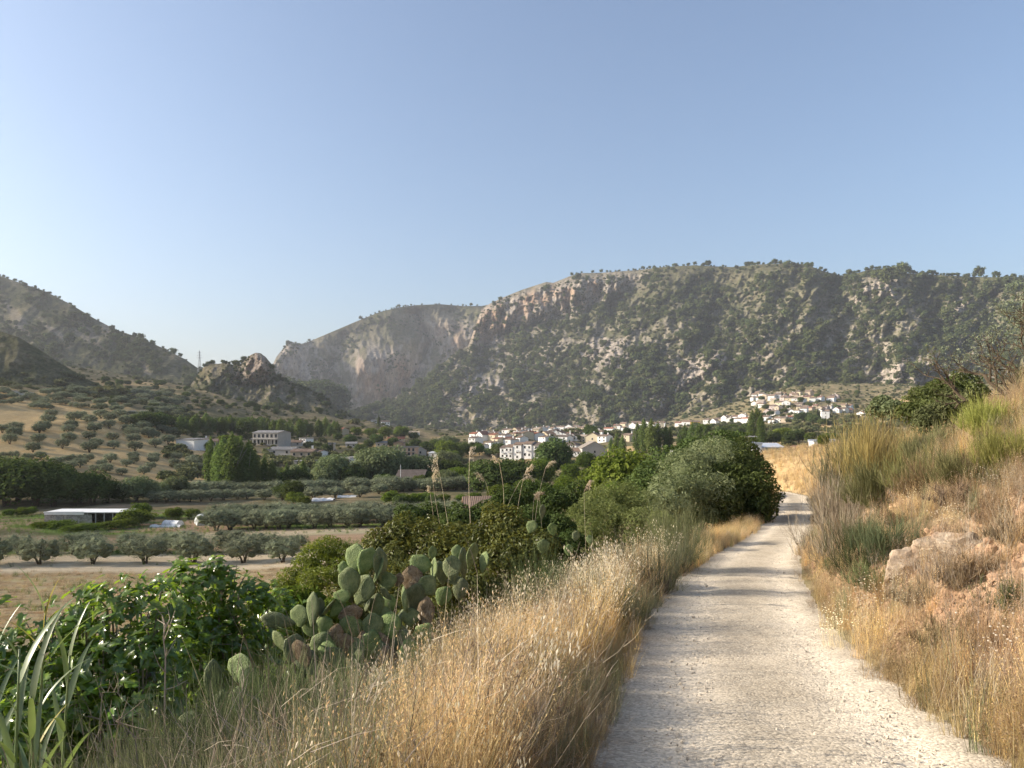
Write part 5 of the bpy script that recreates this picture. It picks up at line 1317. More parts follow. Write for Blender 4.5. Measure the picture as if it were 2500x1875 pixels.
TK = ['dry'] * 6 + ['short'] * 4 + ['weed'] * 5 + ['oat'] * 5 + ['stem'] * 4 + ['green'] * 3 + ['twig'] * 3 + ['flower'] * 2
TUFTS = [tuft(k, 500 + i) for i, k in enumerate(TK)]
TI = {k: [i for i, q in enumerate(TK) if q == k] for k in set(TK)}
def plant_grass(name, label, X, Y, probs, smin=.8, smax=1.25, lean=(0, 0), seed=1, dz=0.0, size=None):
    """probs: dict kind -> weight array (N)"""
    rng = np.random.default_rng(seed); n = len(X)
    ks = list(probs); Wt = np.stack([np.broadcast_to(probs[k], (n,)) for k in ks], 1); tot = Wt.sum(1)
    keep = rng.random(n) < np.clip(tot, 0, 1)
    X, Y, Wt, tot = X[keep], Y[keep], Wt[keep], tot[keep]; n = len(X)
    size = 1.0 if size is None else size[keep]
    c = np.cumsum(Wt / tot[:, None], 1); r = rng.random(n)[:, None]; kk = (r > c).sum(1).clip(0, len(ks) - 1)
    idx = np.array([rng.choice(TI[ks[k]]) for k in kk])
    Z = height(X, Y) + dz
    rot = np.stack([rng.normal(size=n) * .08 + lean[0], rng.normal(size=n) * .08 + lean[1], np.zeros(n)], -1)
    # spin about the own axis first, the lean stays in world axes
    rot[:, 2] = rng.random(n) * 6.28 if lean == (0, 0) else rng.normal(size=n) * .5
    o = scatter(name, np.stack([X, Y, Z], -1), rot, rng.uniform(smin, smax, n) * size, idx, TUFTS)
    tag(o, label, kind='stuff'); return o
rng = np.random.default_rng(900)
# verge between path and slope
def strip(n, y0, y1, power=1.0):
    u = rng.random(n); return np.exp(math.log(y0) + (math.log(y1) - math.log(y0)) * u ** power)
Y = strip(9500, 1.7, 26, .95); t = rng.random(len(Y)) ** .8 * np.interp(Y, [1.7, 3.2, 5.5, 8, 12, 26], [.55, .8, 1.4, 2.0, 2.8, 4.5]) - .10
X = path_l(Y) - t
nz = fbm(X * .9, Y * .9, 3, 401)
oat = np.clip(sstep(2.0, 3.0, t) * .45 + sstep(6, 9, Y) * sstep(.5, 1.4, t) * (1 - sstep(20, 26, Y)) * .55, 0, .8)
plant_grass('dry_grass', 'tall golden dry grass and wild oats along the track verge', X, Y,
            dict(dry=(.5 - .3 * oat) * sstep(.05, .45, t) + .02, short=.5 * (1 - sstep(.02, .3, t)) + .1, weed=.16 + .2 * sstep(.1, .5, nz), oat=oat * .4 * sstep(4, 8, Y), stem=.07 + .25 * sstep(.1, .4, nz), green=.10 * sstep(.15, .4, -nz), twig=.05), .55, 1.1, (0, .12), 31, size=np.interp(t, [0, .25, .7, 1.3, 3], [.38, .5, .72, .85, .85]))
Y = strip(900, 7.5, 17, 1.0); t = .5 + rng.random(len(Y)) * 2.6; X = path_l(Y) - t
plant_grass('wild_oats', 'tall feathery cream wild oats standing above the verge', X, Y, dict(oat=.34 * sstep(-.15, .25, fbm(X * .8, Y * .8, 3, 409) + .1), twig=.08, dry=.08, stem=.06), .8, 1.2, (0, .1), 38)
Y = strip(420, 2.4, 13, .9); t = .25 + rng.random(len(Y)) * .9; X = path_l(Y) - t
plant_grass('dry_grass', 'sparse taller straws standing over the track edge', X, Y, dict(dry=.22, twig=.16, oat=.08, weed=.2), .75, 1.1, (0, .16), 39)
Y = strip(7000, 14, 75, 1.0); t = rng.random(len(Y)) * np.interp(Y, [14, 40, 75], [5, 5, 3]) - .10
X = path_l(Y) - t
plant_grass('dry_grass', 'yellow dry grass edging the far bend of the track', X, Y, dict(dry=.85 - .1 * sstep(0, 2, t), oat=.08, stem=.12, short=.1), .55, .9, (0, .08), 32, size=np.interp(t, [0, .4, 1.2], [.6, .8, 1.0]))
# slope under the plants, bottom of the picture
Y = strip(9000, 2.2, 14, .9); X = path_l(Y) - np.interp(Y, [2, 3.2, 5.5, 8, 14], [.5, .7, 1.25, 1.8, 3.0]) - rng.random(len(Y)) * np.interp(Y, [2, 5, 14], [3.0, 4.5, 9])
pxs_ = 1250 + X / Y * F
ytop = np.interp(pxs_, [-100, 250, 450, 640, 800, 900, 1000, 1150, 1300], [1835, 1830, 1830, 1790, 1750, 1710, 1660, 1500, 1390]) + rng.normal(size=len(Y)) * 45
szs = np.clip((ZC - (ytop - YH) / F * Y - height(X, Y)) / .8, .22, 1.05)
plant_grass('dry_grass', 'mixed dry and green stems on the slope among the bushes', X, Y, dict(stem=.34, oat=.12 * sstep(620, 900, pxs_) * sstep(4.5, 6, Y), weed=.14, dry=.06 * sstep(500, 900, pxs_), green=.10, twig=.10), .8, 1.1, (0, 0), 33, size=szs)
# bank on the other side
Y = strip(24000, 2.2, 34, .9); t = rng.random(len(Y)) ** .75 * np.interp(Y, [2, 8, 34], [3.5, 9, 15]) - .08
X = path_r(Y) + t
nz = fbm(X * .5, Y * .5, 3, 402); n2 = fbm(X * .25, Y * .25, 3, 403)
bare = sstep(.45, .75, t) * (1 - sstep(1.7, 2.5, t)) * (1 - sstep(15, 20, Y)) * sstep(-.2, .2, fbm(X * .6, Y * .6, 3, 24) + .22)
plant_grass('dry_grass', 'brown and straw coloured dry grass covering the bank', X, Y,
            dict(dry=(.15 + .12 * sstep(-.1, .3, n2)) * (1 - .9 * bare), short=.32 * (1 - .7 * bare), weed=(.42 + .3 * sstep(0, .4, nz)) * (1 - .75 * bare), stem=.03 * (1 - bare) + .12 * sstep(.1, .4, n2) * (1 - bare), twig=.08, flower=0), .36, .70, (0, 0), 34)
# further dry slope where the track bends out of sight
Y = strip(16000, 34, 125, 1.0); t = rng.random(len(Y)) * np.interp(Y, [34, 125], [26, 70]) + .1
X = path_r(Y) + t
plant_grass('dry_grass', 'dry golden grass over the slope behind the bend', X, Y, dict(dry=.35, short=.25, weed=.4), .8, 1.35, (0, 0), 35)
# flowers on the bank
for k, (px, py, n, sp) in enumerate([(2165, 1545, 12, .28), (2440, 1215, 2, .3), (2330, 1300, 2, .1), (2250, 1230, 2, .15), (2490, 1640, 3, .12), (2100, 1520, 4, .15)]):
    x, y, z = ground_px(px, py)
    X = x + rng.normal(size=n) * sp; Y = y + rng.normal(size=n) * sp
    plant_grass('pale_flowers', ['patch of pale dried flower heads at the track edge', 'white speckled dry flowers high on the bank', 'pale sprouting herb above the rock', 'thin pale flowers over the red earth', 'pale flower heads in the corner of the bank', 'few pale flower heads beside the larger patch'][k], X, Y, dict(flower=.9), .8, 1.3, (0, 0), 60 + k)
# weeds in the fields of the valley
Y = rng.uniform(50, 150, 9000); pp = rng.uniform(-100, 1150, 9000); X = (pp - 1250) / F * Y
gm = np.interp(Y, [50, 79, 80, 91, 92, 100, 101, 111, 112, 150], [.25, .25, .05, .05, 1, 1, .05, .05, .7, .5]) * (fbm(X * .05, Y * .16, 3, 27) + .25 > 0)
plant_grass('field_weeds', 'low green weeds and stubble over the valley plots', X, Y, dict(green=gm * (Y > 82), short=gm * (Y <= 82) * 2), .9, 1.9, (0, 0), 37)
Y = 53 + np.floor(rng.random(4200) * 24) * 1.1 + rng.normal(size=4200) * .12; pp = rng.uniform(-150, 760, 4200); X = (pp - 1250) / F * Y
plant_grass('stubble', 'lines of cut stubble over the pale field', X, Y, dict(short=.7 * (fbm(X * .06, Y * .3, 3, 411) + .3 > 0), green=.10 * (fbm(X * .03, Y * .12, 3, 412) > .1)), .9, 1.8, (0, 0), 40)
# ---- stones of the track
def stone(seed):
    r = np.random.default_rng(seed); v = ICO1[0] * (1 + .22 * r.normal(size=(len(ICO1[0]), 1))) * [1, .8, .55]; return mesh_np('stone', v, ICO1[1], M_STONE)
M_STONE = plain_mat('track_stone', (.52, .46, .37), nscale=9, namt=.3, vary=.35)
ST = [stone(700 + i) for i in range(5)]
Y = strip(15000, 2.6, 22, 1.0); u = rng.random(len(Y)); e_ = rng.random(len(Y)) < .45
u = np.where(e_, np.where(rng.random(len(Y)) < .5, -.05 + .14 * u, 1.05 - .14 * u), u)
X = lerp(path_l(Y), path_r(Y), u); m = len(Y)
Z = path_z(Y) + .012 - .05 * np.abs(u * 2 - 1) ** 4
s_ = np.exp(rng.normal(size=m) * .5) * .0048 * np.where(e_, 1.35, 1)
tag(scatter('gravel', np.stack([X, Y, Z], -1), rng.random((m, 3)) * 6.28, s_, rng.integers(0, 5, m), ST), 'loose pale stones strewn over the track', kind='stuff')

# clods and stones of the red bank
M_CLOD = plain_mat('earth_clod', (.36, .235, .15), nscale=7, namt=.35, vary=.3)
def clod(seed):
    r = np.random.default_rng(seed); v = ICO1[0] * (1 + .25 * r.normal(size=(len(ICO1[0]), 1))) * [1, .85, .7]; return mesh_np('clod', v, ICO1[1], M_CLOD)
CD = [clod(720 + i) for i in range(5)]
Y = strip(9000, 3, 20, .9); t = .25 + rng.random(len(Y)) ** 1.2 * 2.6; X = path_r(Y) + t
kk = fbm(X * .6, Y * .6, 3, 24) + .22 > 0; X, Y = X[kk], Y[kk]; m = len(X)
tag(scatter('earth_clods', np.stack([X, Y, height(X, Y)], -1), rng.random((m, 3)) * 6.28, np.exp(rng.normal(size=m) * .6) * .016, rng.integers(0, 5, m), CD), 'crumbled reddish earth and stones over the cut bank', kind='stuff')
# ---------------------------------------------------------------- plants near the track, each a thing
def P3(px, py, Y):
    return np.array([(px - 1250) / F * Y, Y, ZC - (py - YH) / F * Y])
# ---- fig bush with large lobed leaves
def fig_leaf(seed):
    r = np.random.default_rng(seed)
    ang = np.radians([-118, -80, -62, -45, -26, -13, 0, 13, 26, 45, 62, 80, 118]); rad = np.array([.30, .46, .34, .66, .38, .72, 1.0, .72, .38, .66, .34, .46, .30])
    rad = rad * (1 + r.normal(size=13) * .06)
    x = np.sin(ang) * rad * .8; y = np.cos(ang) * rad
    P = np.stack([x, y], -1); mid = P * .55; c = np.array([[0, -.02]])
    A = np.concatenate([c, mid, P]); fold = .22 + .1 * r.random(); droop = .3 + .25 * r.random()
    z = np.abs(A[:, 0]) * fold - droop * np.maximum(A[:, 1], 0) ** 2 + .05 * np.sin(A[:, 0] * 9) + r.normal(size=len(A)) * .012
    V = np.column_stack([A, z]); f3 = [[0, i + 1, i] if False else [0, i, i + 1] for i in range(1, 13)]; f4 = [[i, i + 13, i + 14, i + 1] for i in range(1, 13)]
    st = np.array([[-.012, -.45, -.16], [.012, -.45, -.16], [.01, 0, 0], [-.01, 0, 0]]); k = len(V)
    return np.concatenate([V, st]), [np.array(f3), np.concatenate([np.array(f4), [[k, k + 1, k + 2, k + 3]]])]
M_FIG = foliage_mat('fig_leaves', (.055, .115, .016), (.16, .25, .036), .48, .06, .3, (.32, .44, .02), .02, .3)
FIGL = [fig_leaf(40 + i) for i in range(5)]
FIGM = []
for i, (v, f) in enumerate(FIGL):
    FIGM.append(mesh_np('fig_leaf', v, f, M_FIG, True, {'tint': np.full(len(v), [.2, .45, .6, .8, 1.0][i])}))
def fig_bush(lobes, label, nleaf, nmore, seed, size=.125):
    rng = np.random.default_rng(seed)
    lobes = lobes + [(a, b + 110, Y + .15, r * .95) for a, b, Y, r in lobes] + [(a, b + 230, Y + .2, r * .9) for a, b, Y, r in lobes]
    L = [(P3(a, b, Y), r / F * Y) for a, b, Y, r in lobes]
    base = np.mean([l[0] for l in L], 0); base[2] = hz(base[0], base[1])
    e = tag(obj('fig_bush', None, None, base), label, 'bush')
    mb = MB()
    for c, r in L:
        p0 = np.array([rng.normal() * .15, rng.normal() * .15, -.2]); q = c - base
        p0 = q * [.8, .8, 0] + [0, 0, -.5]; mb.tube([p0, lerp(p0, q, .5) + rng.normal(size=3) * .1, q], [.016, .012, .005], 5)
        for k in range(5):
            w = q + rand_unit(1, rng)[0] * r * .9; w[2] = max(w[2], q[2] - r * .3); mb.tube([lerp(p0, q, .7), lerp(q, w, .5) + [0, 0, -.03], w], [.012, .009, .004], 4)
    obj('stems', mb.mesh('stems', M_BARKP), e)
    n = nleaf + nmore; w = np.array([l[1] ** 2 for l in L]); w /= w.sum()
    pk = rng.choice(len(L), n, p=w); C = np.array([l[0] for l in L])[pk]; R = np.array([l[1] for l in L])[pk]
    u = rand_unit(n, rng); u[:, 1] = np.where(rng.random(n) < .6, -np.abs(u[:, 1]), u[:, 1]); u[:, 2] = np.where((u[:, 2] < -.35) & (rng.random(n) < .6), -u[:, 2], u[:, 2])
    rad = np.where(np.arange(n) < nleaf, .85 + .25 * rng.random(n), .35 + .65 * rng.random(n))
    Pn = C + u * R[:, None] * rad[:, None] - base
    nr = u * .8 + rand_unit(n, rng) * .55 + [-.25, -.15, .75]
    Rm = frames(nr, rng.random(n) * 6.28); s = size * (.65 + .7 * rng.random(n))
    eul = [Matrix(m.tolist()).to_euler() for m in Rm]; ix = rng.integers(0, 5, n)
    for k in range(nleaf):
        obj('leaf', FIGM[ix[k]], e, Pn[k], eul[k], s[k])
    if nmore:
        o = scatter('leaves', Pn[nleaf:], np.array([q[:] for q in eul[nleaf:]]), s[nleaf:], ix[nleaf:], FIGM, e); o['kind'] = 'stuff'
    return e
fig_bush([(30, 1640, 6.6, 120), (120, 1600, 6.8, 110), (205, 1530, 7.0, 105), (290, 1500, 7.1, 95), (365, 1480, 7.2, 100), (250, 1640, 6.7, 130), (130, 1740, 6.3, 130), (360, 1610, 6.9, 120), (-80, 1600, 6.6, 150), (-220, 1560, 6.8, 170), (20, 1800, 6.0, 130), (300, 1750, 6.4, 110), (215, 1462, 7.2, 50)],  # lobes out of frame to the left are added to shade the hollow
         'large glossy green fig bush filling the corner behind the cane', 300, 3600, 1)
fig_bush([(440, 1460, 8.4, 90), (505, 1445, 8.8, 85), (565, 1452, 9.0, 85), (625, 1468, 9.3, 75), (680, 1492, 9.8, 60), (470, 1560, 8.4, 100), (560, 1570, 8.9, 90), (640, 1580, 9.4, 70), (430, 1650, 8.0, 85), (455, 1400, 8.6, 45), (535, 1392, 8.8, 40), (735, 1520, 9.9, 50)],
         'second fig bush, lower and darker, between the first and the prickly pear', 300, 2800, 2)

# ---- prickly pear
def pad_mesh(seed, mat, areoles=True, rumple=.0):
    r = np.random.default_rng(seed); v, f = ICO2; v = v.copy()
    z = v[:, 2]; w = np.interp(z, [-1, -.75, 0, .45, 1], [.40, .62, .96, 1.06, .72])
    V = np.column_stack([v[:, 0] * w, v[:, 1] * .15 * (1.2 - .35 * z), z]); V[:, 1] += .10 * (V[:, 0] ** 2) * r.normal() + .08 * z ** 2 * r.normal() + rumple * fbm(V[:, 0] * 3, V[:, 2] * 3, 3, seed)
    V[:, 0] += rumple * .6 * fbm(V[:, 2] * 3, V[:, 0] * 2, 2, seed + 3)
    mb = MB(); mb.add(V, f, .5)
    nf = len(f)
    if areoles:
        for i in range(-3, 4):
            for j in range(-4, 5):
                x, zz = (i + .5 * (j % 2)) * .26, j * .2
                if (x / .98) ** 2 + (zz / .95) ** 2 > .86: continue
                for sd in (-1, 1):
                    k = np.argmin((V[:, 0] - x) ** 2 + (V[:, 2] - zz) ** 2 + np.where(V[:, 1] * sd > -.01, 0, 9))
                    c = np.array([x, V[k, 1] + sd * .004, zz]); mb.add(ICO1[0][[0, 1, 2, 3, 4, 5]] * [.022, .03, .022] + c, np.array([[0, 1, 2], [0, 2, 3], [0, 3, 4], [0, 4, 5], [0, 5, 1]]), 1.0)
    me = mb.mesh('pad', mat, True)
    return me
M_PAD, nt, out = new_mat('cactus_skin'); g = NG(nt)
tc = g.n('ShaderNodeTexCoord').outputs['Object']
c = g.mix(g.mapr(g.noise(2.2, 5, .7, tc), .35, .65), (.10, .135, .052), (.20, .232, .098))
c = g.mix(g.mapr(g.noise(5.5, 4, .7, tc), .62, .72), c, (.30, .27, .16))
c = g.mix(g.mapr(g.attr('tint'), .8, .9), c, (.42, .38, .25))
c = g.hsv(c, g.mapr(g.rnd(), 0, 1, .485, .52), g.mapr(g.rnd(), 0, 1, .8, 1.15), g.mapr(g.rnd(), 0, 1, .8, 1.3))
diffuse_out(g, out, c, g.bump(g.noise(9, 4, .6, tc), .5, .05), .55, .2)
M_PADD, nt, out = new_mat('dried_cactus_skin'); g = NG(nt)
tc = g.n('ShaderNodeTexCoord').outputs['Object']
nz_ = g.noise(3.5, 6, .75, tc, .8)
c = g.ramp(nz_, [(.3, (.15, .10, .055)), (.5, (.35, .265, .17)), (.68, (.52, .44, .32))])
diffuse_out(g, out, c, g.bump(nz_, .9, .12))
PADS = [pad_mesh(60 + i, M_PAD, True, .05) for i in range(4)]; PADD = [pad_mesh(70 + i, M_PADD, False, .28) for i in range(3)]
def cactus(pads, label, ox, oy, sc, Yf, base_px, seed):
    rng = random.Random(seed); X, Y, Z = at_px(base_px[0], base_px[1])
    k3 = .58 if seed == 6 else (1.14 if seed == 4 else 1.0)
    e = tag(obj('prickly_pear', None, None, (X, Y, Z)), label, 'cactus'); b = np.array([X, Y, Z])
    for k, q in enumerate(pads):
        cx, cy, L, W, a = q[:5]; yaw = q[5] if len(q) > 5 else 0; dr = len(q) > 6 and q[6]
        px, py = ox + cx / sc, oy + cy / sc; Yk = Yf(px, py) + rng.uniform(-.10, .10)
        c = P3(px, py, Yk) - b; L *= k3; W *= k3; l = L / sc / F * Yk * .53; w = W / sc / F * Yk * .62
        wd = w if abs(yaw) < 40 else max(w, l * .55)
        R = Euler((rng.uniform(-.18, .18), 0, 0)).to_matrix() 
        M = Euler((0, math.radians(a), 0)).to_matrix() @ Euler((rng.uniform(-.2, .15), 0, math.radians(yaw + rng.uniform(-14, 14)))).to_matrix()
        me = (PADD if dr else PADS)[rng.randrange(3 if dr else 4)]
        o = obj('pad', me, e, c, M.to_euler(), (wd, l * .62, l))
        if dr: o['label'] = 'withered grey brown pad'
    return e
PL = [(945, 290, 215, 140, 5), (1040, 315, 210, 130, 25), (1155, 350, 260, 70, 0, 60), (1150, 400, 200, 75, 10, -65), (845, 385, 120, 75, -5), (895, 500, 230, 150, -5), (1015, 565, 250, 160, 25, -25), (830, 625, 110, 120, 0),
      (1215, 490, 140, 140, 0), (1500, 350, 160, 150, 25), (1435, 480, 220, 150, -5, 0, 1), (1610, 250, 110, 70, 0, 40), (1625, 400, 200, 90, 5, -60), (1680, 420, 180, 90, -6, 40), (1570, 530, 160, 150, -40), (1460, 640, 240, 140, 8),
      (1365, 660, 220, 60, 0, -70), (1790, 480, 120, 70, 80, -30), (1820, 245, 120, 75, 0), (1780, 380, 190, 130, -6), (1870, 330, 230, 60, 0, 70), (1945, 270, 200, 70, 10, 40), (2055, 325, 160, 90, 12, -40),
      (280, 830, 260, 110, -80), (330, 915, 170, 100, -76, -50), (465, 790, 170, 130, -8), (580, 735, 260, 90, 0), (640, 720, 150, 70, 0, 40), (690, 740, 220, 60, 42, 70), (790, 720, 160, 90, 40), (900, 770, 200, 110, 70, 0, 1),
      (1040, 680, 130, 90, 15, -50), (1190, 790, 260, 120, -60), (1210, 600, 120, 70, -50, -50), (1225, 690, 150, 110, 0), (1320, 850, 210, 60, 8, -70), (680, 880, 160, 110, -10), (1000, 1000, 150, 110, 30, -30, 1), (770, 970, 200, 100, 10, 0, 1),
      (1550, 770, 260, 120, 5, 0, 1), (680, 1000, 180, 90, -5), (1420, 800, 140, 120, 0), (1240, 880, 220, 150, 0), (1430, 1100, 90, 60, 10), (1320, 480, 110, 70, 20, -30, 1), (900, 900, 220, 160, 5), (1100, 880, 200, 140, -10), (560, 900, 150, 110, -20), (1700, 620, 150, 110, 20), (1850, 560, 170, 110, 10), (1000, 420, 150, 100, 0, 0), (1130, 700, 180, 100, 0), (1560, 980, 180, 120, 0, 0, 1), (1150, 1050, 200, 130, 0, 0, 1)] + [(300 + 75 * i + (i * 37) % 50, 1010 + (i * 61) % 190 - (60 if i > 12 else 0), 190 + (i * 29) % 60, 130 + (i * 17) % 40, (i * 47) % 70 - 35, (i * 53) % 80 - 40, i % 5 == 2) for i in range(22)]
cactus(PL, 'big prickly pear with stacked green pads and withered ones among oats', 600, 1280, 3.53, lambda px, py: 8.1 + (px - 850) * .0012 - (py - 1450) * .002, (860, 8.2), 4)
cactus([(1830, 900, 360, 130, 0, 20), (2070, 800, 250, 210, 0), (2130, 870, 220, 150, 15), (1620, 1220, 160, 90, 80, -40), (1900, 1120, 260, 130, 8), (2060, 1080, 240, 150, -10)],
       'low young prickly pear with upright pads behind the broom shrub', 0, 1405, 3.53, lambda px, py: 5.4, (560, 5.4), 5)
cactus([(240, 1010, 200, 150, 20), (420, 1030, 190, 130, -15), (340, 1180, 220, 170, 0), (620, 1090, 160, 110, 15), (740, 1120, 140, 100, -10), (560, 1210, 170, 130, 0), (330, 880, 220, 90, 10, 50)],
       'dark prickly pear half hidden in the shrub behind the plumed reeds', 1200 + 30, 1000, 3.53, lambda px, py: 10.2, (1330, 10.2), 6)
cactus([(1430, 1510, 180, 100, 5, -50), (1450, 1650, 170, 110, -10), (1370, 1630, 150, 90, -25, 30)], 'single pale prickly pear shoot in the dry grass under the big one', 600, 1280, 3.53, lambda px, py: 5.6, (1010, 5.6), 7)

# ---- giant cane in the corner
M_CANE = foliage_mat('cane_leaves', (.10, .15, .055), (.22, .27, .13), .35, .06, .35, (.22, .30, .05), .02, .18)
M_CANEY = foliage_mat('yellowed_cane_leaves', (.34, .30, .06), (.52, .45, .12), .35, .02, .4, None, .01, .1)
def cane_leaf(seed, mat):
    r = np.random.default_rng(seed); n = 9; t = np.linspace(0, 1, n); bend = .3 + .9 * r.random()
    a = np.cumsum(np.concatenate([[.25], np.full(n - 1, bend / n)])); C = np.stack([np.cumsum(np.sin(a)) / n, np.zeros(n), np.cumsum(np.cos(a)) / n], -1); C -= C[0]
    w = .031 * np.minimum(1, .35 + t * 4) * (1 - t ** 2.2) + .0008
    V = np.stack([C + np.stack([0 * t, -w, w * .35], -1), C, C + np.stack([0 * t, w, w * .35], -1)], 1).reshape(-1, 3)
    return mesh_np('cane_leaf', V, grid_faces(n, 3), mat, True, {'tint': np.repeat(r.random(n) * .3 + .5 * r.random(), 3)})
CL = [cane_leaf(80 + i, M_CANE) for i in range(5)]; CLY = cane_leaf(90, M_CANEY)
def cane(px0, Y, top, label, seed, n=11, lx=0):
    rng = random.Random(seed); X, _, Z = at_px(px0, Y); tp = P3(top[0], top[1], Y + lx) - np.array([X, Y, Z])
    e = tag(obj('giant_cane', None, None, (X, Y, Z)), label, 'cane')
    s = np.linspace(0, 1, 9); C = np.stack([tp[0] * s ** 1.3, tp[1] * s, tp[2] * s], -1)
    m = MB(); m.tube(C, np.interp(s, [0, 1], [.011, .004]), 6, .6); obj('stalk', m.mesh('stalk', M_CANE, True), e)
    for k in range(n):
        f = .28 + .72 * (k + .5) / n; c = [float(np.interp(f, s, C[:, i])) for i in range(3)]
        az = k * math.pi * .93 + rng.uniform(-.5, .5)
        yl = rng.random() < .10
        obj('leaf', CLY if yl else CL[rng.randrange(5)], e, c, (0, rng.uniform(-.1, .35) - (.35 if k > n - 3 else 0), az), rng.uniform(.32, .54) * (1 if not yl else .6))
cane(70, 3.5, (112, 1480), 'tallest giant cane in the corner, leaning over the fig bush', 11, 15)
cane(20, 3.2, (48, 1585), 'shorter giant cane beside the tallest one, at the picture edge', 12, 11)
cane(130, 3.7, (170, 1600), 'giant cane with wide leaves on the fig bush side', 13, 10)
cane(-40, 3.4, (-20, 1620), 'giant cane half cut by the picture edge', 14, 10)
cane(95, 3.1, (75, 1700), 'low young giant cane among the others', 15, 8)

# ---- broom shrubs (thin rush-like stems)
def broom(px, Y, top, w, label, seed, mat=M_STEM, n=900, lean=0.0, zoff=0.0, name='broom_shrub', twig=True, leaves=0, wd=.0032):
    rng = np.random.default_rng(seed); X, Y, Z = at_px(px, Y); Z += zoff
    h = max(.22, ZC - (top - YH) / F * Y - Z) * .95
    e = tag(obj(name, None, None, (X, Y, Z)), label, 'shrub')
    mb = MB(); k = 26; az = rng.random(k) * 6.28
    b0 = np.stack([np.cos(az), np.sin(az), np.zeros(k)], -1) * .05 * w
    b0[:, 2] = -.1
    C = ribbons(mb, b0, az, rng.random(k) * 1.0 + lean, h * (.45 + .25 * rng.random(k)), np.full(k, .022 * h), rng.normal(size=k) * .3, rng.random(k) * .4, 5, rng)
    obj('branches', mb.mesh('branches', M_TWIG), e)
    mb = MB(); ii = rng.integers(0, k, n); jj = rng.integers(2, 6, n); b = C[ii, jj]
    a2 = az[ii] + rng.normal(size=n) * .9
    D = ribbons(mb, b, a2, np.abs(rng.normal(size=n) * .6) + lean * .8, h * (.22 + .33 * rng.random(n)), np.full(n, wd), rng.normal(size=n) * .3, rng.random(n), 3, rng)
    q = n; i2 = rng.integers(0, n, q); j2 = rng.integers(1, 4, q)
    ribbons(mb, D[i2, j2], a2[i2] + rng.normal(size=q) * .8, np.abs(rng.normal(size=q) * .6), h * (.08 + .16 * rng.random(q)), np.full(q, wd * .75), rng.normal(size=q) * .3, rng.random(q), 2, rng)
    if leaves:
        i3 = rng.integers(0, n, leaves); j3 = rng.integers(1, 4, leaves); P = D[i3, j3] + rng.normal(size=(leaves, 3)) * .04 * h
        V, Fs = stamp(LEAF * [.5, 1, 1], LEAFF, P, frames(rand_unit(leaves, rng) + [0, 0, .4], rng.random(leaves) * 6), .03 * h * (.5 + rng.random(leaves))); mb.add(V, Fs, np.repeat(rng.random(leaves), 4))
    obj('stems', mb.mesh('stems', mat), e)
M_BROWNT = strand_mat('brown_twigs', (.15, .105, .06), (.34, .26, .155), .25)
M_BROOMG = strand_mat('broom_green', (.055, .075, .032), (.14, .165, .075), .15)
M_GOLDT = strand_mat('golden_twigs', (.17, .13, .055), (.38, .30, .14), .25)
M_YG = strand_mat('yellow_green_twigs', (.17, .19, .045), (.38, .40, .12), .35)
M_OLT = strand_mat('olive_twigs', (.12, .12, .05), (.27, .26, .12), .2)
broom(640, 4.3, 1590, 1, 'feathery grey-green broom shrub in front of the prickly pear', 21, M_BROOMG, 3679, wd=.0048)
broom(745, 4.6, 1580, 1, 'grey-green broom shrub close to the oats, beside the feathery one', 22, M_BROOMG, 3449, wd=.0048)
broom(560, 3.9, 1690, 1, 'low broom shrub in front of the young prickly pear', 23, M_BROOMG, 2760, wd=.0048)
broom(900, 4.0, 1720, 1, 'bushy broom stems where the golden grass begins', 29, M_BROOMG, 2200, wd=.0048)
broom(860, 4.2, 1690, 1, 'small thin broom at the edge of the golden grass', 24, M_STEM, 1609, wd=.0048)
broom(420, 3.8, 1725, 1, 'thin upright broom stems before the dark hollow', 25, M_STEM, 1609, wd=.0048)
broom(300, 3.6, 1740, 1, 'sparse broom stems between cane and dark hollow', 26, M_STEM, 1380, wd=.0048)
# brooms of the bank
broom(2118, 16.5, 1000, 1, 'big golden twiggy broom leaning over the track bend', 31, M_GOLDT, 1100, -.1, wd=.009)
broom(2090, 18.5, 1030, 1, 'golden green broom just behind the big twiggy one', 32, M_OLT, 1600, -.15, wd=.012)
broom(2165, 13.5, 1085, 1, 'grey-green broom with drooping stems above the green tuft', 33, M_OLT, 2200, .3, wd=.009)
broom(2235, 12.5, 1075, 1, 'streaky olive broom on the middle of the bank', 34, M_OLT, 2200, .35, wd=.008)
broom(2300, 11.5, 1065, 1, 'grey broom with pale bare twigs on the bank', 35, M_BROWNT, 1800, .35, wd=.007)
broom(2360, 10.5, 1065, 1, 'brownish broom below the yellow-green bush', 36, M_OLT, 1800, .3, wd=.007)
broom(2270, 15.5, 1015, 1, 'olive broom below the rounded thicket', 37, M_OLT, 2000, .25, wd=.009)
broom(700, 4.9, 1600, 1, 'dense feathery broom shrub right under the pads'.replace('right under', 'just below'), 27, M_BROOMG, 3000, wd=.0048)
broom(500, 4.4, 1700, 1, 'green-grey broom in front of the low young prickly pear', 28, M_BROOMG, 2600, wd=.0048)
broom(2418, 13.0, 955, 1, 'bright yellow-green broom under the bare tree', 38, M_YG, 2600, .1, leaves=1500, wd=.008)
broom(2475, 10.0, 1005, 1, 'yellow-green broom at the picture edge of the bank', 39, M_YG, 2200, .2, leaves=1200, wd=.007)
broom(2440, 11.5, 1035, 1, 'olive-green broom between the two yellow-green ones', 40, M_OLT, 2000, .2, leaves=800, wd=.007)
broom(2150, 19.0, 1000, 1, 'straw coloured broom on the skyline of the bank', 41, M_GOLDT, 1800, .15, wd=.011)
broom(2100, 10.4, 1222, 1, 'small dark green tuft over the red earth', 42, M_BROOMG, 1200, .1, zoff=-.1, wd=.005)
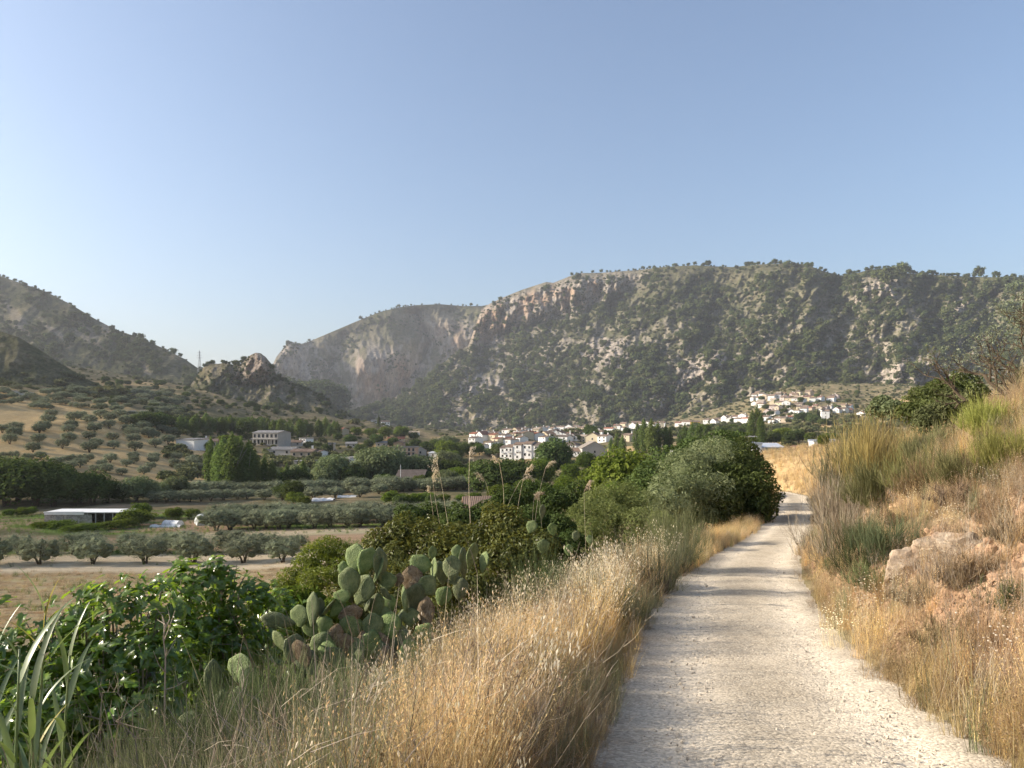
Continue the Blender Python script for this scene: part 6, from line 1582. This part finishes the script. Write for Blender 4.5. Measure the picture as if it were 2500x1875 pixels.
broom(2175, 9.8, 1232, 1, 'round green broom tuft right above the pale rock'.replace('right above', 'just above'), 43, M_BROOMG, 1600, .1, zoff=-.1, wd=.005)
broom(2040, 15.5, 1130, 1, 'dark dry thicket hanging over the track bend', 44, M_TWIG, 1100, -.1, wd=.008)
broom(2045, 12.5, 1190, 1, 'brown dry shrub at the foot of the bank', 45, M_TWIG, 1200, .2, wd=.006)
broom(2490, 4.55, 1640, 1, 'dark little cushion shrub at the track edge', 46, M_BROOMG, 900, .1, wd=.003)
broom(2330, 7.2, 1290, 1, 'dry brown shrub on the red bank', 47, M_TWIG, 900, .2, wd=.004)
broom(1660, 14.5, 1200, 1, 'grey-green feathery broom at the verge before the leafy bushes', 48, M_STEM, 1500, .1, wd=.006)
broom(1600, 11.5, 1250, 1, 'thin grey broom in the oats of the verge', 49, M_STEM, 1000, .1, wd=.005)
broom(1480, 8.5, 1330, 1, 'grey broom stems in the middle of the oats', 50, M_STEM, 700, .1, wd=.004)
broom(1330, 9.5, 1300, 1, 'blue-green broom beside the hidden prickly pear', 51, M_BROOMG, 1300, .1, wd=.004)

# low dry shrubs of the bank: three shapes, copied
def shrub_shape(seed, mat, n, wd):
    rng = np.random.default_rng(seed); mb = MB(); k = 22; az = rng.random(k) * 6.28
    b0 = np.stack([np.cos(az), np.sin(az), np.zeros(k)], -1) * .06; b0[:, 2] = -.12
    C = ribbons(mb, b0, az, .2 + rng.random(k) * 1.0, .4 + .3 * rng.random(k), np.full(k, .018), rng.normal(size=k) * .4, rng.random(k) * .4, 5, rng)
    br = mb.mesh('branches', M_TWIG); mb = MB(); ii = rng.integers(0, k, n); jj = rng.integers(1, 6, n)
    D = ribbons(mb, C[ii, jj], rng.random(n) * 6.28, np.abs(rng.normal(size=n) * .7), .1 + .28 * rng.random(n), np.full(n, wd), rng.normal(size=n) * .5, rng.random(n), 3, rng)
    i2 = rng.integers(0, n, n); j2 = rng.integers(1, 4, n)
    V, Fs = stamp(LEAF * [.5, 1, 1], LEAFF, D[i2, j2] + rng.normal(size=(n, 3)) * .03, frames(rand_unit(n, rng) + [0, 0, .3], rng.random(n) * 6), .035 * (.5 + rng.random(n))); mb.add(V, Fs, np.repeat(rng.random(n), 4))
    return br, mb.mesh('twigs', mat)
SHAPES = [shrub_shape(501, M_BROWNT, 1500, .012), shrub_shape(502, M_OLT, 1500, .012), shrub_shape(503, M_BUSH, 1600, .010), shrub_shape(504, M_BROWNT, 1100, .014)]
JB = random.Random(8)
SP = [(2120, 1130, 46, 0), (2200, 1150, 60, 3), (2290, 1150, 70, 1), (2380, 1170, 70, 0), (2450, 1190, 75, 1), (2250, 1210, 60, 0), (2330, 1230, 66, 3), (2420, 1270, 80, 0), (2480, 1330, 90, 3), (2080, 1260, 46, 3), (2060, 1310, 50, 0), (2110, 1330, 55, 1), (2140, 1440, 80, 2), (2240, 1480, 70, 0), (2330, 1450, 80, 3), (2400, 1420, 80, 0),
      (2470, 1480, 90, 2), (2300, 1570, 80, 0), (2390, 1590, 90, 3), (2480, 1600, 80, 0), (2040, 1400, 46, 2), (2000, 1280, 34, 0), (1985, 1230, 30, 3), (2340, 1080, 60, 1), (2420, 1100, 64, 0), (2200, 1085, 50, 1), (2150, 1080, 44, 3), (2260, 1110, 56, 0), (2490, 1050, 64, 1), (2380, 1030, 50, 2), (2440, 1720, 80, 2), (2190, 1290, 50, 3)]
for i, (px, py, hp, k) in enumerate(sorted(SP)):
    X, Y, Z = ground_px(px, py); s_ = hp / F * Y * 1.25
    e = tag(obj('dry_shrub', None, None, (X, Y, Z - .02), (0, 0, JB.random() * 6.28), (s_ * JB.uniform(1, 1.5), s_ * JB.uniform(1, 1.4), s_)), ['dry brown', 'olive grey', 'grey-green leafy', 'withered brown'][k] + ' low shrub on the bank, %s from the path' % ordinal(i), 'shrub', 'low dry shrubs of the bank')
    obj('branches', SHAPES[k][0], e); obj('twigs', SHAPES[k][1], e)

# ---- leafy shrubs
def leafy(name, lobes, leaf, n, mat, label, seed, narrow=.75, core=.6, stems=True, cat='bush', up=.35):
    """lobes: (px, row, distance, radius in image units)"""
    if name in ('track_bush', 'verge_bush'): lobes = lobes + [(a, b + r * 1.0, Y, r * .85) for a, b, Y, r in lobes]; n = int(n * 1.5)
    rng = np.random.default_rng(seed); L = [(P3(a, b, Y), r / F * Y) for a, b, Y, r in lobes]
    base = np.mean([l[0] for l in L], 0); base[2] = hz(base[0], base[1])
    e = tag(obj(name, None, None, base), label, cat)
    mb = MB(); leaf_cloud(mb, [(c - base, (r, r, r * .92)) for c, r in L], n, leaf, rng, up, .5, narrow, core)
    obj('foliage', mb.mesh('foliage', mat), e)
    if stems:
        mb = MB()
        for c, r in L:
            q = c - base; p0 = np.array([q[0] * .5 + rng.normal() * .1, q[1] * .5, -.3]); mb.tube([p0, lerp(p0, q, .55) + rng.normal(size=3) * .12, q, q + rand_unit(1, rng)[0] * r * .7], [.045, .03, .018, .006], 5)
        obj('stems', mb.mesh('stems', M_BARK), e)
    return e
M_BRAMB = foliage_mat('bramble_leaves', (.048, .070, .018), (.15, .17, .045), .3, .015, .35, (.22, .2, .03), .02, .2)
M_WEEDY = foliage_mat('weedy_leaves', (.075, .095, .03), (.19, .21, .085), .3, 0, .4, (.2, .24, .04), .02, .2)
M_FEATH = foliage_mat('feathery_leaves', (.075, .105, .014), (.19, .22, .04), .35, .02, .4, (.28, .34, .02), .02, .2)
leafy('bramble_bush', [(930, 1330, 13, 45), (985, 1310, 13, 52), (1050, 1330, 12.8, 60), (1110, 1335, 12.5, 62), (1180, 1330, 12.2, 62), (1245, 1310, 12, 62), (1290, 1345, 11.6, 60), (1240, 1370, 11.6, 60), (1160, 1390, 11.8, 60), (1060, 1390, 12.2, 60), (980, 1370, 12.6, 55), (1215, 1268, 12.2, 40), (1330, 1330, 11.4, 40), (900, 1440, 11.5, 60), (990, 1450, 11.2, 70), (1090, 1460, 10.8, 70), (1170, 1450, 10.6, 60), (840, 1480, 11, 50), (940, 1530, 10.4, 80), (1060, 1540, 10, 80)], .075, 24000, M_BRAMB,
      'brownish green bramble thicket behind the prickly pear', 61)
leafy('feathery_shrub', [(720, 1420, 17, 38), (760, 1385, 17.5, 48), (800, 1355, 18, 50), (850, 1370, 18, 45), (830, 1415, 17, 45), (770, 1430, 16.5, 45), (690, 1440, 16.5, 30), (870, 1400, 17, 36)], .085, 9000, M_FEATH,
      'yellow-green feathery shrub left free before the olive rows'.replace('left free', 'standing alone'), 62, .5)
leafy('garden_hedge_bush', [(640, 1490, 10, 40), (700, 1480, 10.4, 50), (760, 1490, 10.6, 45), (820, 1500, 10.2, 40), (720, 1540, 9.8, 50)], .07, 5000, M_BROAD, 'leafy green bush with dry twigs just behind the prickly pear', 63)
leafy('track_bush', [(1850, 1160, 36, 38), (1840, 1200, 34, 45), (1868, 1215, 34, 36), (1810, 1150, 37, 55), (1800, 1215, 34, 50), (1770, 1180, 35, 55), (1765, 1230, 33, 42), (1820, 1115, 38, 40), (1858, 1240, 33, 28)], .17, 12000, M_DARK,
      'dark leafy bush nearest the bend of the track', 64)
leafy('track_bush', [(1720, 1130, 36, 60), (1670, 1150, 35, 60), (1690, 1200, 33, 62), (1640, 1200, 32, 55), (1610, 1230, 30, 48), (1730, 1205, 33, 55), (1650, 1245, 30, 40), (1770, 1120, 38, 50)], .15, 13000, M_WILLOW,
      'grey-green olive-like bush beside the dark bend bush', 65, .5)
leafy('track_bush', [(1590, 1170, 40, 48), (1640, 1135, 42, 50), (1690, 1110, 44, 45), (1760, 1095, 46, 50), (1800, 1085, 47, 36)], .2, 7000, M_DARK, 'dark green crowded bushes behind the grey-green one', 66)
leafy('verge_bush', [(1560, 1235, 22, 40), (1510, 1220, 22.5, 46), (1460, 1235, 22, 45), (1500, 1270, 21, 45), (1420, 1265, 21, 40), (1560, 1275, 20.5, 40), (1390, 1290, 20, 36), (1615, 1275, 20, 30), (1450, 1300, 19, 40), (1530, 1200, 23, 24)], .085, 13000, M_WEEDY, 'tall yellow-green weedy bush between the oats and the walnut', 67, .45, .45)
leafy('verge_bush', [(1310, 1290, 17, 45), (1360, 1300, 17, 48), (1270, 1330, 16, 40), (1330, 1345, 15.5, 45), (1400, 1335, 15.5, 40), (1250, 1290, 17.5, 36)], .08, 9000, M_DARK, 'dark green low bush beneath the plumed reeds', 68)
# slope thickets further down the valley side
leafy('slope_thicket', [(1000, 1270, 45, 38), (1060, 1265, 46, 40), (1120, 1280, 44, 45), (1180, 1265, 44, 40), (1240, 1240, 46, 45), (1300, 1225, 48, 48), (1290, 1270, 40, 40), (1350, 1240, 44, 46), (1400, 1225, 46, 45)], .24, 12000, M_DARK, 'broad dark thicket on the slope behind the farmhouse roofs', 69)
# bushes of the bank
leafy('bank_bush', [(2255, 985, 22, 38), (2300, 965, 22.5, 44), (2345, 950, 23, 40), (2290, 1005, 21, 36), (2225, 1010, 21, 30), (2385, 965, 22, 30)], .10, 9000, M_WEEDY, 'big rounded olive-green thicket crowning the bank', 70)
leafy('bank_bush', [(2155, 990, 27, 26), (2180, 1000, 26, 24), (2135, 1005, 27, 20)], .12, 3500, M_WILLOW, 'small olive-green bush at the edge of the upper village view', 71)
leafy('bank_bush', [(2330, 975, 18, 30), (2365, 985, 17.5, 30), (2300, 1010, 17, 34), (2260, 1030, 16.5, 30)], .08, 6000, M_BUSH, 'grey-green bush in front of the rounded thicket', 72, .6)
# bare trees on the bank
def bare_tree(px, Y, h, label, seed, leaves=0, mat=None):
    rng = np.random.default_rng(seed); X, Y, Z = at_px(px, Y)
    e = tag(obj('bare_tree', None, None, (X, Y, Z)), label, 'tree'); mb = MB(); tips = []
    def grow(p, d, L, r, lev):
        pts = [p]; q = p
        for k in range(4):
            d = d + rng.normal(size=3) * .16; d /= np.linalg.norm(d); q = q + d * L / 4; pts.append(q)
        mb.tube(pts, np.linspace(r, r * .6, 5), 6 if lev < 2 else 4)
        if lev >= 4: tips.append(q); return
        for k in range(3 if lev < 2 else 2 + (rng.random() < .5)):
            a = rand_unit(1, rng)[0]; nd = d + a * .75; nd[2] = abs(nd[2]) * .9 + .1; grow(pts[rng.integers(2, 5)], nd / np.linalg.norm(nd), L * (.6 + .2 * rng.random()), r * .55, lev + 1)
    for k in range(3):
        a = k * 2.1 + rng.random(); grow(np.array([math.cos(a) * .08, math.sin(a) * .08, -.2]), np.array([math.cos(a) * .5, math.sin(a) * .5, 1.0]), h * .36, h * .022, 0)
    obj('trunk', mb.mesh('trunk', M_BARK, True), e)
    if leaves:
        T = np.array(tips); i = rng.integers(0, len(T), leaves); P = T[i] + rng.normal(size=(leaves, 3)) * h * .055
        V, Fs = stamp(LEAF * [.6, 1, 1], LEAFF, P, frames(rand_unit(leaves, rng), rng.random(leaves) * 6), .02 * h * (.5 + rng.random(leaves))); m = MB(); m.add(V, Fs, np.repeat(rng.random(leaves), 4)); obj('leaves', m.mesh('leaves', mat or M_BUSH), e)
bare_tree(2432, 15.5, 2.3, 'dark nearly bare forked tree standing on the bank', 81, 500, M_BUSH)
bare_tree(2482, 16.0, 2.4, 'second dark thin tree with olive crown on the bank', 82, 1600, M_OLIVE)
bare_tree(2560, 15.0, 2.4, 'bare tree of the bank just outside the edge', 83, 3000, M_OLIVE)
# dead branch, boulder of the bank
def boulder(px, py, sx, sy, sz, label, seed, rz=0):
    X, Y, Z = ground_px(px, py); v, f = ico(4); n = fbm(v[:, 0] * 1.4 + seed, v[:, 1] * 1.4 + v[:, 2] * 1.7, 5, seed, True) * .28 + fbm(v[:, 0] * 5, v[:, 2] * 5 + v[:, 1] * 4, 4, seed + 2, True) * .10
    r_ = np.random.default_rng(seed + 50)
    for q in rand_unit(9, r_):
        dd = v @ q; v = v - np.maximum(dd - r_.uniform(.55, .82), 0)[:, None] * q
    v = v * (1 + n * 1.0)[:, None] * [sx, sy, sz]
    tag(obj('boulder', mesh_np('boulder', v, f, M_ROCK, False), None, (X, Y, Z - sz * .25), (.2, -.3, rz)), label, 'rock')
M_ROCK, nt, out = new_mat('pale_rock'); g = NG(nt)
nz_ = g.noise(5, 7, .72); c = g.ramp(nz_, [(.3, (.17, .125, .085)), (.5, (.33, .26, .19)), (.7, (.46, .38, .29))]); c = g.mix(g.mapr(g.noise(2, 4, .6), .55, .7), c, (.34, .24, .165))
diffuse_out(g, out, c, g.bump(nz_, .9, .05))
boulder(2215, 1395, .36, .30, .22, 'pale weathered rock sticking out of the red bank', 1, .4)
boulder(2285, 1340, .20, .20, .12, 'smaller red-stained rock behind the pale one', 2, 1.0)
boulder(2360, 1330, .3, .25, .16, 'broken reddish lump of the bank above the rocks', 3, 2.0)

# ---- tall plumed reeds
M_PLUME = strand_mat('reed_plumes', (.55, .44, .28), (.86, .77, .58), .5, .1)
def reed(pts, plume, label, seed, Y=10.0, dens=30):
    """pts: stem in image points, foot first; plume: image points of its arching axis"""
    rng = np.random.default_rng(seed); C = np.array([P3(a, b, Y) for a, b in pts]); ft = C[0].copy(); ft[2] = hz(ft[0], ft[1]) - .05; ft[0] += (C[0] - C[1])[0] * .3
    C = np.concatenate([[ft], C]); s = np.linspace(0, 1, len(C)); ss = np.linspace(0, 1, 14)
    C2 = np.stack([np.interp(ss, s, C[:, i]) for i in range(3)], -1)
    for _ in range(2): C2[1:-1] = (C2[:-2] + C2[1:-1] * 2 + C2[2:]) / 4
    e = tag(obj('plumed_reed', None, None, ft), label, 'reed')
    m = MB(); m.tube(C2 - ft, np.linspace(.0050, .003, 14), 5, .8); obj('stem', m.mesh('stem', M_PLUME), e)
    A = np.array([C2[-1]] + [P3(a, b, Y) for a, b in plume]); q = np.linspace(0, 1, len(A))
    mb = MB(); d = A[-1] - A[0]; L = np.linalg.norm(d)
    mb.tube(np.stack([np.interp(np.linspace(0, 1, 8), q, A[:, i]) for i in range(3)], -1) - ft, np.linspace(.004, .0015, 8), 4, .6)
    f = rng.random(dens) ** .8 * .95; P = np.stack([np.interp(f, q, A[:, i]) for i in range(3)], -1) - ft
    az = math.atan2(d[1], d[0]) + rng.normal(size=dens) * .7; el = .7 + .5 * rng.random(dens)
    W = ribbons(mb, P, az, el, L * (.30 + .35 * rng.random(dens)) * (1 - .4 * f), np.full(dens, .007), .5 + rng.random(dens) * .9, rng.random(dens), 4, rng)
    k = dens * 5; i = rng.integers(0, dens, k); j = rng.integers(1, 5, k); Q = W[i, j] + rng.normal(size=(k, 3)) * .008
    V, Fs = stamp(SPK, SPKF, Q, frames(rand_unit(k, rng) * .5 + [0, 0, 1], rng.random(k) * 6), .022 + .016 * rng.random(k)); mb.add(V, Fs, np.repeat(.3 + .7 * rng.random(k), 5))
    obj('plume', mb.mesh('plume', M_PLUME), e)
R_ = [([(1150, 1330), (1147, 1248), (1144, 1190), (1146, 1125)], [(1146, 1108), (1148, 1090)], 'upright cream plumed reed, straightest of all'),
      ([(1232, 1320), (1230, 1245), (1230, 1190), (1219, 1130)], [(1214, 1120), (1207, 1112)], 'reed with pale plume bent to the straight one'),
      ([(1212, 1320), (1204, 1245), (1187, 1180)], [(1180, 1165), (1165, 1153)], 'reed with brown plume arching over the farmhouse roof'),
      ([(1215, 1320), (1234, 1245), (1255, 1200), (1271, 1173)], [(1285, 1165), (1304, 1174)], 'reed with heavy drooping brown plume'),
      ([(1255, 1320), (1263, 1242), (1272, 1195), (1279, 1160)], [(1288, 1145), (1299, 1136)], 'reed with upright brownish plume above the drooping one'),
      ([(1300, 1330), (1309, 1244), (1321, 1182), (1332, 1142)], [(1340, 1130), (1353, 1126)], 'tall reed with pale feathery plume beside the round tree'),
      ([(1298, 1330), (1301, 1244), (1304, 1215)], [(1312, 1203), (1324, 1206)], 'short reed with curled plume under the tall feathery one'),
      ([(1325, 1330), (1320, 1253), (1318, 1222)], [(1316, 1210), (1308, 1206)], 'short reed crossing the curled one'),
      ([(1430, 1330), (1427, 1256), (1426, 1200)], [(1431, 1186), (1441, 1171)], 'lone pale plumed reed before the biggest walnut'),
      ([(1068, 1330), (1058, 1260), (1050, 1202)], [(1049, 1195), (1049, 1186)], 'thin reed with tiny closed plume, furthest from the path'),
      ([(1083, 1330), (1070, 1260), (1062, 1215), (1057, 1178)], [(1056, 1162), (1062, 1146)], 'reed with wide dull plume beside the thin closed one'),
      ([(1105, 1330), (1090, 1260), (1082, 1205), (1073, 1156)], [(1068, 1135), (1068, 1110)], 'tall reed with thick yellow plume by the white hut')]
for i, (a, b, lb) in enumerate(R_): reed(a, b, lb, 300 + i, 13.4 + .1 * (i % 4))
# dead stalks against the dark hollow
def stalk(pts, Y, label, seed, r=.004):
    rng = np.random.default_rng(seed); C = np.array([P3(a, b, Y) for a, b in pts]); ft = C[0].copy(); mb = MB(); C = C - ft
    mb.tube(C, np.linspace(r, r * .4, len(C)), 5, .8)
    for k in range(9):
        f = .3 + .7 * rng.random(); q = np.array([np.interp(f, np.linspace(0, 1, len(C)), C[:, i]) for i in range(3)]); w = rng.normal(size=3) * [.05, .05, .03] + [0, 0, .07]; mb.tube([q, q + w * .6 + rng.normal(size=3) * .01, q + w * 1.3], [r * .6, r * .4, r * .2], 4, .7)
    tag(obj('dead_stalk', mb.mesh('dead_stalk', M_TWIG), None, ft), label, 'stalk')
stalk([(402, 1830), (402, 1720), (404, 1600), (398, 1555), (408, 1520)], 4.2, 'tall forked dead stalk before the dark hollow', 91, .006)
stalk([(335, 1860), (330, 1800), (300, 1770), (280, 1760)], 3.6, 'bent pale dead stalk low by the cane', 92)
stalk([(600, 1850), (598, 1760), (590, 1700), (596, 1660)], 3.7, 'dead stalk with brown burst head over the broom', 93)
stalk([(240, 1800), (250, 1690), (285, 1690), (340, 1745)], 4.6, 'arched brown dead stalk under the fig bush', 94)
stalk([(990, 1845), (1040, 1800), (1080, 1770), (1150, 1740)], 4.0, 'dark arching stem in the golden grass', 95)
